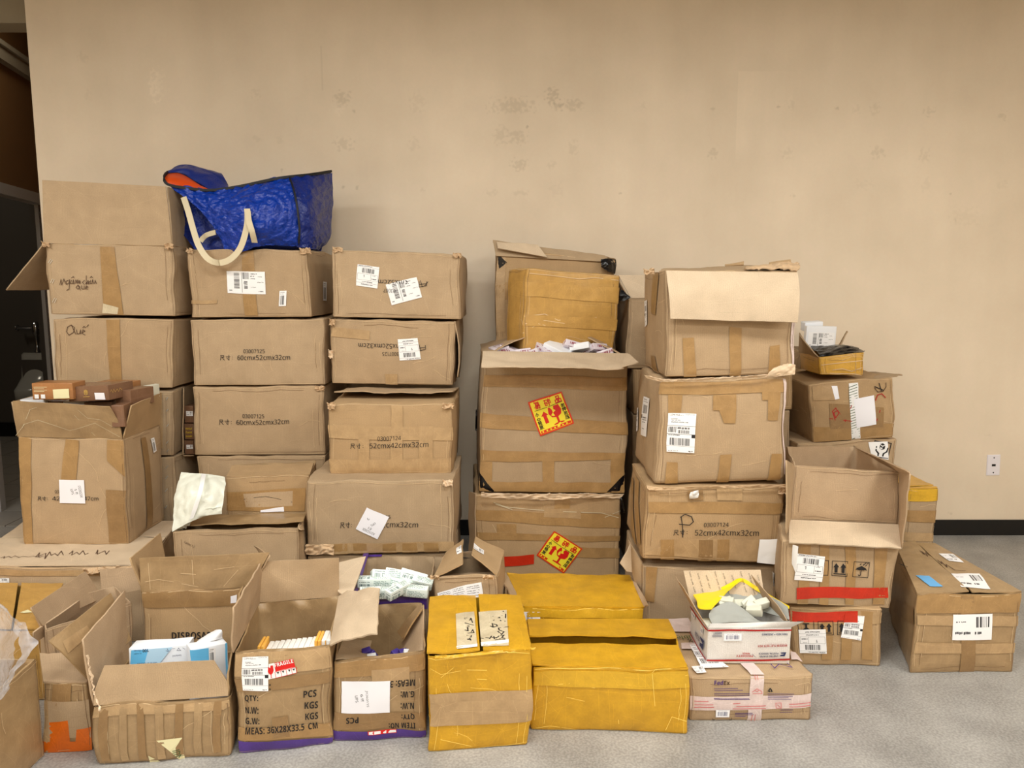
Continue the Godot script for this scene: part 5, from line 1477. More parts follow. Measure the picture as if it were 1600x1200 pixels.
	strokes(b71.face("F"), [[-.021,.4,.263,0,.733,.067,.964,.598,.941,.996]], [.282,.221,.335,.216,.045], 0.0030, "ink_brown", "handwriting")
	stick("paper_slip", b71.face("F"), [.201,.057,.289,.067,.279,.206,.19,.193], "blank_label")
	var f72 := flap(b71.root, Vector3(.032, .289, .198), Vector3(.185, .316, .201), Vector3(.264, .32, .102), Vector3(.138, .293, -.086), {"mat": "card_grey", "called": "top_flap", "rough": .007})
	var b73 := carton("cardboard_box", "small yellow taped open box holding a black plastic bag, on the red-scribbled carton", "cardboard box", "", Vector3(1.533, .976, -3.675), -.157, [-.078,0,.129,.114,0,.129,-.087,.082,.13,.109,.105,.129,-.114,0,-.129,.078,0,-.129,-.123,.082,-.127,.073,.105,-.128], {"mat": "taped_ochre", "open": true, "bulge": .004, "r": .004, "seed": 270.1})
	var f74 := flap(b73.root, Vector3(-.123, .082, -.127), Vector3(-.087, .082, .13), Vector3(-.173, .182, .124), Vector3(-.13, .179, -.106), {"mat": "card_grey", "called": "flap"})
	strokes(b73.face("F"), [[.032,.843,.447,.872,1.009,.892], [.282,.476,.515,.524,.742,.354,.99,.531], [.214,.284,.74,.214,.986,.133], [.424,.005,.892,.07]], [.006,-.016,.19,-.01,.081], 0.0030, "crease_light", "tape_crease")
	var t75 := thing("plastic_bag", "black plastic bag filling the small yellow taped box", "plastic bag", Vector3(1.562, 1.07, -3.65), 0, "")
	sheet("film", t75, Vector3(1.562, 1.07, -3.65), [1.437,1.06,-3.57,1.489,1.066,-3.56,1.563,1.072,-3.56,1.621,1.08,-3.545,1.444,1.075,-3.63,1.51,1.09,-3.63,1.587,1.097,-3.62,1.656,1.083,-3.61,1.454,1.089,-3.72,1.528,1.098,-3.72,1.615,1.101,-3.72,1.679,1.084,-3.7,1.479,1.089,-3.8,1.555,1.089,-3.8,1.644,1.092,-3.8,1.699,1.084,-3.78], 4, 4, "black_film", {"crumple": .012, "freq": 11, "th": .003})
	var b76 := carton("cardboard_box", "open brown carton behind the small yellow box, holding white printed packages", "cardboard box", "", Vector3(1.538, .972, -3.93), 0, [-.097,0,.1,.097,0,.1,-.097,.092,.1,.097,.101,.1,-.097,0,-.1,.097,0,-.1,-.097,.092,-.1,.097,.101,-.1], {"open": true, "mat": "card_grey", "seed": 281.2})
	var f77 := flap(b76.root, Vector3(.098, .098, .1), Vector3(.163, .1, -.07), Vector3(.208, .18, -.07), Vector3(.147, .186, .07), {"mat": "card_grey", "called": "flap"})
	var p78 := pack("package", "white printed package standing in the carton behind the small yellow box", "package", "white packages", Vector3(1.549, 1.07, -3.87), Vector3(.05, .03, -.02), Vector3(.152, .115, .03), "white_gloss")
	stick("printed_label", p78.face("F"), [0.01, 0.01, 0.142, 0.01, 0.142, 0.085, 0.01, 0.085], "wide_label")
	var p79 := pack("package", "white folded package on top of the other, tilted against the wall", "package", "white packages", Vector3(1.532, 1.16, -3.93), Vector3(.1, .1, .06), Vector3(.095, .045, .05), "glove_white")
	var b80 := carton("cardboard_box", "brown carton with a band of yellow tape around its top, near the wall", "cardboard box", "", Vector3(1.885, 0, -3.59), 0, [-.073,0,.17,.061,0,.17,-.073,.466,.17,.061,.466,.17,-.061,0,-.17,.073,0,-.17,-.061,.466,-.17,.073,.466,-.17], {"open": true, "mat": "card_grey", "seed": 296})
	var f81 := flap(b80.root, Vector3(-.073, .469, .17), Vector3(.061, .469, .17), Vector3(.061, .469, .153), Vector3(-.072, .469, .153), {"mat": "taped_ochre", "called": "top_flap"})
	var f82 := flap(b80.root, Vector3(.073, .469, -.17), Vector3(-.061, .469, -.17), Vector3(-.071, .469, .133), Vector3(.062, .469, .133), {"mat": "taped_ochre", "called": "top_flap"})
	tape(b80.face("F"), [-.04,.405,.134,.408,.132,.466,-.044,.466], "tape_yellow")
	tape(b80.face("F"), [-.034,.311,.134,.311,.133,.366,-.037,.366])
	tape(b80.face("F"), [-.028,.22,.132,.22,.132,.26,-.03,.26], "tape_pale")
	var b83 := carton("cardboard_box", "long brown taped carton on the floor, with a light blue label on its top", "cardboard box", "", Vector3(1.664, 0, -2.886), .019, [-.23,0,.262,.143,0,.262,-.223,.297,.262,.154,.301,.262,-.036,0,-.27,.123,0,-.255,-.028,.297,-.27,.134,.301,-.254], {"mat": "taped", "open": true, "r": .008, "bulge": .008, "seed": 307.1})
	var f84 := flap(b83.root, Vector3(-.028, .3, -.27), Vector3(-.223, .3, .262), Vector3(-.037, .308, .262), Vector3(.052, .308, -.262), {"mat": "taped", "called": "top_flap"})
	var f85 := flap(b83.root, Vector3(.154, .304, .262), Vector3(.134, .304, -.254), Vector3(.057, .305, -.262), Vector3(-.025, .305, .262), {"mat": "taped", "called": "top_flap"})
	tape(b83.face("F"), [.008,.188,.376,.177,.376,.216,.009,.224], "tape_pale")
	tape(b83.face("F"), [.009,.078,.38,.073,.38,.112,.01,.119], "tape_pale")
	tape(b83.face("F"), [.188,.002,.242,.001,.201,.293,.154,.294], "tape_dark")
	tape(b83.face("F"), [.006,.231,.379,.23,.375,.297,0,.297])
	stick("shipping_label", b83.face("F"), [.141,.129,.283,.129,.275,.227,.135,.226], "slip_label")
	tape(b83.face("L"), [.144,.06,.536,.185,.532,.244,.174,.128], "tape_dark")
	stick("shipping_label", f85, [.031,.147,.016,.074,.158,.042,.172,.129], "slip_label")
	stick("shipping_label", f85, [.295,.082,.279,.031,.378,.014,.378,.084], "slip_label")
	stick("blue_label", f84, [.495,.043,.498,.079,.4,.06,.39,.019], "blue_label", "light blue paper label")
	strokes(f85, [[.467,.872,.503,.699,.509,.844,.538,.615,.59,.787,.623,.532], [.706,.477,.7,.314,.75,.423,.728,.181,.777,.288,.811,.051,1,0]], [.187,.231,.19,.074,.256], 0.0024, "ink_brown", "handwriting")
	strokes(f84, [[-.047,.999,.569,.33,.264,.831,.999,0]], [.292,-.027,.297,.006,.042], 0.0024, "ink", "handwriting")
	var b86 := carton("cardboard_box", "small brown carton with a long dark slot in its top, set against the blue-bag stack", "cardboard box", "", Vector3(-1.041, 0, -3.253), 0, [-.157,0,.113,.194,0,.113,-.157,.594,.113,.194,.605,.113,-.196,0,-.092,.159,0,-.133,-.196,.594,-.092,.159,.605,-.133], {"open": true, "mat": "card_warm", "bulge": .004, "seed": 318.2})
	var f87 := flap(b86.root, Vector3(-.157, .594, .113), Vector3(.194, .605, .113), Vector3(.17, .614, -.047), Vector3(-.191, .599, -.047), {"mat": "card_warm", "called": "front_flap", "rough": .002})
	tape(b86.face("F"), [-.004,.452,.325,.444,.328,.543,-.003,.536])
	tape(b86.face("F"), [.077,.467,.274,.468,.274,.531,.072,.528], "card_pale")
	strokes(b86.face("F"), [[.001,.559,.245,.891,.448,1,.65,.665,1,0]], [.073,.489,.272,.484,.025], 0.0020, "ink", "torn_line")
	stick("paper_slip", b86.face("F"), [.138,.446,.238,.444,.236,.466,.139,.454], "blank_label")
	var b88 := carton("cardboard_box", "low wide brown carton holding a bubble mailer, in front of the slotted carton", "cardboard box", "", Vector3(-1.101, 0, -3.024), 0, [-.24,0,.094,.26,0,.094,-.24,.433,.094,.26,.441,.094,-.26,0,-.094,.24,0,-.094,-.26,.433,-.094,.24,.441,-.094], {"open": true, "mat": "card", "bulge": .006, "seed": 325.6})
	var f89 := flap(b88.root, Vector3(.24, .441, -.094), Vector3(-.26, .433, -.094), Vector3(-.217, .442, .064), Vector3(.27, .458, .064), {"mat": "taped", "called": "top_flap", "rough": .003})
	letters(b88.face("F"), "Carton 1.2", [.045,.389,.085,.365,.009], "ink_brown")
	var f90 := flap(b88.root, Vector3(.26, .441, .094), Vector3(.24, .441, -.094), Vector3(.238, .377, -.076), Vector3(.28, .437, .104), {"mat": "card", "called": "side_flap", "rough": .003})
	var t91 := thing("bubble_mailer", "pale translucent bubble mailer with a white strip, leaning on the low wide carton", "mailer", Vector3(-1.271, .445, -3), 0, "")
	sheet("mailer_skin", t91, Vector3(-1.271, .445, -3), [-1.339,.427,-2.925,-1.296,.452,-2.92,-1.244,.478,-2.92,-1.188,.493,-2.94,-1.151,.492,-2.95,-1.342,.485,-2.95,-1.29,.491,-2.93,-1.243,.499,-2.92,-1.184,.499,-2.93,-1.148,.5,-2.95,-1.349,.544,-2.98,-1.29,.552,-2.95,-1.235,.558,-2.94,-1.184,.558,-2.95,-1.149,.552,-2.98,-1.355,.588,-3.03,-1.301,.599,-3,-1.248,.601,-2.99,-1.196,.599,-3,-1.161,.591,-3.03,-1.356,.629,-3.08,-1.315,.628,-3.07,-1.271,.626,-3.07,-1.219,.62,-3.07,-1.181,.61,-3.08], 5, 5, "bubble_white", {"crumple": .006, "freq": 13, "th": .028, "sub": 8, "seed": 4})
	sheet("white_strip", t91, Vector3(-1.271, .445, -3), [-1.264,.48,-2.915,-1.249,.485,-2.915,-1.249,.524,-2.915,-1.232,.524,-2.915,-1.23,.585,-2.925,-1.213,.585,-2.925,-1.236,.62,-2.97,-1.219,.62,-2.97,-1.263,.631,-3.05,-1.245,.629,-3.05], 5, 2, "white", {"crumple": .001, "th": .002, "sub": 6})
	var b92 := carton("cardboard_box", "wide low brown carton under the gift pack carton, with handwriting across its top", "cardboard box", "", Vector3(-1.833, 0, -3.135), 0, [-.302,0,.275,.408,0,.275,-.302,.308,.275,.408,.313,.275,-.408,0,-.275,.302,0,-.275,-.408,.308,-.275,.302,.313,-.275], {"mat": "card_pale", "bulge": .004, "open": true, "seed": 340.4})
	var f93 := flap(b92.root, Vector3(-.302, .311, .275), Vector3(.408, .316, .275), Vector3(.345, .316, -.051), Vector3(-.365, .311, -.051), {"mat": "card_light", "called": "top_flap"})
	var f94 := flap(b92.root, Vector3(.302, .316, -.275), Vector3(-.408, .311, -.275), Vector3(-.367, .311, -.059), Vector3(.344, .316, -.059), {"mat": "card_light", "called": "top_flap"})
	strokes(f93, [[-.022,.14,-.045,.64,.003,.21,.03,.495,.054,.567,.122,0,.086,.712,.157,.352,.179,.567,.245,.352,.226,.858,.314,.423], [.374,.567,.387,.858,.429,.423,.46,.712,.535,.423,.53,.858,.614,.423,.639,.566], [.755,.494,.726,.931,.782,.423,.807,.639,.834,.857,.905,.423,.896,.857]], [.259,.072,.553,.066,.104], 0.0030, "ink_brown", "handwriting")
	strokes(f93, [[-.021,.226,.029,.682,.061,0,.121,.682,.223,.226,.253,.911,.405,.226,.437,.911,.598,.453,.682,.91,.872,.453,.926,.91]], [.12,.074,.29,.071,.032], 0.0026, "ink_brown", "handwriting")
	tape(b92.face("F"), [.146,.278,.703,.272,.707,.295,.148,.301], "tape_pale")
	stick("shipping_label", b92.face("F"), [.142,.235,.181,.236,.183,.267,.145,.266], "unit_label")
	sheet("torn_edge", b92.root, Vector3(-1.833, 0, -3.135), [-1.648,.29,-2.84,-1.611,.291,-2.83,-1.566,.3,-2.84,-1.504,.308,-2.84,-1.425,.31,-2.84,-1.65,.306,-2.85,-1.62,.309,-2.85,-1.57,.314,-2.85,-1.508,.314,-2.85,-1.424,.315,-2.86], 2, 5, "torn", {"crumple": .016, "freq": 26, "th": .003, "sub": 10})
	var b95 := carton("cardboard_box", "tall brown taped carton with open flaps, heaped with brown gift packs", "cardboard box", "", Vector3(-1.827, .314, -3.27), 0, [-.219,0,.17,.219,0,.17,-.203,.461,.17,.227,.45,.17,-.219,0,-.17,.219,0,-.17,-.203,.461,-.17,.227,.45,-.17], {"open": true, "mat": "card", "r": .008, "bulge": .01, "seed": 351.5})
	var f96 := flap(b95.root, Vector3(-.203, .461, .17), Vector3(.227, .45, .17), Vector3(.226, .592, .21), Vector3(-.186, .613, .21), {"mat": "taped", "called": "front_flap", "cut_r": .05, "rough": .003})
	var f97 := flap(b95.root, Vector3(.227, .45, .17), Vector3(.227, .45, -.17), Vector3(.246, .596, -.15), Vector3(.27, .589, .17), {"mat": "card_warm", "called": "side_flap", "rough": .002})
	var f98 := flap(b95.root, Vector3(-.203, .461, -.17), Vector3(-.203, .461, .17), Vector3(-.202, .608, .19), Vector3(-.304, .59, -.15), {"mat": "card", "called": "side_flap", "rough": .002})
	tape(b95.face("F"), [.001,-.003,.04,-.003,.058,.452,.005,.45])
	tape(b95.face("F"), [.176,.272,.236,.251,.256,.449,.193,.45])
	tape(b95.face("F"), [.371,.362,.434,.295,.436,.45,.37,.449])
	tape(b95.face("F"), [.36,-.003,.434,-.003,.437,.237,.357,.239], "tape_dark")
	letters(b95.face("F"), "03", [.15,.222,.166,.223,.015])
	han(b95.face("F"), "尺寸：", [.074,.19,.13,.191,.018], 0.0022, "ink")
	letters(b95.face("F"), "42", [.136,.192,.17,.193,.017])
	letters(b95.face("F"), "47cm", [.268,.194,.326,.194,.017])
	stick("square_label", b95.face("F"), [.168,.182,.273,.181,.272,.281,.169,.281], "blank_label")
	letters(b95.face("F"), "CO260204", [.246,.256,.254,.206,.011])
	letters(b95.face("F"), "5 ff", [.23,.241,.236,.218,.011])
	letters(b95.face("F"), "UPS", [.214,.241,.219,.218,.01])
	tape(b95.face("R"), [.161,.017,.221,.015,.186,.428,.14,.432], "tape_dark")
	stick("label", b95.face("R"), [.238,.342,.272,.343,.263,.411,.229,.411], "small_label")
	strokes(f96, [[.002,.042,.109,.416,.241,.545,.417,.361,.532,.214,.63,.302,.798,.48,1,0], [.077,.291,.185,.872,.265,.959], [.69,.903,.748,.651,.869,.592,.973,.311], [.628,.73,.768,.043]], [-.005,0,.413,.012,.136], 0.0016, "film_pale", "crease")
	var p99 := pack("gift_box", "tan gift box with fine print and a scalloped cream sticker", "gift box", "brown gift packs in the tall carton", Vector3(-1.88, .926, -3.16), Vector3(0, .02, 0), Vector3(.165, .068, .1), "gift_tan")
	stick("sticker", p99.face("F"), [.086,.004,.15,.006,.15,.045,.086,.042], "cream")
	strokes(p99.face("F"), [[0, 0, 1, 0]], [.01,.034,.05,.034,.01], 0.0016, "cream", "fine_print")
	strokes(p99.face("F"), [[0, 0, 1, 0]], [.01,.04,.062,.04,.01], 0.0016, "cream", "fine_print")
	strokes(p99.face("F"), [[0, 0, 1, 0]], [.01,.046,.05,.046,.01], 0.0016, "cream", "fine_print")
	strokes(p99.face("F"), [[0, 0, 1, 0]], [.01,.052,.062,.052,.01], 0.0016, "cream", "fine_print")
	stick("print_square", p99.face("F"), [.01,.005,.027,.005,.027,.022,.01,.022], "white")
	stick("print_square", p99.face("F"), [.036,.005,.053,.005,.053,.022,.036,.022], "white")
	var p100 := pack("gift_box", "glossy brown gift box with a round gold monogram and a small white sticker", "gift box", "brown gift packs in the tall carton", Vector3(-1.726, .918, -3.2), Vector3(0, -.16, .06), Vector3(.185, .062, .16), "gift_brown")
	strokes(p100.face("F"), [[.5, .1, .2, .2, .1, .5, .2, .8, .5, .9, .8, .8, .9, .5, .8, .2, .5, .1], [.3, .2, .3, .75, .5, .3, .7, .75, .7, .2], [.4, .6, .5, .8, .6, .6]], [.074,.024,.096,.024,.026], 0.0016, "ink_gold", "gold_monogram")
	strokes(p100.face("F"), [[0, 0, 1, 0]], [.072,.019,.1,.019,.01], 0.002, "ink_gold", "gold_lettering")
	stick("sticker", p100.face("F"), [.125,.006,.17,.004,.168,.032,.124,.034], "blank_label")
	strokes(p100.face("R"), [[0, .5, .1, .9, .2, .1, .3, .9, .4, .2, .6, .8, .7, .1, .85, .9, 1, .4]], [.01,.026,.08,.026,.018], 0.0016, "ink_gold", "gold_lettering")
	var p101 := pack("gift_box", "film-wrapped brown gift box standing upright near the side flap of the tall open carton", "gift box", "brown gift packs in the tall carton", Vector3(-1.617, .882, -3.26), Vector3(0, -.25, 0), Vector3(.075, .072, .14), "gift_brown")
	var p102 := pack("gift_box", "white and brown gift box standing edge-on beside the side flap of the tall open carton", "gift box", "brown gift packs in the tall carton", Vector3(-1.602, .895, -3.36), Vector3(0, -.3, 0), Vector3(.022, .058, .1), "pack_grey")
	var p103 := pack("gift_box", "dark-topped white gift box lying flat behind the tan one on the tall open carton", "gift box", "brown gift packs in the tall carton", Vector3(-1.944, .94, -3.34), Vector3(0, 0, 0), Vector3(.17, .022, .1), "gift_brown")
	stick("white_end", p103.face("F"), [.002,.002,.162,.002,.162,.018,.002,.018], "white")
	var p104 := pack("gift_box", "flat tan gift box lying behind the monogram box on the tall open carton", "gift box", "brown gift packs in the tall carton", Vector3(-1.767, .934, -3.4), Vector3(0, -.1, 0), Vector3(.16, .03, .12), "gift_tan")
	var p105 := pack("gift_box", "white-topped gift box packed flat at the hallway-side corner of the tall open carton", "gift box", "brown gift packs in the tall carton", Vector3(-2.007, .866, -3.24), Vector3(0, .03, 0), Vector3(.11, .05, .14), "white_gloss")
	var p106 := pack("gift_box", "brown gift box packed flat under the tan one in the tall open carton", "gift box", "brown gift packs in the tall carton", Vector3(-1.932, .857, -3.26), Vector3(0, -.04, 0), Vector3(.1, .05, .14), "gift_brown")
	var p107 := pack("gift_box", "white-topped gift box packed flat under the cream sticker in the tall open carton", "gift box", "brown gift packs in the tall carton", Vector3(-1.844, .857, -3.26), Vector3(0, .02, 0), Vector3(.1, .05, .14), "white_gloss")
	var p108 := pack("gift_box", "brown gift box packed flat under the monogram box in the tall open carton", "gift box", "brown gift packs in the tall carton", Vector3(-1.748, .854, -3.26), Vector3(0, .1, 0), Vector3(.11, .05, .14), "gift_brown")
	var p109 := pack("gift_box", "brown gift box wedged upright in the corner slit of the gift pack carton", "gift box", "brown gift packs in the tall carton", Vector3(-1.608, .817, -3.13), Vector3(0, .1, 0), Vector3(.05, .09, .1), "gift_brown")
	var b110 := carton("cardboard_box", "low yellow-taped carton in front of the wide low one, partly behind a clear bag", "cardboard box", "", Vector3(-1.816, 0, -2.635), 0, [-.005,0,.195,.244,0,.195,-.005,.247,.195,.244,.249,.195,-.328,0,-.195,.088,0,-.196,-.328,.247,-.195,.088,.249,-.196], {"open": true, "mat": "taped_gold", "r": .006, "seed": 407})
	var f111 := flap(b110.root, Vector3(-.328, .25, -.195), Vector3(-.005, .25, .195), Vector3(.141, .252, .195), Vector3(-.085, .252, -.195), {"mat": "taped_gold", "called": "top_flap"})
	var f112 := flap(b110.root, Vector3(.244, .252, .195), Vector3(.088, .252, -.196), Vector3(-.071, .252, -.195), Vector3(.149, .252, .195), {"mat": "taped_gold", "called": "top_flap"})
	stick("small_sticker", f112, [.134,.097,.145,.066,.169,.086,.143,.115], "cream")
	var b113 := carton("cardboard_box", "open brown carton with bare flaps spread wide, behind the orange-taped box", "cardboard box", "", Vector3(-1.467, 0, -2.505), .685, [-.126,0,.11,.126,0,.11,-.126,.294,.11,.126,.315,.11,-.126,0,-.11,.126,0,-.11,-.126,.294,-.11,.126,.315,-.11], {"open": true, "mat": "card_in", "bulge": .003, "seed": 418.1})
	var f114 := flap(b113.root, Vector3(.084, .268, -.132), Vector3(-.132, .3, .079), Vector3(-.16, .371, .083), Vector3(.041, .368, -.167), {"mat": "card_in", "called": "side_flap", "rough": .001})
	var f115 := flap(b113.root, Vector3(.088, .262, -.154), Vector3(.209, .275, -.106), Vector3(.194, .351, -.145), Vector3(.09, .361, -.178), {"mat": "card_in", "called": "rear_flap", "rough": .001})
	var f116 := flap(b113.root, Vector3(-.16, .247, .076), Vector3(-.009, .279, -.026), Vector3(-.009, .327, -.001), Vector3(-.16, .293, .096), {"mat": "card_in", "called": "front_flap", "rough": .001})
	var b117 := carton("cardboard_box", "brown box with orange tape around its base and one taped flap raised", "cardboard box", "", Vector3(-1.35, 0, -2.274), .033, [-.064,0,.125,.082,0,.125,-.047,.223,.125,.08,.221,.125,-.082,0,-.125,.064,0,-.125,-.065,.223,-.124,.063,.221,-.125], {"open": true, "mat": "taped", "r": .008, "seed": 432.9})
	tape(b117.face("F"), [.002,.002,.025,.004,.028,.168,.003,.168], "tape_pale")
	tape(b117.face("F"), [.027,.149,.085,.149,.089,.218,.029,.218], "tape_dark")
	tape(b117.face("F"), [.018,.051,.135,.049,.14,.165,.014,.166], "card_grey")
	tape(b117.face("F"), [.022,.03,.078,.029,.075,.108,.019,.1], "tape_orange")
	tape(b117.face("F"), [.092,.029,.137,.028,.137,.082,.098,.077], "tape_orange")
	tape(b117.face("F"), [.002,.002,.137,.003,.138,.039,.002,.037], "tape_orange")
	var f118 := flap(b117.root, Vector3(.091, .235, .137), Vector3(.107, .243, -.102), Vector3(.065, .413, -.084), Vector3(-.004, .367, .154), {"mat": "taped", "called": "side_flap", "rough": .003})
	tape(f118, [.008,.105,.115,.105,.115,.135,.023,.144], "tape_pale")
	var f119 := flap(b117.root, Vector3(-.047, .223, .125), Vector3(.08, .221, .125), Vector3(.004, .214, -.066), Vector3(-.169, .218, -.071), {"mat": "card_in", "called": "front_flap", "rough": .002})
	var b120 := carton("cardboard_box", "brown taped carton with a clear plastic bag spilling out of it, in the front row", "cardboard box", "", Vector3(-1.597, 0, -1.925), 0, [-.203,0,.205,.202,0,.205,-.203,.305,.205,.202,.305,.205,-.203,0,-.205,.202,0,-.205,-.203,.305,-.205,.202,.305,-.205], {"open": true, "mat": "taped", "r": .008, "t": .007, "seed": 444})
	var t121 := thing("plastic_bag", "clear crumpled plastic bag spilling over the rim of a taped carton", "plastic bag", Vector3(-1.372, .342, -1.95), 0, "")
	sheet("film", t121, Vector3(-1.372, .342, -1.95), [-1.426,.286,-1.86,-1.381,.306,-1.87,-1.358,.307,-1.9,-1.352,.321,-1.93,-1.425,.397,-1.85,-1.365,.409,-1.86,-1.343,.396,-1.9,-1.343,.383,-1.95,-1.43,.491,-1.87,-1.37,.503,-1.88,-1.34,.471,-1.91,-1.338,.432,-1.96,-1.447,.546,-1.9,-1.391,.572,-1.92,-1.367,.537,-1.96,-1.343,.455,-2,-1.479,.551,-1.97,-1.448,.556,-2,-1.407,.518,-2.02,-1.369,.452,-2.05], 5, 4, "clear_film", {"crumple": .018, "freq": 9, "th": 0, "sub": 10, "seed": 3})
	sheet("film_fold", t121, Vector3(-1.372, .342, -1.95), [-1.396,.285,-1.97,-1.395,.285,-1.98,-1.388,.293,-1.98,-1.377,.335,-1.98,-1.369,.336,-1.99,-1.361,.343,-2,-1.35,.386,-2,-1.343,.381,-2.01,-1.336,.384,-2.02,-1.354,.427,-2,-1.341,.412,-2.02,-1.325,.407,-2.03,-1.36,.455,-2,-1.362,.447,-2.03,-1.35,.434,-2.04,-1.363,.47,-2.02,-1.368,.461,-2.04,-1.366,.45,-2.05], 6, 3, "clear_film", {"crumple": .01, "freq": 14, "th": 0, "sub": 8, "seed": 7})
	var b122 := carton("cardboard_box", "low brown open carton holding glove boxes, its chamfered front flap standing up", "cardboard box", "", Vector3(-1.048, 0, -2.251), .131, [-.188,0,.145,.188,0,.145,-.183,.188,.146,.191,.19,.145,-.188,0,-.145,.188,0,-.145,-.183,.188,-.144,.191,.19,-.145], {"open": true, "mat": "taped", "r": .01, "bulge": .01, "rough": .004, "seed": 451.4})
	var f123 := flap(b122.root, Vector3(-.183, .188, .146), Vector3(.191, .19, .145), Vector3(.193, .298, .137), Vector3(-.18, .298, .128), {"mat": "card", "called": "front_flap", "cut_l": .07, "cut_r": .105, "cut_from": .35, "rough": .002})
	var f124 := flap(b122.root, Vector3(-.183, .188, .146), Vector3(-.183, .188, -.144), Vector3(-.189, .415, -.145), Vector3(-.205, .384, .135), {"mat": "card_in", "called": "side_flap", "rough": .002})
	var f125 := flap(b122.root, Vector3(.191, .19, -.145), Vector3(.191, .19, .145), Vector3(.213, .418, .13), Vector3(.186, .422, -.126), {"mat": "taped", "called": "side_flap", "rough": .003})
	tape(b122.face("F"), [.004,.153,.375,.155,.374,.181,.006,.182], "tape_pale")
	tape(b122.face("F"), [.015,.017,.036,.017,.041,.184,.02,.183], "tape_dark")
	tape(b122.face("F"), [.066,.017,.087,.017,.092,.183,.071,.183], "taped")
	tape(b122.face("F"), [.117,.016,.139,.016,.143,.183,.122,.183], "tape_dark")
	tape(b122.face("F"), [.169,.016,.191,.016,.195,.183,.174,.183], "taped")
	tape(b122.face("F"), [.221,.015,.243,.015,.247,.183,.226,.183], "tape_dark")
	tape(b122.face("F"), [.274,.015,.296,.015,.3,.183,.278,.182], "taped")
	tape(b122.face("F"), [.327,.014,.348,.015,.352,.183,.331,.182], "tape_dark")
	shapes(b122.face("F"), [[.28,1,1,1,1,0,.82,.04,.62,.5,.28,1]], [.144,-.002,.242,-.003,.077], "cream", "torn_label")
	shapes(b122.face("F"), [[0,.4,.3,0,0,0]], [.144,-.002,.242,-.003,.077], "cream", "torn_label")
	strokes(b122.face("F"), [[-.056,.922,.772,.999], [-.042,.691,.869,.769,.804,.461,.138,.461], [.323,.154,.98,.308,.666,0]], [.212,.01,.234,.008,.026], 0.0020, "ink_green", "printed_mark")
	sheet("torn_edge", b122.root, Vector3(-1.048, 0, -2.251), [-1.203,.187,-2.07,-1.215,.223,-2.08,-1.224,.269,-2.085,-1.228,.308,-2.085,-1.234,.349,-2.09,-1.2,.19,-2.075,-1.214,.226,-2.085,-1.222,.268,-2.09,-1.227,.306,-2.09,-1.234,.348,-2.095], 2, 5, "torn_pale", {"crumple": 0.009, "freq": 40, "th": 0.0015, "sub": 12})
	var b126 := carton("glove_box", "white and pale blue glove box lying upside down, printed with 100 Gloves", "box", "glove boxes in the low open carton", Vector3(-1.095, .12, -2.272), .056, [-.09,0,.027,.09,0,.027,-.09,.161,.027,.09,.169,.027,-.09,0,-.027,.09,0,-.027,-.09,.161,-.027,.09,.169,-.027], {"mat": "glove_white", "r": .002, "bulge": .001, "rough": .001, "step": .06, "seed": 466.2})
	stick("blue_print", b126.face("F"), [.001,.082,.043,.082,.062,.161,.009,.16], "sky_blue")
	stick("blue_print", b126.face("F"), [.037,.082,.069,.085,.135,.162,.062,.161], "pale_blue")
	letters(b126.face("F"), "100", [.063,.162,.044,.162,.01], "ink", true)
	letters(b126.face("F"), "Gloves", [.04,.161,.017,.161,.006], "ink_blue")
	letters(b126.face("F"), "by weight", [.04,.152,.017,.151,.005], "ink_blue")
	letters(b126.face("F"), "General Gloves", [.086,.119,.026,.119,.007], "ink_blue")
	letters(b126.face("F"), "Textured", [.161,.138,.134,.137,.006], "ink_blue")
	strokes(b126.face("F"), [[.068,.804,.138,-.001,0,.201], [.343,.801,.481,.799], [.653,.997,.792,.199,.585,.199,.688,.997], [.894,.995,.999,.596]], [.115,.151,.171,.147,.01], 0.0010, "ink_blue", "printed_symbol")
	var b127 := carton("glove_box", "bright blue and white glove box with a barcode and a torn white lid", "box", "glove boxes in the low open carton", Vector3(-.945, .09, -2.254), .683, [-.055,0,.025,.055,0,.025,-.055,.211,.025,.055,.198,.025,-.055,0,-.025,.055,0,-.025,-.055,.211,-.025,.055,.198,-.025], {"mat": "glove_white", "r": .002, "bulge": .001, "rough": .001, "step": .06, "seed": 469.9})
	stick("blue_print", b127.face("F"), [-.014,.117,.048,.1,.053,.201,-.008,.202], "sky_blue")
	stick("barcode", b127.face("F"), [.052,.151,.071,.149,.074,.199,.053,.199], "small_label")
	stick("blue_print", b127.face("F"), [.101,.102,.107,.105,.109,.205,.103,.204], "sky_blue")
	sheet("torn_lid", b127.root, Vector3(-.945, .09, -2.254), [-.976,.288,-2.26,-.934,.293,-2.26,-.892,.288,-2.27,-.974,.296,-2.27,-.937,.304,-2.27,-.895,.315,-2.27,-.958,.295,-2.29,-.931,.305,-2.29,-.903,.312,-2.29], 3, 3, "white_gloss", {"crumple": .006, "freq": 16, "th": .002})
	var b128 := carton("cardboard_box", "tall brown carton printed DISPOSABLE, its taped front flap standing up behind the glove boxes", "cardboard box", "", Vector3(-1.077, 0, -2.599), .113, [-.177,0,.12,.177,0,.12,-.177,.371,.12,.177,.375,.12,-.177,0,-.12,.177,0,-.12,-.177,.371,-.12,.177,.375,-.12], {"open": true, "mat": "card_warm", "bulge": .005, "seed": 473.6})
	var f129 := flap(b128.root, Vector3(-.177, .371, .12), Vector3(.177, .375, .12), Vector3(.244, .495, .128), Vector3(-.18, .491, .12), {"mat": "taped", "called": "front_flap", "rough": .003})
	var f130 := flap(b128.root, Vector3(-.177, .371, .12), Vector3(-.177, .371, -.12), Vector3(-.193, .497, -.123), Vector3(-.203, .495, .127), {"mat": "card_warm", "called": "side_flap", "rough": .002})
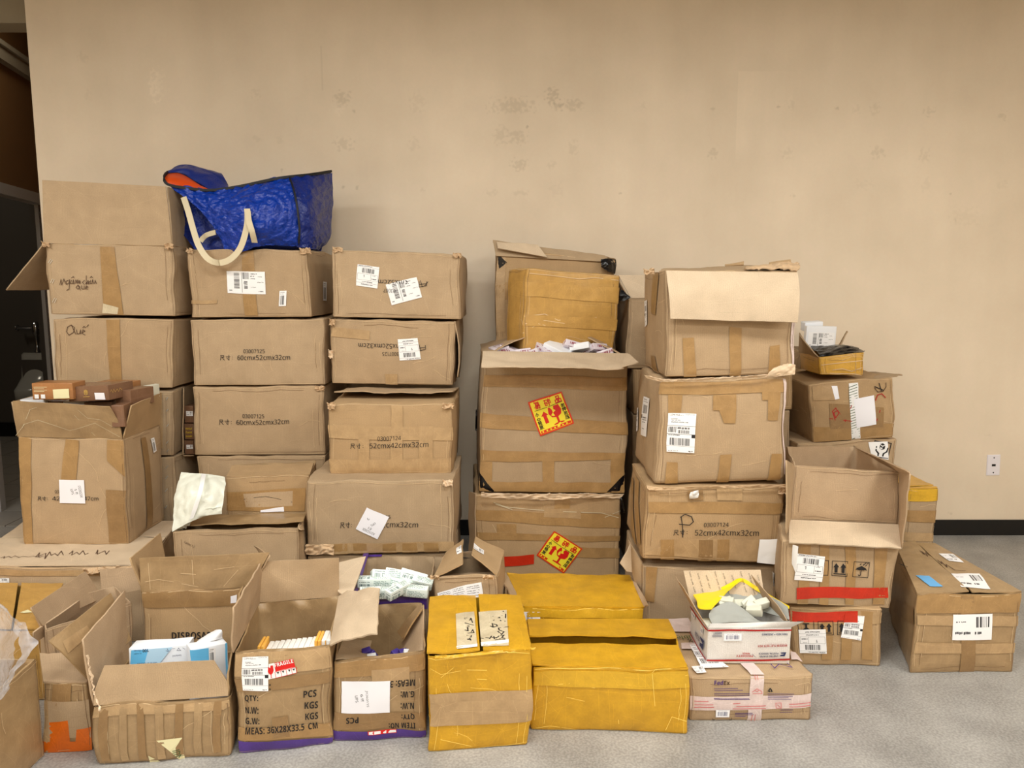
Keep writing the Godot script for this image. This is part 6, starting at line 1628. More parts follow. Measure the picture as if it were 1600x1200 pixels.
	var f131 := flap(b128.root, Vector3(.177, .375, -.12), Vector3(.177, .375, .12), Vector3(.246, .486, .128), Vector3(.154, .465, -.044), {"mat": "card", "called": "side_flap", "rough": .002})
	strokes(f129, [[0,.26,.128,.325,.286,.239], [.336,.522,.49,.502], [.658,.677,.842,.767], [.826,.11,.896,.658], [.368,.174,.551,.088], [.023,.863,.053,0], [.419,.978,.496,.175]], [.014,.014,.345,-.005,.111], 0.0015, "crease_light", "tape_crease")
	tape(b128.face("F"), [-.001,.319,.349,.31,.353,.371,.002,.371], "tape_dark")
	letters(b128.face("F"), "DISPOSABLE", [.088,.205,.249,.201,.025], "ink", true)
	stick("white_label", b128.face("F"), [.284,.32,.302,.321,.304,.35,.284,.347], "blank_label")
	var b132 := carton("cardboard_box", "open brown carton with a red FRAGILE sticker and lines for QTY and weight", "cardboard box", "", Vector3(-.709, 0, -2.34), .203, [-.149,0,.183,.122,0,.183,-.15,.324,.182,.128,.319,.184,-.116,0,-.178,.142,0,-.187,-.117,.324,-.178,.148,.319,-.186], {"open": true, "mat": "taped", "r": .013, "bulge": .01, "rough": .003, "seed": 488.4})
	var f133 := flap(b132.root, Vector3(-.15, .324, .182), Vector3(-.117, .324, -.178), Vector3(-.11, .459, -.197), Vector3(-.138, .469, .197), {"mat": "card_in", "called": "side_flap", "rough": .003})
	var f134 := flap(b132.root, Vector3(-.117, .324, -.178), Vector3(.148, .319, -.186), Vector3(.152, .46, -.184), Vector3(-.108, .459, -.197), {"mat": "card", "called": "rear_flap", "rough": .003})
	var f135 := flap(b132.root, Vector3(.148, .319, -.186), Vector3(.128, .319, .184), Vector3(.267, .394, .3), Vector3(.282, .427, .038), {"mat": "card_light", "called": "side_flap", "rough": .004, "curl": .012})
	tape(b132.face("F"), [.002,.246,.274,.253,.274,.317,.003,.315], "tape_pale")
	tape(b132.face("F"), [.001,0,.274,-.002,.275,.021,.003,.041], "tape_purple")
	tape(b132.face("F"), [.001,.198,.275,.204,.275,.241,0,.238], "tape_dark")
	tape(b132.face("F"), [-.001,.045,.275,.028,.275,.074,-.001,.086])
	tape(b132.face("F"), [.103,.045,.151,.043,.15,.115,.103,.114], "tape_dark")
	letters(b132.face("F"), "QTY:", [.025,.168,.067,.167,.021], "ink", true)
	letters(b132.face("F"), "N.W:", [.023,.133,.065,.131,.021], "ink", true)
	letters(b132.face("F"), "G.W:", [.023,.099,.066,.097,.021], "ink", true)
	letters(b132.face("F"), "MEAS: 36X28X33.5", [.022,.065,.196,.061,.023], "ink", true)
	letters(b132.face("F"), "CM", [.208,.061,.236,.061,.022], "ink", true)
	letters(b132.face("F"), "PCS", [.197,.167,.235,.166,.022], "ink", true)
	letters(b132.face("F"), "KGS", [.199,.131,.239,.129,.022], "ink", true)
	letters(b132.face("F"), "KGS", [.2,.095,.239,.094,.022], "ink", true)
	letters(b132.face("F"), ":", [.101,.203,.105,.203,.018], "ink", true)
	stick("shipping_label", b132.face("F"), [.022,.204,.098,.2,.099,.305,.026,.307], "ship_label")
	stick("fragile_sticker", b132.face("F"), [.099,.235,.178,.25,.169,.295,.1,.281], "white")
	stick("sticker_header", b132.face("F"), [.119,.258,.175,.268,.169,.295,.115,.284], "red_mark")
	letters(b132.face("F"), "FRAGILE", [.118,.271,.17,.282,.012], "white", true)
	shapes(b132.face("F"), [[.1,.95,0,.55,.2,.35,.42,.3,.45,.05,.25,.02,.8,.02,.55,.05,.55,.3,.8,.4,.95,.6,.9,1,.5,1,.4,.8]], [.099,.238,.116,.239,.038], "red_mark", "glass_mark")
	strokes(b132.face("F"), [[-.018,.526,.932,1.002,.982,.472,.058,0,-.018,.526], [.241,.645,.316,.176], [.471,.764,.547,.294], [.702,.883,.778,.413]], [.117,.239,.179,.233,.034], 0.0012, "red_mark", "sticker_lines")
	shapes(b132.face("F"), [[0,1,.5,.3,.5,0,.6,.3,1,1]], [.123,.248,.131,.249,.008], "ink", "sticker_symbol")
	shapes(b132.face("F"), [[0,1,.5,.3,.5,0,.6,.3,1,1]], [.139,.25,.146,.252,.008], "ink", "sticker_symbol")
	shapes(b132.face("F"), [[0,1,.5,.3,.5,0,.6,.3,1,1]], [.155,.253,.162,.254,.008], "ink", "sticker_symbol")
	shapes(b132.face("F"), [[0,1,.5,.3,.5,0,.6,.3,1,1]], [.167,.255,.175,.256,.008], "ink", "sticker_symbol")
	var p136 := pack("slim_pack", "orange pack at the near end of the row in the FRAGILE carton", "pack", "white and orange packs in the FRAGILE carton", Vector3(-.792, .127, -2.28), Vector3(0, .05, -.05), Vector3(.009, .16, .07), "tube_orange")
	var p137 := pack("slim_pack", "orange pack second in the row in the FRAGILE carton", "pack", "white and orange packs in the FRAGILE carton", Vector3(-.781, .128, -2.28), Vector3(0, .05, -.05), Vector3(.009, .16, .07), "tube_orange")
	var p138 := pack("slim_pack", "white pack with an orange edge, third in the row inside the FRAGILE carton", "pack", "white and orange packs in the FRAGILE carton", Vector3(-.764, .116, -2.27), Vector3(0, .05, -.05), Vector3(.015, .16, .07), "tube_white")
	stick("orange_edge", p138.face("F"), [0.0115, 0, 0.0143, 0, 0.0143, 0.16, 0.0115, 0.16], "tube_orange")
	stick("blue_print", p138.face("F"), [0.003, 0.1, 0.009, 0.1, 0.009, 0.152, 0.003, 0.152], "pale_blue")
	var p139 := pack("slim_pack", "white pack with an orange edge, fourth in the row inside the FRAGILE carton", "pack", "white and orange packs in the FRAGILE carton", Vector3(-.747, .118, -2.27), Vector3(0, .05, -.05), Vector3(.015, .16, .07), "tube_white")
	stick("orange_edge", p139.face("F"), [0.0115, 0, 0.0143, 0, 0.0143, 0.16, 0.0115, 0.16], "tube_orange")
	stick("blue_print", p139.face("F"), [0.003, 0.1, 0.009, 0.1, 0.009, 0.152, 0.003, 0.152], "pale_blue")
	var p140 := pack("slim_pack", "white pack with an orange edge, fifth in the row inside the FRAGILE carton", "pack", "white and orange packs in the FRAGILE carton", Vector3(-.73, .12, -2.27), Vector3(0, .05, -.05), Vector3(.015, .16, .07), "tube_white")
	stick("orange_edge", p140.face("F"), [0.0115, 0, 0.0143, 0, 0.0143, 0.16, 0.0115, 0.16], "tube_orange")
	stick("blue_print", p140.face("F"), [0.003, 0.1, 0.009, 0.1, 0.009, 0.152, 0.003, 0.152], "pale_blue")
	var p141 := pack("slim_pack", "white pack with an orange edge, sixth in the row inside the FRAGILE carton", "pack", "white and orange packs in the FRAGILE carton", Vector3(-.712, .122, -2.27), Vector3(0, .05, -.05), Vector3(.015, .16, .07), "tube_white")
	stick("orange_edge", p141.face("F"), [0.0115, 0, 0.0143, 0, 0.0143, 0.16, 0.0115, 0.16], "tube_orange")
	stick("blue_print", p141.face("F"), [0.003, 0.1, 0.009, 0.1, 0.009, 0.152, 0.003, 0.152], "pale_blue")
	var p142 := pack("slim_pack", "white pack with an orange edge, seventh in the row inside the FRAGILE carton", "pack", "white and orange packs in the FRAGILE carton", Vector3(-.695, .124, -2.27), Vector3(0, .05, -.05), Vector3(.015, .16, .07), "tube_white")
	stick("orange_edge", p142.face("F"), [0.0115, 0, 0.0143, 0, 0.0143, 0.16, 0.0115, 0.16], "tube_orange")
	stick("blue_print", p142.face("F"), [0.003, 0.1, 0.009, 0.1, 0.009, 0.152, 0.003, 0.152], "pale_blue")
	var p143 := pack("slim_pack", "white pack with an orange edge, eighth in the row inside the FRAGILE carton", "pack", "white and orange packs in the FRAGILE carton", Vector3(-.678, .126, -2.27), Vector3(0, .05, -.05), Vector3(.015, .16, .07), "tube_white")
	stick("orange_edge", p143.face("F"), [0.0115, 0, 0.0143, 0, 0.0143, 0.16, 0.0115, 0.16], "tube_orange")
	stick("blue_print", p143.face("F"), [0.003, 0.1, 0.009, 0.1, 0.009, 0.152, 0.003, 0.152], "pale_blue")
	var p144 := pack("slim_pack", "white pack with an orange edge, ninth in the row inside the FRAGILE carton", "pack", "white and orange packs in the FRAGILE carton", Vector3(-.661, .128, -2.27), Vector3(0, .05, -.05), Vector3(.015, .16, .07), "tube_white")
	stick("orange_edge", p144.face("F"), [0.0115, 0, 0.0143, 0, 0.0143, 0.16, 0.0115, 0.16], "tube_orange")
	stick("blue_print", p144.face("F"), [0.003, 0.1, 0.009, 0.1, 0.009, 0.152, 0.003, 0.152], "pale_blue")
	var p145 := pack("slim_pack", "white pack with an orange edge, tenth in the row inside the FRAGILE carton", "pack", "white and orange packs in the FRAGILE carton", Vector3(-.643, .13, -2.27), Vector3(0, .05, -.05), Vector3(.015, .16, .07), "tube_white")
	stick("orange_edge", p145.face("F"), [0.0115, 0, 0.0143, 0, 0.0143, 0.16, 0.0115, 0.16], "tube_orange")
	stick("blue_print", p145.face("F"), [0.003, 0.1, 0.009, 0.1, 0.009, 0.152, 0.003, 0.152], "pale_blue")
	var p146 := pack("slim_pack", "white pack with an orange edge, eleventh in the row inside the FRAGILE carton", "pack", "white and orange packs in the FRAGILE carton", Vector3(-.626, .132, -2.27), Vector3(0, .05, -.05), Vector3(.015, .16, .07), "tube_white")
	stick("orange_edge", p146.face("F"), [0.0115, 0, 0.0143, 0, 0.0143, 0.16, 0.0115, 0.16], "tube_orange")
	stick("blue_print", p146.face("F"), [0.003, 0.1, 0.009, 0.1, 0.009, 0.152, 0.003, 0.152], "pale_blue")
	var p147 := pack("slim_pack", "orange pack of the raised pair in the FRAGILE carton, nearer the white row", "pack", "white and orange packs in the FRAGILE carton", Vector3(-.615, .146, -2.28), Vector3(0, .05, -.05), Vector3(.009, .16, .07), "tube_orange")
	var p148 := pack("slim_pack", "orange pack of the raised pair in the FRAGILE carton, nearer the folded side flap", "pack", "white and orange packs in the FRAGILE carton", Vector3(-.605, .146, -2.28), Vector3(0, .05, -.05), Vector3(.009, .16, .07), "tube_orange")
	var p149 := pack("slim_pack", "white pack just past the raised orange pair in the FRAGILE carton", "pack", "white and orange packs in the FRAGILE carton", Vector3(-.593, .142, -2.29), Vector3(0, .05, -.05), Vector3(.015, .16, .07), "tube_white")
	stick("orange_edge", p149.face("F"), [0.0115, 0, 0.0143, 0, 0.0143, 0.16, 0.0115, 0.16], "tube_orange")
	var p150 := pack("slim_pack", "last white pack of the row in the FRAGILE carton, under the folded side flap", "pack", "white and orange packs in the FRAGILE carton", Vector3(-.577, .142, -2.29), Vector3(0, .05, -.05), Vector3(.015, .16, .07), "tube_white")
	stick("orange_edge", p150.face("F"), [0.0115, 0, 0.0143, 0, 0.0143, 0.16, 0.0115, 0.16], "tube_orange")
	var b151 := carton("cardboard_box", "open brown carton with upside-down ITEM NO print and a large white label", "cardboard box", "", Vector3(-.431, 0, -2.4), .083, [-.135,0,.19,.149,0,.19,-.127,.265,.191,.147,.28,.19,-.149,0,-.202,.135,0,-.178,-.141,.265,-.202,.133,.28,-.178], {"open": true, "mat": "taped", "r": .013, "bulge": .01, "rough": .003, "seed": 558.7})
	tape(b151.face("F"), [.002,.213,.278,.218,.279,.264,.002,.266])
	tape(b151.face("F"), [.002,.045,.278,.037,.279,.087,.002,.099], "tape_dark")
	tape(b151.face("F"), [0,0,.279,-.002,.28,.027,0,.041], "tape_purple")
	tape(b151.face("F"), [.117,.19,.234,.185,.233,.234,.115,.232], "tape_pale")
	stick("white_label", b151.face("F"), [.024,.099,.172,.092,.174,.196,.023,.202], "blank_label")
	letters(b151.face("F"), "JY260115", [.096,.169,.101,.116,.008])
	letters(b151.face("F"), "6 ff", [.081,.157,.085,.134,.008])
	letters(b151.face("F"), "UPS", [.065,.154,.068,.133,.008])
	letters(b151.face("F"), "MEAS: 3", [.25,.195,.174,.196,.021], "ink", true)
	letters(b151.face("F"), "G.W:", [.249,.159,.207,.16,.021], "ink", true)
	letters(b151.face("F"), "N.W:", [.249,.121,.206,.122,.021], "ink", true)
	letters(b151.face("F"), "QTY:", [.249,.088,.207,.087,.02], "ink", true)
	letters(b151.face("F"), "ITEM NO:", [.25,.056,.166,.056,.02], "ink", true)
	letters(b151.face("F"), "PCS", [.077,.086,.04,.085,.02], "ink", true)
	stick("fragile_sticker", b151.face("F"), [.105,.024,.188,.02,.189,.033,.104,.037], "red_mark")
	stick("sticker_face", b151.face("F"), [.107,.026,.158,.023,.158,.032,.107,.035], "white")
	stick("sticker_face", b151.face("F"), [.163,.023,.187,.022,.187,.03,.163,.031], "white")
	var f152 := flap(b151.root, Vector3(.137, .341, .011), Vector3(.125, .335, -.03), Vector3(.052, .25, -.016), Vector3(.076, .264, .066), {"mat": "tape_dark", "called": "inner_flap", "rough": .002})
	var f153 := flap(b151.root, Vector3(-.123, .264, .18), Vector3(-.126, .225, -.031), Vector3(-.036, .207, -.043), Vector3(-.033, .24, .158), {"mat": "card_grey", "called": "inner_flap", "rough": .003})
	var f154 := flap(b151.root, Vector3(.14, .337, -.029), Vector3(.142, .268, .162), Vector3(.088, .238, .148), Vector3(.066, .212, -.015), {"mat": "card_in", "called": "inner_flap", "rough": .003})
	var p155 := pack("small_pack", "violet pack against the folded-in board of the ITEM NO carton", "pack", "violet packs in the ITEM NO carton", Vector3(-.457, .197, -2.34), Vector3(.5, .3, .3), Vector3(.028, .055, .02), "pack_violet")
	var p156 := pack("small_pack", "violet pack lying askew in the middle of the ITEM NO carton", "pack", "violet packs in the ITEM NO carton", Vector3(-.431, .189, -2.33), Vector3(.5, -.6, .2), Vector3(.028, .055, .02), "pack_violet")
	var p157 := pack("small_pack", "white-ended pack beside the askew violet one in the ITEM NO carton", "pack", "violet packs in the ITEM NO carton", Vector3(-.442, .19, -2.31), Vector3(.5, .2, .1), Vector3(.028, .055, .02), "white_gloss")
	var p158 := pack("small_pack", "violet pack tilted up toward the far side of the ITEM NO carton", "pack", "violet packs in the ITEM NO carton", Vector3(-.391, .184, -2.34), Vector3(.5, .9, 0), Vector3(.028, .055, .02), "pack_violet")
	var p159 := pack("small_pack", "violet pack close to the taped inner flap of the ITEM NO carton", "pack", "violet packs in the ITEM NO carton", Vector3(-.363, .188, -2.34), Vector3(.5, .5, -.1), Vector3(.028, .055, .02), "pack_violet")
	var p160 := pack("small_pack", "white-ended pack close to the taped inner flap of the ITEM NO carton", "pack", "violet packs in the ITEM NO carton", Vector3(-.345, .193, -2.33), Vector3(.5, .2, -.2), Vector3(.028, .055, .02), "white_gloss")
	var b161 := carton("cardboard_box", "open carton edged in purple tape, full of pale mint printed boxes", "cardboard box", "", Vector3(-.445, 0, -2.812), .036, [-.136,0,.197,.138,0,.197,-.136,.294,.197,.138,.297,.197,-.141,0,-.21,.139,0,-.184,-.141,.294,-.21,.139,.297,-.184], {"open": true, "mat": "card_grey", "r": .008, "bulge": .004, "seed": 595.7})
	tape(b161.face("F"), [.001,.255,.273,.245,.275,.291,.002,.291], "tape_purple")
	ribbon("purple_edge_tape", b161.root, Vector3(-.445, 0, -2.812), [-.568,.306,-2.61,-.575,.312,-2.813,-.587,.306,-3.017], Vector3(.02, 0, 0), "tape_purple", 0.0040, 6)
	ribbon("purple_edge_tape", b161.root, Vector3(-.445, 0, -2.812), [-.593,.297,-3.017,-.523,.299,-3.013], Vector3(0, 0, .014), "tape_purple", 0.0040, 6)
	var f162 := flap(b161.root, Vector3(-.118, .328, .288), Vector3(-.099, .393, .068), Vector3(-.195, .381, .085), Vector3(-.167, .34, .266), {"mat": "card_light", "called": "side_flap", "rough": .003})
	var p163 := pack("mint_box", "mint printed box along the front rim of the purple-edged carton, nearest its side flap", "box", "mint boxes in the purple-edged carton", Vector3(-.476, .295, -2.6), Vector3(.1, .25, -.1), Vector3(.13, .035, .03), "mint_card")
	var p164 := pack("mint_box", "mint printed box along the front rim, toward the small roof-flapped carton", "box", "mint boxes in the purple-edged carton", Vector3(-.362, .304, -2.6), Vector3(.15, -.1, -.06), Vector3(.13, .035, .03), "mint_card")
	var p165 := pack("mint_box", "long mint box slanting across the middle of the purple-edged carton", "box", "mint boxes in the purple-edged carton", Vector3(-.435, .311, -2.66), Vector3(-.3, -.2, -.2), Vector3(.14, .035, .03), "mint_card")
	var p166 := pack("mint_box", "mint box with a dark line, leaning at the far corner of the purple-edged carton", "box", "mint boxes in the purple-edged carton", Vector3(-.35, .31, -2.68), Vector3(.4, -.15, -.25), Vector3(.12, .035, .03), "mint_card")
	var p167 := pack("mint_box", "mint box propped upright against the back of the purple-edged carton", "box", "mint boxes in the purple-edged carton", Vector3(-.462, .332, -2.7), Vector3(.9, .1, -.35), Vector3(.12, .035, .03), "mint_card")
	var p168 := pack("mint_box", "mint box leaning second from the upright one in the purple-edged carton", "box", "mint boxes in the purple-edged carton", Vector3(-.406, .319, -2.72), Vector3(.7, -.1, -.28), Vector3(.13, .035, .03), "mint_card")
	var p169 := pack("mint_box", "plain white-mint box wedged on the slanting pile in the purple-edged carton", "box", "mint boxes in the purple-edged carton", Vector3(-.366, .312, -2.72), Vector3(.5, -.2, -.3), Vector3(.1, .035, .03), "mint")
	var p170 := pack("mint_box", "short mint box crossing the others near the front rim of the purple-edged carton", "box", "mint boxes in the purple-edged carton", Vector3(-.403, .317, -2.57), Vector3(.2, .9, .1), Vector3(.09, .035, .03), "mint_card")
	var p171 := pack("mint_box", "mint box with a grid print lying flat by the purple edge", "box", "mint boxes in the purple-edged carton", Vector3(-.497, .313, -2.66), Vector3(.1, .05, 0), Vector3(.12, .035, .03), "mint_card")
	var p172 := pack("mint_box", "tiny white box standing by the purple edge", "box", "mint boxes in the purple-edged carton", Vector3(-.492, .315, -2.58), Vector3(.3, .5, .1), Vector3(.024, .024, .024), "mint")
	var p173 := pack("mint_box", "tiny white cube-like box in front of the grid-print box", "box", "mint boxes in the purple-edged carton", Vector3(-.47, .324, -2.57), Vector3(.2, .2, 0), Vector3(.021, .021, .021), "mint")
	var b174 := carton("cardboard_box", "small old brown carton with two flaps peaked like a roof over its top", "cardboard box", "", Vector3(-.156, 0, -2.76), -.087, [-.114,0,.13,.114,0,.13,-.114,.351,.13,.114,.366,.13,-.114,0,-.13,.114,0,-.13,-.114,.351,-.13,.114,.366,-.13], {"open": true, "mat": "card", "r": .008, "rough": .003, "seed": 643.8})
	var f175 := flap(b174.root, Vector3(-.114, .351, -.13), Vector3(-.114, .351, .13), Vector3(-.014, .4, .111), Vector3(-.043, .423, -.097), {"mat": "card_warm", "called": "side_flap", "rough": .003})
	var f176 := flap(b174.root, Vector3(.114, .366, .13), Vector3(.114, .366, -.13), Vector3(.006, .429, -.101), Vector3(.021, .432, .098), {"mat": "card_warm", "called": "side_flap", "rough": .003})
	var f177 := flap(b174.root, Vector3(-.114, .351, -.13), Vector3(.114, .366, -.13), Vector3(.005, .355, -.142), Vector3(-.107, .355, -.132), {"mat": "card_in", "called": "rear_flap", "rough": .002})
	var f178 := flap(b174.root, Vector3(-.05, .334, -.122), Vector3(.007, .334, -.127), Vector3(.007, .343, -.132), Vector3(-.051, .343, -.127), {"mat": "ink", "called": "tape_print", "th": .001, "rough": 0})
	var f179 := flap(b174.root, Vector3(-.114, .351, .13), Vector3(.114, .366, .13), Vector3(.1, .339, .031), Vector3(-.1, .329, .048), {"mat": "card_grey", "called": "front_flap", "rough": .003})
	stick("white_label", f175, [.129,.086,.131,.107,.071,.108,.057,.077], "slip_label")
	stick("white_label", f176, [.066,.123,.082,.075,.131,.078,.128,.126], "slip_label")
	stick("printed_label", b174.face("F"), [.014,.255,.18,.275,.171,.333,.011,.304], "list_label")
	var b180 := carton("cardboard_box", "tall yellow taped carton with a brown band around it and writing on its top", "cardboard box", "", Vector3(-.113, 0, -2.364), .096, [-.154,0,.202,.147,0,.202,-.159,.312,.202,.152,.307,.203,-.149,0,-.203,.157,0,-.201,-.154,.312,-.204,.161,.307,-.201], {"open": true, "mat": "taped_yellow", "r": .008, "bulge": .006, "rough": .003, "seed": 666})
	var f181 := flap(b180.root, Vector3(-.154, .315, -.204), Vector3(-.159, .315, .202), Vector3(-.002, .315, .202), Vector3(.005, .315, -.202), {"mat": "taped_yellow", "called": "top_flap", "rough": .003})
	var f182 := flap(b180.root, Vector3(.152, .31, .203), Vector3(.161, .31, -.201), Vector3(.015, .315, -.202), Vector3(.008, .315, .202), {"mat": "taped_yellow", "called": "top_flap", "rough": .003})
	tape(b180.face("F"), [-.002,.082,.307,.084,.307,.188,-.002,.189], "tape_pale")
	tape(b180.face("F"), [0,.161,.307,.159,.306,.186,0,.187], "tape_pale")
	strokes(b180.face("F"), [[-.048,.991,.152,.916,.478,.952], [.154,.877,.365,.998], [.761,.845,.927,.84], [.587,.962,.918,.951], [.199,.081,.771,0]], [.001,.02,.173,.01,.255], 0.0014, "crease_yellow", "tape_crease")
	tape(f181, [.388,.09,.39,.151,.137,.149,.146,.088], "film_pale")
	tape(f182, [.018,.15,.02,.067,.27,.056,.271,.149], "film_pale")
	tape(f181, [.388,.09,.39,.151,.37,.152,.368,.088], "white")
	tape(f182, [.02,.15,.036,.066,.053,.065,.042,.151], "white")
	strokes(f181, [[-.404,.982,.316,.997,.218,.907,-.385,.937], [.316,.997,.546,.818], [-.246,.758,.622,.7,.06,.641], [.686,.7,.083,.584,.181,.498], [-.129,.469,.203,.441,.1,.541], [.109,.356,.873,.356,.705,.469,.491,.356], [.142,.273,.659,.245,.637,.135,.227,.217], [.291,.054,.687,0,.532,.081,.364,.027]], [.342,.113,.345,.142,.147], 0.0035, "ink", "handwriting")
	strokes(f182, [[.524,.832,.868,.839], [.945,1.001,1.028,.889,1.001,.756], [.378,.626,.964,.648], [.522,.669,.767,.778,.801,.648], [.391,.478,.48,.437,.467,.562,.625,.521,.644,.469,.503,.437], [.699,.335,.683,.396,1.054,.428], [.648,.275,.774,.175,.873,.255,.697,.315], [.657,.136,.862,.155,.763,.077,.871,.038], [.692,.038,.866,0], [.004,.077,.07,.067], [.182,.077,.271,.067], [.314,.048,.387,.126], [.405,.077,.54,.087], [.476,.116,.491,.038], [.561,.067,.68,.136], [.533,0,.712,.019]], [.054,.149,.053,.066,.207], 0.0042, "ink", "handwriting")
	sheet("torn_edge", b180.root, Vector3(-.113, 0, -2.364), [-.247,.309,-2.138,-.189,.306,-2.143,-.095,.307,-2.152,0,.309,-2.16,.05,.309,-2.165,-.247,.316,-2.142,-.189,.313,-2.148,-.095,.313,-2.158,0,.313,-2.166,.054,.313,-2.17], 2, 5, "tape_yellow", {"crumple": .005, "freq": 30, "th": .002, "sub": 10})
	var b183 := carton("cardboard_box", "wide low yellow taped carton with a dark slit across its top", "cardboard box", "", Vector3(.307, 0, -2.422), -.05, [-.236,0,.17,.254,0,.17,-.235,.214,.17,.247,.212,.17,-.262,0,-.155,.245,0,-.185,-.261,.214,-.155,.239,.212,-.184], {"open": true, "mat": "taped_yellow", "r": .01, "bulge": .008, "rough": .003, "seed": 677.1})
	var f184 := flap(b183.root, Vector3(-.235, .217, .17), Vector3(.247, .215, .17), Vector3(.243, .211, .007), Vector3(-.247, .213, .02), {"mat": "taped_yellow", "called": "top_flap", "rough": .003})
	var f185 := flap(b183.root, Vector3(.239, .215, -.184), Vector3(-.261, .217, -.155), Vector3(-.249, .229, -.006), Vector3(.243, .227, -.021), {"mat": "taped_yellow", "called": "top_flap", "rough": .003})
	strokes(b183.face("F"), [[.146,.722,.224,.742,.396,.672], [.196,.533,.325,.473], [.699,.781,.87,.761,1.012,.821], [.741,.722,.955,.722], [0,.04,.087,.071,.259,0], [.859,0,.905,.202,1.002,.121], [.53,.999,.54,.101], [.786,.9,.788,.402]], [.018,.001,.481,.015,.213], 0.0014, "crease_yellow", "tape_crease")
	tape(b183.face("F"), [.003,.15,.485,.152,.485,.203,.002,.201], "tape_yellow")
	var b186 := carton("cardboard_box", "yellow taped carton with a sloping lid and a barcode label, behind the slit-topped yellow one", "cardboard box", "", Vector3(.243, 0, -2.818), 0, [-.203,0,.158,.238,0,.158,-.203,.234,.158,.238,.231,.158,-.266,0,-.164,.231,0,-.152,-.266,.234,-.164,.231,.231,-.152], {"open": true, "mat": "taped_yellow", "r": .008, "bulge": .006, "seed": 688.2})
	var f187 := flap(b186.root, Vector3(-.203, .234, .158), Vector3(.238, .231, .158), Vector3(.231, .231, -.152), Vector3(-.266, .234, -.164), {"mat": "taped_yellow", "called": "top_flap", "rough": .003})
	var f188 := flap(b186.root, Vector3(-.266, .234, -.164), Vector3(-.203, .234, .158), Vector3(-.229, .254, .198), Vector3(-.299, .257, -.132), {"mat": "card", "called": "side_flap", "rough": .004})
	var f189 := flap(b186.root, Vector3(.238, .231, .158), Vector3(.231, .231, -.152), Vector3(.245, .228, -.132), Vector3(.247, .254, .198), {"mat": "card_in", "called": "side_flap", "rough": .003})
	stick("shipping_label", b186.face("F"), [.007,.174,.064,.175,.064,.214,.005,.216], "wide_label")
	tape(b186.face("F"), [.002,.194,.44,.191,.44,.228,.002,.228], "tape_yellow")
	var b190 := carton("cardboard_box", "brown courier carton with purple lettering and white printed tape, under the open white postal box", "cardboard box", "", Vector3(.762, 0, -2.534), .019, [-.192,0,.216,.199,0,.216,-.197,.149,.216,.203,.152,.216,-.197,0,-.22,.191,0,-.212,-.202,.149,-.22,.195,.152,-.212], {"mat": "card", "r": .008, "bulge": .006, "seed": 703})
	tape(b190.face("F"), [0,.038,.394,.044,.392,.09,0,.085], "tape_white")
	tape(b190.face("F"), [.185,-.002,.229,-.001,.234,.151,.189,.149], "tape_white")
	letters(b190.face("F"), "Fed", [.076,.125,.103,.125,.015], "ink_purple", true)
	letters(b190.face("F"), "Ex", [.106,.125,.125,.125,.013], "ink_brown", true)
	strokes(b190.face("F"), [[0,.1,.045,.1], [.062,.1,.107,.1], [.125,.1,.17,.1], [.188,.1,.232,.1], [.25,.1,.295,.1], [.312,.1,.357,.1], [.375,.1,.42,.1], [.438,.1,.482,.1], [.5,.1,.545,.1], [.562,.1,.608,.1], [.625,.1,.67,.1], [.688,.1,.733,.1], [.75,.1,.795,.1], [.812,.1,.858,.1], [.875,.1,.92,.1], [.938,.1,.983,.1]], [.076,.113,.151,.113,.004], 0.0017, "ink_purple", "fine_print")
	strokes(b190.face("F"), [[0,.1,.045,.1], [.062,.1,.107,.1], [.125,.1,.17,.1], [.188,.1,.232,.1], [.25,.1,.295,.1], [.312,.1,.357,.1], [.375,.1,.42,.1], [.438,.1,.482,.1], [.5,.1,.545,.1], [.562,.1,.608,.1], [.625,.1,.67,.1], [.688,.1,.733,.1], [.75,.1,.795,.1], [.812,.1,.858,.1], [.875,.1,.92,.1], [.938,.1,.983,.1]], [.077,.107,.167,.107,.004], 0.0017, "ink_purple", "fine_print")
	strokes(b190.face("F"), [[0,.1,.045,.1], [.062,.1,.107,.1], [.125,.1,.17,.1], [.188,.1,.232,.1], [.25,.1,.295,.1], [.312,.1,.357,.1], [.375,.1,.42,.1], [.438,.1,.482,.1], [.5,.1,.545,.1], [.562,.1,.608,.1], [.625,.1,.67,.1], [.688,.1,.733,.1], [.75,.1,.795,.1], [.812,.1,.858,.1], [.875,.1,.92,.1], [.938,.1,.983,.1]], [.077,.097,.189,.096,.004], 0.0017, "ink_purple", "fine_print")
	strokes(b190.face("F"), [[0,.1,.045,.1], [.062,.1,.107,.1], [.125,.1,.17,.1], [.188,.1,.232,.1], [.25,.1,.295,.1], [.312,.1,.357,.1], [.375,.1,.42,.1], [.438,.1,.482,.1], [.5,.1,.545,.1], [.562,.1,.608,.1], [.625,.1,.67,.1], [.688,.1,.733,.1], [.75,.1,.795,.1], [.812,.1,.858,.1], [.875,.1,.92,.1], [.938,.1,.983,.1]], [.077,.092,.189,.091,.004], 0.0017, "ink_purple", "fine_print")
	strokes(b190.face("F"), [[0,.1,.045,.1], [.062,.1,.107,.1], [.125,.1,.17,.1], [.188,.1,.232,.1], [.25,.1,.295,.1], [.312,.1,.357,.1], [.375,.1,.42,.1], [.438,.1,.482,.1], [.5,.1,.545,.1], [.562,.1,.608,.1], [.625,.1,.67,.1], [.688,.1,.733,.1], [.75,.1,.795,.1], [.812,.1,.858,.1], [.875,.1,.92,.1], [.938,.1,.983,.1]], [.076,.08,.187,.079,.004], 0.0017, "ink_purple", "fine_print")
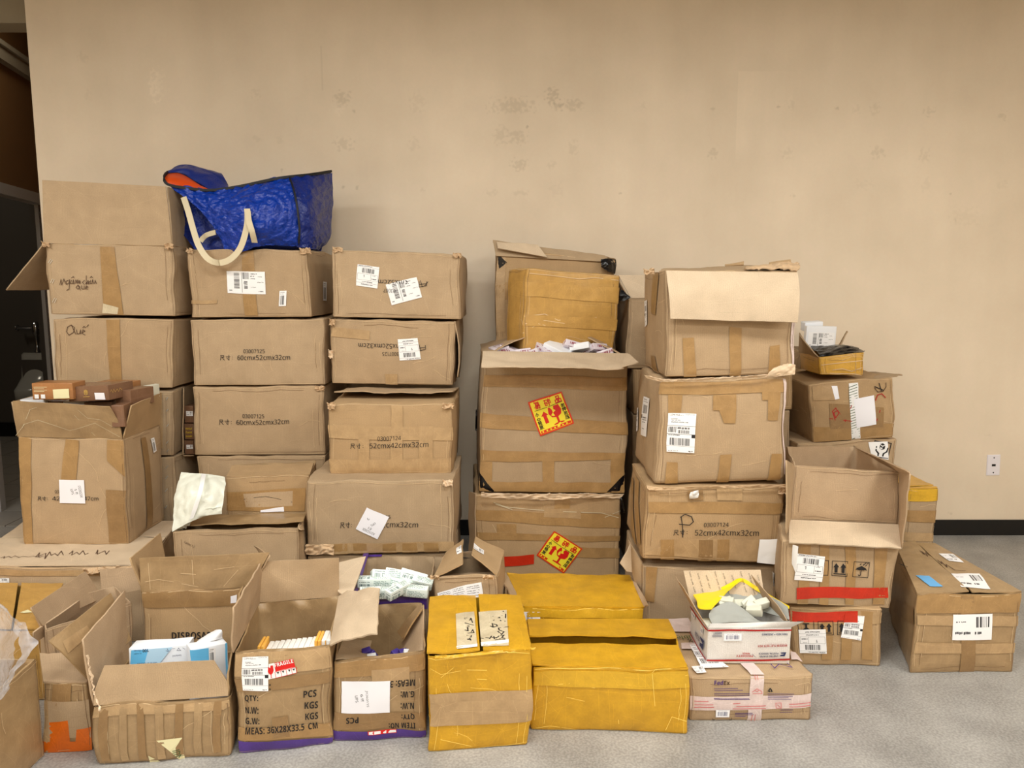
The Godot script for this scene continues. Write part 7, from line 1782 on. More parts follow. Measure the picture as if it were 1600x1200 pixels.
	strokes(b190.face("F"), [[0,.1,.045,.1], [.062,.1,.107,.1], [.125,.1,.17,.1], [.188,.1,.232,.1], [.25,.1,.295,.1], [.312,.1,.357,.1], [.375,.1,.42,.1], [.438,.1,.482,.1], [.5,.1,.545,.1], [.562,.1,.608,.1], [.625,.1,.67,.1], [.688,.1,.733,.1], [.75,.1,.795,.1], [.812,.1,.858,.1], [.875,.1,.92,.1], [.938,.1,.983,.1]], [.077,.078,.19,.077,.004], 0.0017, "ink_purple", "fine_print")
	strokes(b190.face("F"), [[0,.1,.045,.1], [.062,.1,.107,.1], [.125,.1,.17,.1], [.188,.1,.232,.1], [.25,.1,.295,.1], [.312,.1,.357,.1], [.375,.1,.42,.1], [.438,.1,.482,.1], [.5,.1,.545,.1], [.562,.1,.608,.1], [.625,.1,.67,.1], [.688,.1,.733,.1], [.75,.1,.795,.1], [.812,.1,.858,.1], [.875,.1,.92,.1], [.938,.1,.983,.1]], [.247,.094,.333,.093,.004], 0.0017, "ink_purple", "fine_print")
	strokes(b190.face("F"), [[0,.1,.045,.1], [.062,.1,.107,.1], [.125,.1,.17,.1], [.188,.1,.232,.1], [.25,.1,.295,.1], [.312,.1,.357,.1], [.375,.1,.42,.1], [.438,.1,.482,.1], [.5,.1,.545,.1], [.562,.1,.608,.1], [.625,.1,.67,.1], [.688,.1,.733,.1], [.75,.1,.795,.1], [.812,.1,.858,.1], [.875,.1,.92,.1], [.938,.1,.983,.1]], [.248,.087,.33,.086,.004], 0.0017, "ink_purple", "fine_print")
	strokes(b190.face("F"), [[0,.1,.045,.1], [.062,.1,.107,.1], [.125,.1,.17,.1], [.188,.1,.232,.1], [.25,.1,.295,.1], [.312,.1,.357,.1], [.375,.1,.42,.1], [.438,.1,.482,.1], [.5,.1,.545,.1], [.562,.1,.608,.1], [.625,.1,.67,.1], [.688,.1,.733,.1], [.75,.1,.795,.1], [.812,.1,.858,.1], [.875,.1,.92,.1], [.938,.1,.983,.1]], [.248,.082,.316,.082,.004], 0.0017, "ink_purple", "fine_print")
	strokes(b190.face("F"), [[0,.1,.045,.1], [.062,.1,.107,.1], [.125,.1,.17,.1], [.188,.1,.232,.1], [.25,.1,.295,.1], [.312,.1,.357,.1], [.375,.1,.42,.1], [.438,.1,.482,.1], [.5,.1,.545,.1], [.562,.1,.608,.1], [.625,.1,.67,.1], [.688,.1,.733,.1], [.75,.1,.795,.1], [.812,.1,.858,.1], [.875,.1,.92,.1], [.938,.1,.983,.1]], [.248,.077,.326,.076,.004], 0.0017, "ink_purple", "fine_print")
	strokes(b190.face("F"), [[0,.1,.045,.1], [.062,.1,.107,.1], [.125,.1,.17,.1], [.188,.1,.232,.1], [.25,.1,.295,.1], [.312,.1,.357,.1], [.375,.1,.42,.1], [.438,.1,.482,.1], [.5,.1,.545,.1], [.562,.1,.608,.1], [.625,.1,.67,.1], [.688,.1,.733,.1], [.75,.1,.795,.1], [.812,.1,.858,.1], [.875,.1,.92,.1], [.938,.1,.983,.1]], [.293,.039,.334,.039,.004], 0.0017, "ink_purple", "fine_print")
	strokes(b190.face("F"), [[0,.1,.045,.1], [.062,.1,.107,.1], [.125,.1,.17,.1], [.188,.1,.232,.1], [.25,.1,.295,.1], [.312,.1,.357,.1], [.375,.1,.42,.1], [.438,.1,.482,.1], [.5,.1,.545,.1], [.562,.1,.608,.1], [.625,.1,.67,.1], [.688,.1,.733,.1], [.75,.1,.795,.1], [.812,.1,.858,.1], [.875,.1,.92,.1], [.938,.1,.983,.1]], [.292,.03,.332,.03,.004], 0.0017, "ink_purple", "fine_print")
	strokes(b190.face("F"), [[0,.1,.045,.1], [.062,.1,.107,.1], [.125,.1,.17,.1], [.188,.1,.232,.1], [.25,.1,.295,.1], [.312,.1,.357,.1], [.375,.1,.42,.1], [.438,.1,.482,.1], [.5,.1,.545,.1], [.562,.1,.608,.1], [.625,.1,.67,.1], [.688,.1,.733,.1], [.75,.1,.795,.1], [.812,.1,.858,.1], [.875,.1,.92,.1], [.938,.1,.983,.1]], [.145,.03,.2,.03,.004], 0.0017, "ink_purple", "fine_print")
	strokes(b190.face("F"), [[0,.1,.045,.1], [.062,.1,.107,.1], [.125,.1,.17,.1], [.188,.1,.232,.1], [.25,.1,.295,.1], [.312,.1,.357,.1], [.375,.1,.42,.1], [.438,.1,.482,.1], [.5,.1,.545,.1], [.562,.1,.608,.1], [.625,.1,.67,.1], [.688,.1,.733,.1], [.75,.1,.795,.1], [.812,.1,.858,.1], [.875,.1,.92,.1], [.938,.1,.983,.1]], [.145,.025,.203,.025,.004], 0.0017, "ink_purple", "fine_print")
	strokes(b190.face("F"), [[0,.1,.045,.1], [.062,.1,.107,.1], [.125,.1,.17,.1], [.188,.1,.232,.1], [.25,.1,.295,.1], [.312,.1,.357,.1], [.375,.1,.42,.1], [.438,.1,.482,.1], [.5,.1,.545,.1], [.562,.1,.608,.1], [.625,.1,.67,.1], [.688,.1,.733,.1], [.75,.1,.795,.1], [.812,.1,.858,.1], [.875,.1,.92,.1], [.938,.1,.983,.1]], [.145,.02,.177,.02,.004], 0.0017, "ink_purple", "fine_print")
	strokes(b190.face("F"), [[.178,.374,.442,.998,.777,.374], [.692,.125,.991,.125,.758,.698], [-.007,.125,.399,0,.169,.549]], [.247,.103,.26,.102,.011], 0.0030, "ink", "recycling_mark")
	stick("barcode", b190.face("F"), [.082,.016,.127,.016,.127,.043,.082,.043], "postal_label")
	strokes(b190.face("F"), [[-.002,.643,0,0,.108,0], [.994,.998,.999,.036,.887,.036]], [.073,.007,.135,.006,.008], 0.0014, "ink", "corner_mark")
	strokes(b190.face("F"), [[0,0,.06,0], [.083,0,.143,0], [.167,0,.227,0], [.25,0,.31,0], [.333,0,.393,0], [.417,0,.477,0], [.5,0,.56,0], [.583,0,.643,0], [.667,0,.727,0], [.75,0,.81,0], [.833,0,.893,0], [.917,0,.977,0]], [.013,.071,.057,.072,.009], 0.0024, "ink_pink", "tape_lettering")
	strokes(b190.face("F"), [[0,0,.06,0], [.083,0,.143,0], [.167,0,.227,0], [.25,0,.31,0], [.333,0,.393,0], [.417,0,.477,0], [.5,0,.56,0], [.583,0,.643,0], [.667,0,.727,0], [.75,0,.81,0], [.833,0,.893,0], [.917,0,.977,0]], [.014,.06,.073,.061,.009], 0.0024, "ink_pink", "tape_lettering")
	strokes(b190.face("F"), [[0,0,.06,0], [.083,0,.143,0], [.167,0,.227,0], [.25,0,.31,0], [.333,0,.393,0], [.417,0,.477,0], [.5,0,.56,0], [.583,0,.643,0], [.667,0,.727,0], [.75,0,.81,0], [.833,0,.893,0], [.917,0,.977,0]], [.013,.051,.076,.052,.009], 0.0024, "ink_pink", "tape_lettering")
	strokes(b190.face("F"), [[0,0,.06,0], [.083,0,.143,0], [.167,0,.227,0], [.25,0,.31,0], [.333,0,.393,0], [.417,0,.477,0], [.5,0,.56,0], [.583,0,.643,0], [.667,0,.727,0], [.75,0,.81,0], [.833,0,.893,0], [.917,0,.977,0]], [.136,.064,.157,.066,.009], 0.0024, "ink_pink", "tape_lettering")
	strokes(b190.face("F"), [[0,0,.06,0], [.083,0,.143,0], [.167,0,.227,0], [.25,0,.31,0], [.333,0,.393,0], [.417,0,.477,0], [.5,0,.56,0], [.583,0,.643,0], [.667,0,.727,0], [.75,0,.81,0], [.833,0,.893,0], [.917,0,.977,0]], [.147,.055,.242,.056,.009], 0.0024, "ink_pink", "tape_lettering")
	strokes(b190.face("F"), [[0,0,.06,0], [.083,0,.143,0], [.167,0,.227,0], [.25,0,.31,0], [.333,0,.393,0], [.417,0,.477,0], [.5,0,.56,0], [.583,0,.643,0], [.667,0,.727,0], [.75,0,.81,0], [.833,0,.893,0], [.917,0,.977,0]], [.136,.047,.243,.047,.009], 0.0024, "ink_pink", "tape_lettering")
	strokes(b190.face("F"), [[0,0,.06,0], [.083,0,.143,0], [.167,0,.227,0], [.25,0,.31,0], [.333,0,.393,0], [.417,0,.477,0], [.5,0,.56,0], [.583,0,.643,0], [.667,0,.727,0], [.75,0,.81,0], [.833,0,.893,0], [.917,0,.977,0]], [.32,.061,.39,.062,.009], 0.0024, "ink_pink", "tape_lettering")
	strokes(b190.face("F"), [[0,0,.06,0], [.083,0,.143,0], [.167,0,.227,0], [.25,0,.31,0], [.333,0,.393,0], [.417,0,.477,0], [.5,0,.56,0], [.583,0,.643,0], [.667,0,.727,0], [.75,0,.81,0], [.833,0,.893,0], [.917,0,.977,0]], [.321,.051,.39,.052,.009], 0.0024, "ink_pink", "tape_lettering")
	strokes(b190.face("F"), [[-.027,.681,.117,.746,.271,.689,.289,.642,-.01,.643], [.066,.709,.122,.68,.173,.718], [.759,.435,.936,.444,.964,.321,.784,.325,.759,.435], [.818,.397,.92,.34], [.042,.999,.061,.924], [.123,.995,.137,.928], [.014,.171,0,0], [.11,.18,.103,0]], [.197,-.001,.297,-.002,.153], 0.0018, "ink_pink", "tape_lettering")
	tape(b190.face("T"), [.004,.357,.101,.35,.108,.414,.003,.415], "tape_white")
	tape(b190.face("T"), [.021,.31,.086,.304,.097,.355,.017,.362], "tape_white")
	tape(b190.face("T"), [.018,.17,.086,.164,.078,.216,.024,.221], "tape_white")
	tape(b190.face("T"), [.19,.002,.235,.003,.225,.068,.181,.069], "tape_white")
	tape(b190.face("T"), [.362,.09,.403,.089,.404,.133,.38,.143], "tape_white")
	stick("shipping_label", b190.face("T"), [.05,.047,.136,.045,.09,.201,.05,.202], "ship_label")
	stick("shipping_label", b190.face("T"), [.027,.011,.058,.018,.057,.06,.022,.061], "slip_label")
	letters(b190.face("T"), "reusable", [.138,.27,.022,.277,.03], "ink_green")
	letters(b190.face("T"), "BOX", [.107,.246,.051,.247,.03])
	strokes(b190.face("T"), [[.121,.705,.176,0,.507,.706,1.021,.117,.966,.946]], [.269,.033,.338,.031,.036], 0.0030, "ink_purple", "printed_line")
	var b191 := carton("cardboard_box", "open white postal flat-rate box with red stripes and upside-down lettering, holding a yellow mailer", "cardboard box", "", Vector3(.77, .154, -2.483), -.032, [-.122,0,.091,.147,0,.091,-.124,.122,.091,.146,.129,.091,-.142,0,-.091,.117,0,-.09,-.143,.122,-.091,.116,.129,-.09], {"open": true, "mat": "white_board", "r": .003, "bulge": .002, "rough": .001, "t": .003, "step": .05, "seed": 706.7})
	tape(b191.face("F"), [0,.115,.27,.115,.27,.12,0,.121], "ink_red")
	tape(b191.face("F"), [0,.009,.27,.013,.27,.019,0,.015], "ink_red")
	letters(b191.face("F"), "TRACKED * INSURED", [.258,.107,.175,.107,.007], "ink_blue", true)
	letters(b191.face("F"), "MEDIUM FLAT RATE BOX", [.258,.068,.162,.067,.007], "ink_red", true)
	letters(b191.face("F"), "for mail and shipment", [.258,.072,.186,.072,.003], "ink_red")
	letters(b191.face("F"), "UNITED STATES", [.23,.032,.169,.031,.006], "ink_blue", true)
	letters(b191.face("F"), "POSTAL SERVICE", [.23,.041,.166,.041,.006], "ink_blue", true)
	letters(b191.face("F"), "PRIORITY", [.147,.033,.092,.033,.007], "ink_red", true)
	letters(b191.face("F"), "MAIL", [.136,.041,.111,.041,.006], "ink_red", true)
	strokes(b191.face("F"), [[.519,1,0,0]], [.155,.026,.156,.027,.015], 0.0010, "ink_blue", "printed_line")
	shapes(b191.face("F"), [[0,.1,.75,0,1,1,.1,1,.3,.75,.72,.62,.55,.5,.2,.42]], [.234,.027,.257,.028,.014], "ink_blue", "eagle_mark")
	stick("barcode", b191.face("F"), [.05,.082,.11,.082,.11,.108,.051,.108], "postal_label")
	strokes(b191.face("F"), [[0,0,.07,0], [.111,0,.181,0], [.222,0,.292,0], [.333,0,.403,0], [.444,0,.514,0], [.556,0,.626,0], [.667,0,.737,0], [.778,0,.848,0], [.889,0,.959,0]], [.022,.11,.045,.11,.005], 0.0016, "ink_blue", "fine_print")
	strokes(b191.face("F"), [[0,0,.07,0], [.111,0,.181,0], [.222,0,.292,0], [.333,0,.403,0], [.444,0,.514,0], [.556,0,.626,0], [.667,0,.737,0], [.778,0,.848,0], [.889,0,.959,0]], [.017,.106,.045,.106,.005], 0.0016, "ink_blue", "fine_print")
	strokes(b191.face("F"), [[0,0,.07,0], [.111,0,.181,0], [.222,0,.292,0], [.333,0,.403,0], [.444,0,.514,0], [.556,0,.626,0], [.667,0,.737,0], [.778,0,.848,0], [.889,0,.959,0]], [.014,.101,.045,.101,.005], 0.0016, "ink_blue", "fine_print")
	strokes(b191.face("F"), [[0,0,.07,0], [.111,0,.181,0], [.222,0,.292,0], [.333,0,.403,0], [.444,0,.514,0], [.556,0,.626,0], [.667,0,.737,0], [.778,0,.848,0], [.889,0,.959,0]], [.014,.097,.045,.097,.005], 0.0016, "ink_blue", "fine_print")
	tape(b191.face("L"), [0,.115,.184,.116,.183,.121,0,.121], "ink_red")
	tape(b191.face("L"), [-.01,.02,.182,.011,.182,.018,-.01,.026], "ink_red")
	stick("barcode", b191.face("L"), [.016,.097,.059,.097,.062,.115,.019,.115], "postal_label")
	stick("barcode", b191.face("L"), [.126,.084,.149,.084,.148,.109,.124,.109], "postal_label")
	shapes(b191.face("L"), [[0,.1,.75,0,1,1,.1,1,.3,.75,.72,.62,.55,.5,.2,.42]], [.122,.031,.168,.034,.038], "ink_blue", "eagle_mark")
	letters(b191.face("L"), "UNITED STATES", [.072,.044,.128,.041,.021], "ink_blue", true)
	var f192 := flap(b191.root, Vector3(-.124, .122, .091), Vector3(.146, .129, .091), Vector3(.179, .158, .111), Vector3(-.107, .119, .05), {"mat": "white_board", "called": "front_flap", "th": .002, "rough": .002})
	var f193 := flap(b191.root, Vector3(-.124, .122, .091), Vector3(-.143, .122, -.091), Vector3(-.192, .211, -.139), Vector3(-.189, .225, .043), {"mat": "card_in", "called": "side_flap", "th": .002, "rough": .001})
	var f194 := flap(b191.root, Vector3(-.143, .122, -.091), Vector3(.116, .129, -.09), Vector3(.114, .228, -.159), Vector3(-.163, .229, -.14), {"mat": "card_light", "called": "rear_flap", "th": .002, "rough": .001})
	var f195 := flap(b191.root, Vector3(.116, .129, -.09), Vector3(.146, .129, .091), Vector3(.123, .173, .023), Vector3(.076, .217, -.138), {"mat": "card_in", "called": "side_flap", "th": .002, "rough": .001})
	letters(f194, "Thank you", [.015,.116,.018,.096,.007])
	letters(f194, "for using", [.016,.089,.02,.069,.007])
	letters(f194, "Priority Mail", [.018,.062,.021,.042,.007])
	letters(f194, "for using", [.043,.109,.046,.089,.007])
	letters(f194, "Priority Mail", [.045,.082,.048,.062,.007])
	letters(f194, "Thank you", [.046,.055,.05,.035,.007])
	letters(f194, "Priority Mail", [.071,.102,.075,.082,.007])
	letters(f194, "Thank you", [.073,.075,.077,.055,.007])
	letters(f194, "Thank you", [.103,.115,.107,.095,.007])
	letters(f194, "for using", [.105,.088,.109,.068,.007])
	letters(f194, "Priority Mail", [.108,.061,.111,.041,.007])
	letters(f194, "for using", [.131,.108,.135,.088,.007])
	letters(f194, "Priority Mail", [.134,.081,.138,.061,.007])
	letters(f194, "Thank you", [.136,.054,.14,.034,.007])
	letters(f194, "Priority Mail", [.16,.101,.164,.081,.007])
	letters(f194, "Thank you", [.162,.074,.167,.054,.007])
	letters(f194, "Thank you", [.192,.114,.196,.094,.007])
	letters(f194, "for using", [.194,.087,.199,.067,.007])
	letters(f194, "Priority Mail", [.197,.06,.202,.04,.007])
	letters(f194, "for using", [.22,.107,.225,.087,.007])
	letters(f194, "Priority Mail", [.223,.08,.228,.06,.007])
	letters(f194, "Thank you", [.226,.053,.231,.033,.007])
	letters(f194, "Priority Mail", [.249,.1,.253,.08,.007])
	letters(f194, "Thank you", [.252,.073,.256,.053,.007])
	var t196 := thing("bubble_mailer", "yellow padded mailer gaping open with small white boxes inside, in the white postal box", "mailer", Vector3(.776, .267, -2.496), 0, "")
	sheet("outer_skin", t196, Vector3(.776, .267, -2.496), [.633,.32,-2.566,.632,.322,-2.516,.627,.319,-2.456,.667,.321,-2.446,.676,.318,-2.586,.68,.322,-2.556,.685,.325,-2.516,.702,.324,-2.496,.729,.318,-2.606,.742,.326,-2.596,.747,.332,-2.576,.76,.341,-2.566,.797,.349,-2.616,.808,.353,-2.616,.814,.356,-2.616,.816,.361,-2.606], 4, 4, "mailer_yellow", {"crumple": .004, "freq": 16, "th": .003, "sub": 7})
	sheet("inner_skin", t196, Vector3(.776, .267, -2.496), [.695,.297,-2.516,.776,.293,-2.536,.862,.276,-2.526,.916,.296,-2.416,.726,.303,-2.566,.789,.309,-2.586,.874,.299,-2.566,.924,.307,-2.446,.769,.326,-2.596,.811,.334,-2.616,.879,.318,-2.586,.933,.315,-2.476,.795,.343,-2.611,.817,.356,-2.616,.878,.321,-2.596,.934,.317,-2.481], 4, 4, "mailer_inside", {"crumple": .003, "freq": 16, "th": .003, "sub": 7, "seed": 2})
	sheet("yellow_edge", t196, Vector3(.776, .267, -2.496), [.73,.314,-2.601,.769,.335,-2.596,.813,.348,-2.611,.858,.326,-2.591,.899,.31,-2.551,.932,.311,-2.469,.728,.323,-2.603,.769,.347,-2.599,.816,.36,-2.614,.861,.339,-2.594,.902,.32,-2.554,.934,.319,-2.472], 2, 6, "mailer_yellow", {"crumple": .002, "freq": 16, "th": .003, "sub": 7})
	sheet("front_skin", t196, Vector3(.776, .267, -2.496), [.668,.272,-2.436,.733,.283,-2.426,.805,.288,-2.416,.907,.303,-2.391,.661,.296,-2.451,.732,.312,-2.446,.81,.29,-2.421,.91,.301,-2.396,.673,.314,-2.461,.744,.333,-2.471,.829,.284,-2.426,.913,.3,-2.401], 3, 4, "mailer_inside", {"crumple": .004, "freq": 16, "th": .003, "sub": 7, "seed": 5})
	var p197 := pack("small_box", "small off-white box deepest in the yellow mailer, at the fold", "box", "small white boxes in the yellow mailer", Vector3(.732, .299, -2.526), Vector3(.6, .4, .3), Vector3(.05, .03, .025), "pack_grey")
	var p198 := pack("small_box", "small off-white box lying second at the mouth of the yellow mailer", "box", "small white boxes in the yellow mailer", Vector3(.738, .301, -2.516), Vector3(.3, -.5, .1), Vector3(.05, .03, .025), "pack_grey")
	var p199 := pack("small_box", "small white box standing on end in the yellow mailer", "box", "small white boxes in the yellow mailer", Vector3(.77, .297, -2.536), Vector3(1, .2, -.4), Vector3(.05, .03, .025), "pack_grey")
	var p200 := pack("small_box", "small white box leaning at the middle of the yellow mailer", "box", "small white boxes in the yellow mailer", Vector3(.81, .299, -2.536), Vector3(.7, .8, .5), Vector3(.05, .03, .025), "pack_grey")
	var p201 := pack("small_box", "small white box with a black printed bar in the yellow mailer", "box", "small white boxes in the yellow mailer", Vector3(.814, .296, -2.496), Vector3(.6, -.6, -.5), Vector3(.05, .03, .025), "pack_grey")
	stick("black_bar", p201.face("F"), [0.022, 0.008, 0.042, 0.008, 0.042, 0.018, 0.022, 0.018], "ink")
	var p202 := pack("small_box", "small white box farthest toward the grey side of the yellow mailer", "box", "small white boxes in the yellow mailer", Vector3(.855, .296, -2.516), Vector3(.4, .3, .2), Vector3(.05, .03, .025), "pack_grey")
	var p203 := pack("small_box", "small grey-white box low in the mouth of the yellow mailer", "box", "small white boxes in the yellow mailer", Vector3(.82, .291, -2.466), Vector3(.3, -.4, .2), Vector3(.05, .03, .025), "pack_grey")
	var p204 := pack("strip_pack", "grey strip pack lying under the mailer in the postal box, by its side wall", "pack", "grey strip packs under the mailer", Vector3(.684, .256, -2.456), Vector3(.1, 0, 0), Vector3(.09, .015, .05), "pack_grey")
	var p205 := pack("strip_pack", "grey strip pack lying under the mailer in the postal box, at the middle", "pack", "grey strip packs under the mailer", Vector3(.732, .247, -2.456), Vector3(.1, .1, 0), Vector3(.09, .015, .05), "pack_grey")
	var t206 := thing("shopping_bag", "large shiny blue woven-plastic bag with cream straps lying on its side on the second stack", "bag", Vector3(-1.223, 1.548, -3.72), 0, "")
	sheet("front_panel", t206, Vector3(-1.223, 1.548, -3.72), [-1.291,1.535,-3.52,-1.213,1.536,-3.48,-1.121,1.565,-3.5,-1.043,1.567,-3.53,-.974,1.568,-3.55,-1.332,1.626,-3.52,-1.234,1.625,-3.47,-1.113,1.629,-3.44,-1.026,1.637,-3.48,-.959,1.644,-3.53,-1.398,1.705,-3.55,-1.283,1.7,-3.49,-1.138,1.706,-3.44,-1.033,1.726,-3.47,-.967,1.743,-3.53,-1.479,1.776,-3.58,-1.36,1.767,-3.55,-1.183,1.779,-3.5,-1.06,1.803,-3.52,-.99,1.819,-3.56,-1.58,1.85,-3.6,-1.391,1.824,-3.6,-1.253,1.838,-3.6,-1.114,1.868,-3.61,-1.023,1.884,-3.62], 5, 5, "tarp", {"crumple": .013, "freq": 13, "th": .004, "sub": 14, "uv": 1})
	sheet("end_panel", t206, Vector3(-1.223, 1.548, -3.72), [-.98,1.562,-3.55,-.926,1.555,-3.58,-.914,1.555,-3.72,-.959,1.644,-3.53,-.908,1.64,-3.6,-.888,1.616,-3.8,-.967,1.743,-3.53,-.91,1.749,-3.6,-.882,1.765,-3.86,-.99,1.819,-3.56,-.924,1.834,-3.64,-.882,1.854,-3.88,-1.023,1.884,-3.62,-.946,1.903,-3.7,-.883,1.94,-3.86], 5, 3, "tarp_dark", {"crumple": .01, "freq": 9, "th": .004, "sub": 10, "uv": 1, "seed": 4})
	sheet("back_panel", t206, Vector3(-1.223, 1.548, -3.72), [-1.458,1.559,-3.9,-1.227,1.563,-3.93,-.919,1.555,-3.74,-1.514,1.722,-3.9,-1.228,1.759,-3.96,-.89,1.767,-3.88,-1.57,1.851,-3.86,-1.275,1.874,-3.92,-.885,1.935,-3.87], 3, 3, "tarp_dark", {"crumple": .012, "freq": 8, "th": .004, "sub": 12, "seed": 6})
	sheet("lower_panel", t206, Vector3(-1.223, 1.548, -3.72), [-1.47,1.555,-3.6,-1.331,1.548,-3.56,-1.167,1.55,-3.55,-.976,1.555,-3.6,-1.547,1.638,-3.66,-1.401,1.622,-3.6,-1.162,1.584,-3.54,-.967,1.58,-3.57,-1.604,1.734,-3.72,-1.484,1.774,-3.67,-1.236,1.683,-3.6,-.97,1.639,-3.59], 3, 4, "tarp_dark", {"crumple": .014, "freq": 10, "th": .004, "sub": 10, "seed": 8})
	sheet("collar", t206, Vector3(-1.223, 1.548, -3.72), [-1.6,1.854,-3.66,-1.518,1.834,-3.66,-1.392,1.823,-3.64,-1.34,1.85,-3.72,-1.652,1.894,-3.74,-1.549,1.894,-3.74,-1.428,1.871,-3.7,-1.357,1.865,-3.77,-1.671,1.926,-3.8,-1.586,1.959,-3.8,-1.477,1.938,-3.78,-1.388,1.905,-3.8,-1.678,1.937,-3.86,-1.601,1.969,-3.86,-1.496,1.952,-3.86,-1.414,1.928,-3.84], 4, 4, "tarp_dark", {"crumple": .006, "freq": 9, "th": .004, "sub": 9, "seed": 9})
	sheet("orange_lining", t206, Vector3(-1.223, 1.548, -3.72), [-1.575,1.848,-3.59,-1.491,1.832,-3.595,-1.383,1.823,-3.595,-1.587,1.875,-3.6,-1.504,1.865,-3.63,-1.427,1.841,-3.62,-1.597,1.906,-3.66,-1.561,1.912,-3.7,-1.49,1.876,-3.67], 3, 3, "tarp_orange", {"crumple": .004, "freq": 10, "th": .003, "sub": 8})
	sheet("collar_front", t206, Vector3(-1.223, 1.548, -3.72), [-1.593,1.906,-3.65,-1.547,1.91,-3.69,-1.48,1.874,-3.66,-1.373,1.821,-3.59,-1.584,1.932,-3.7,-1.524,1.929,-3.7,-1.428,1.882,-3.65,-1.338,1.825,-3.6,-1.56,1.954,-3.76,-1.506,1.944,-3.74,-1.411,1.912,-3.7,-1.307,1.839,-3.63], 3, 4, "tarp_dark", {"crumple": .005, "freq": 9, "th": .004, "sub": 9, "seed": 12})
	ribbon("dark_piping", t206, Vector3(-1.223, 1.548, -3.72), [-1.593,1.908,-3.65,-1.585,1.877,-3.59,-1.567,1.845,-3.585,-1.487,1.829,-3.585,-1.371,1.819,-3.585,-1.24,1.837,-3.59,-1.067,1.874,-3.6,-.943,1.903,-3.69,-.882,1.941,-3.855], Vector3(0, .012, 0), "piping", 0.0060, 6)
	ribbon("seam", t206, Vector3(-1.223, 1.548, -3.72), [-1.018,1.879,-3.605,-.983,1.815,-3.545,-.962,1.741,-3.512,-.955,1.642,-3.512,-.965,1.578,-3.53], Vector3(.008, 0, 0), "piping", 0.0040, 6)
	ribbon("strap", t206, Vector3(-1.223, 1.548, -3.72), [-1.492,1.786,-3.57,-1.458,1.72,-3.53,-1.421,1.627,-3.49,-1.385,1.56,-3.45,-1.341,1.506,-3.43,-1.294,1.488,-3.43,-1.242,1.504,-3.43,-1.197,1.551,-3.43,-1.167,1.623,-3.425,-1.155,1.674,-3.42,-1.155,1.721,-3.42], Vector3(.026, 0, 0), "webbing", 0.0030, 10)
	ribbon("strap", t206, Vector3(-1.223, 1.548, -3.72), [-1.151,1.71,-3.415,-1.148,1.669,-3.415,-1.136,1.622,-3.415,-1.138,1.577,-3.45], Vector3(.025, 0, 0), "webbing", 0.0030, 10)
	ribbon("strap", t206, Vector3(-1.223, 1.548, -3.72), [-1.418,1.588,-3.55,-1.391,1.614,-3.55,-1.339,1.627,-3.53], Vector3(0, .022, 0), "webbing", 0.0030, 6)
	sheet("torn_corner", b18.root, Vector3(-.54, .298, -3.255), [-.839,.305,-3.01,-.8,.302,-3.006,-.763,.305,-3.01,-.724,.302,-3.006,-.837,.328,-3.006,-.8,.322,-3.01,-.761,.328,-3.006,-.724,.322,-3.01,-.838,.348,-3.01,-.799,.345,-3.006,-.761,.348,-3.01,-.722,.345,-3.006], 3, 4, "torn", {"crumple": .012, "freq": 38, "th": .002, "sub": 6, "seed": 500})
	sheet("torn_corner", b18.root, Vector3(-.54, .298, -3.255), [-.278,.592,-3.01,-.264,.589,-3.006,-.251,.592,-3.01,-.237,.589,-3.006,-.278,.605,-3.006,-.264,.6,-3.01,-.25,.605,-3.006,-.237,.6,-3.01,-.278,.616,-3.01,-.264,.613,-3.006,-.25,.616,-3.01,-.236,.613,-3.006], 3, 4, "torn_pale", {"crumple": .012, "freq": 38, "th": .002, "sub": 6, "seed": 700})
	sheet("torn_corner", b21.root, Vector3(-.515, 1.238, -3.7), [-.794,1.539,-3.44,-.779,1.534,-3.436,-.764,1.539,-3.44,-.748,1.534,-3.436,-.793,1.548,-3.436,-.779,1.544,-3.44,-.763,1.548,-3.436,-.749,1.544,-3.44,-.794,1.558,-3.44,-.778,1.554,-3.436,-.764,1.558,-3.44,-.748,1.554,-3.436], 3, 4, "torn", {"crumple": .012, "freq": 38, "th": .002, "sub": 6, "seed": 527})
	sheet("torn_corner", b21.root, Vector3(-.515, 1.238, -3.7), [-.26,1.514,-3.44,-.249,1.509,-3.436,-.238,1.514,-3.44,-.226,1.509,-3.436,-.26,1.523,-3.436,-.249,1.519,-3.44,-.237,1.523,-3.436,-.226,1.519,-3.44,-.26,1.533,-3.44,-.249,1.529,-3.436,-.238,1.533,-3.44,-.226,1.529,-3.436], 3, 4, "torn", {"crumple": .012, "freq": 38, "th": .002, "sub": 6, "seed": 714})
	sheet("torn_corner", b20.root, Vector3(-.541, .94, -3.7), [-.819,1.214,-3.44,-.808,1.21,-3.436,-.8,1.214,-3.44,-.789,1.21,-3.436,-.817,1.227,-3.436,-.809,1.223,-3.44,-.798,1.227,-3.436,-.79,1.223,-3.44,-.818,1.24,-3.44,-.807,1.236,-3.436,-.799,1.24,-3.44,-.788,1.236,-3.436], 3, 4, "torn", {"crumple": .012, "freq": 38, "th": .002, "sub": 6, "seed": 519})
	sheet("torn_corner", b20.root, Vector3(-.541, .94, -3.7), [-.823,1.066,-3.44,-.817,1.062,-3.436,-.812,1.066,-3.44,-.805,1.062,-3.436,-.822,1.084,-3.436,-.817,1.079,-3.44,-.81,1.084,-3.436,-.806,1.079,-3.44,-.822,1.101,-3.44,-.816,1.097,-3.436,-.811,1.101,-3.44,-.804,1.097,-3.436], 3, 4, "torn_pale", {"crumple": .012, "freq": 38, "th": .002, "sub": 6, "seed": 517})
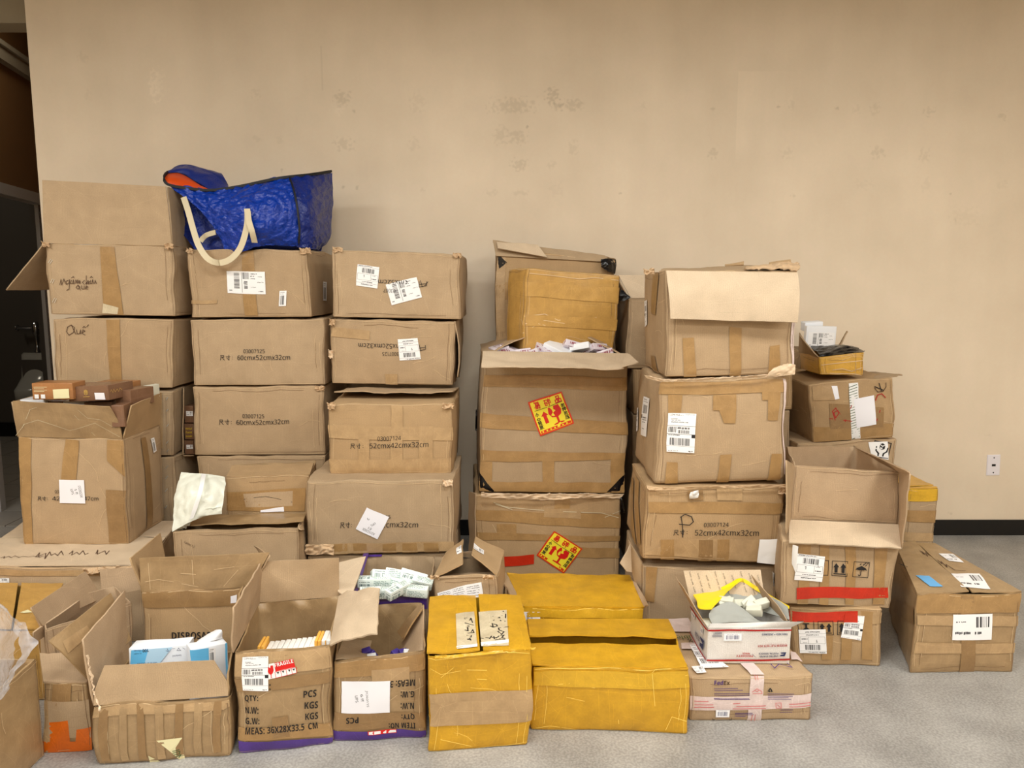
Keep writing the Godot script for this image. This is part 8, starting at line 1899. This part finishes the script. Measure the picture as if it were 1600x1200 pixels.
	sheet("torn_corner", b19.root, Vector3(-.508, .608, -3.33), [-.761,.884,-3.13,-.75,.881,-3.126,-.74,.884,-3.13,-.728,.881,-3.126,-.76,.898,-3.126,-.75,.893,-3.13,-.738,.898,-3.126,-.729,.893,-3.13,-.76,.911,-3.13,-.749,.907,-3.126,-.739,.911,-3.13,-.728,.907,-3.126], 3, 4, "torn", {"crumple": .012, "freq": 38, "th": .002, "sub": 6, "seed": 518})
	sheet("torn_corner", b19.root, Vector3(-.508, .608, -3.33), [-.288,.887,-3.13,-.272,.883,-3.126,-.256,.887,-3.13,-.24,.883,-3.126,-.287,.898,-3.126,-.272,.893,-3.13,-.256,.898,-3.126,-.24,.893,-3.13,-.288,.908,-3.13,-.272,.905,-3.126,-.256,.908,-3.13,-.24,.905,-3.126], 3, 4, "torn", {"crumple": .012, "freq": 38, "th": .002, "sub": 6, "seed": 700})
	sheet("torn_corner", b11.root, Vector3(-1.185, 1.244, -3.75), [-.952,1.534,-3.49,-.934,1.529,-3.486,-.918,1.534,-3.49,-.9,1.529,-3.486,-.951,1.545,-3.486,-.935,1.541,-3.49,-.917,1.545,-3.486,-.901,1.541,-3.49,-.952,1.556,-3.49,-.934,1.552,-3.486,-.917,1.556,-3.49,-.899,1.552,-3.486], 3, 4, "torn", {"crumple": .012, "freq": 38, "th": .002, "sub": 6, "seed": 477})
	sheet("torn_corner", b11.root, Vector3(-1.185, 1.244, -3.75), [-1.46,1.537,-3.49,-1.449,1.532,-3.486,-1.441,1.537,-3.49,-1.43,1.532,-3.486,-1.458,1.545,-3.486,-1.45,1.541,-3.49,-1.439,1.545,-3.486,-1.431,1.541,-3.49,-1.459,1.554,-3.49,-1.448,1.549,-3.486,-1.44,1.554,-3.49,-1.429,1.549,-3.486], 3, 4, "torn", {"crumple": .012, "freq": 38, "th": .002, "sub": 6, "seed": 296})
	sheet("torn_corner", b9.root, Vector3(-1.171, .606, -3.75), [-.904,.912,-3.49,-.888,.909,-3.486,-.873,.912,-3.49,-.857,.909,-3.486,-.903,.923,-3.486,-.889,.918,-3.49,-.872,.923,-3.486,-.857,.918,-3.49,-.904,.933,-3.49,-.887,.929,-3.486,-.872,.933,-3.49,-.856,.929,-3.486], 3, 4, "torn", {"crumple": .012, "freq": 38, "th": .002, "sub": 6, "seed": 500})
	sheet("torn_corner", b4.root, Vector3(-1.814, 1.25, -3.76), [-2.106,1.563,-3.49,-2.093,1.559,-3.486,-2.083,1.563,-3.49,-2.07,1.559,-3.486,-2.103,1.573,-3.486,-2.094,1.569,-3.49,-2.08,1.573,-3.486,-2.071,1.569,-3.49,-2.105,1.583,-3.49,-2.091,1.579,-3.486,-2.082,1.583,-3.49,-2.068,1.579,-3.486], 3, 4, "torn", {"crumple": .012, "freq": 38, "th": .002, "sub": 6, "seed": 71})
	sheet("torn_corner", b4.root, Vector3(-1.814, 1.25, -3.76), [-1.554,1.554,-3.49,-1.541,1.549,-3.486,-1.531,1.554,-3.49,-1.518,1.549,-3.486,-1.551,1.565,-3.486,-1.542,1.561,-3.49,-1.528,1.565,-3.486,-1.519,1.561,-3.49,-1.552,1.576,-3.49,-1.539,1.572,-3.486,-1.53,1.576,-3.49,-1.517,1.572,-3.486], 3, 4, "torn", {"crumple": .012, "freq": 38, "th": .002, "sub": 6, "seed": 264})
	sheet("torn_corner", b56.root, Vector3(.812, 1.051, -3.08), [.51,1.436,-3,.522,1.432,-2.996,.536,1.436,-3,.549,1.432,-2.996,.509,1.444,-2.996,.523,1.441,-3,.535,1.444,-2.996,.549,1.441,-3,.509,1.453,-3,.522,1.449,-2.996,.536,1.453,-3,.548,1.449,-2.996], 3, 4, "torn", {"crumple": .012, "freq": 38, "th": .002, "sub": 6, "seed": 1014})
	sheet("torn_corner", b54.root, Vector3(.756, .339, -3.02), [.998,.618,-2.8,1.006,.615,-2.796,1.017,.618,-2.8,1.025,.615,-2.796,.996,.634,-2.796,1.007,.629,-2.8,1.015,.634,-2.796,1.026,.629,-2.8,.996,.647,-2.8,1.005,.645,-2.796,1.016,.647,-2.8,1.024,.645,-2.796], 3, 4, "torn", {"crumple": .012, "freq": 38, "th": .002, "sub": 6, "seed": 1222})
	sheet("torn_corner", b174.root, Vector3(-.156, 0, -2.76), [-.284,.348,-2.63,-.273,.346,-2.626,-.262,.348,-2.63,-.251,.346,-2.626,-.283,.357,-2.626,-.273,.351,-2.63,-.262,.357,-2.626,-.252,.351,-2.63,-.283,.362,-2.63,-.272,.36,-2.626,-.262,.362,-2.63,-.251,.36,-2.626], 3, 4, "torn", {"crumple": .012, "freq": 38, "th": .002, "sub": 6, "seed": 683})
	sheet("torn_corner", b174.root, Vector3(-.156, 0, -2.76), [-.091,.362,-2.61,-.079,.36,-2.606,-.067,.362,-2.61,-.054,.36,-2.606,-.091,.372,-2.606,-.079,.366,-2.61,-.066,.372,-2.606,-.054,.366,-2.61,-.091,.378,-2.61,-.079,.376,-2.606,-.067,.378,-2.61,-.054,.376,-2.606], 3, 4, "torn", {"crumple": .012, "freq": 38, "th": .002, "sub": 6, "seed": 768})
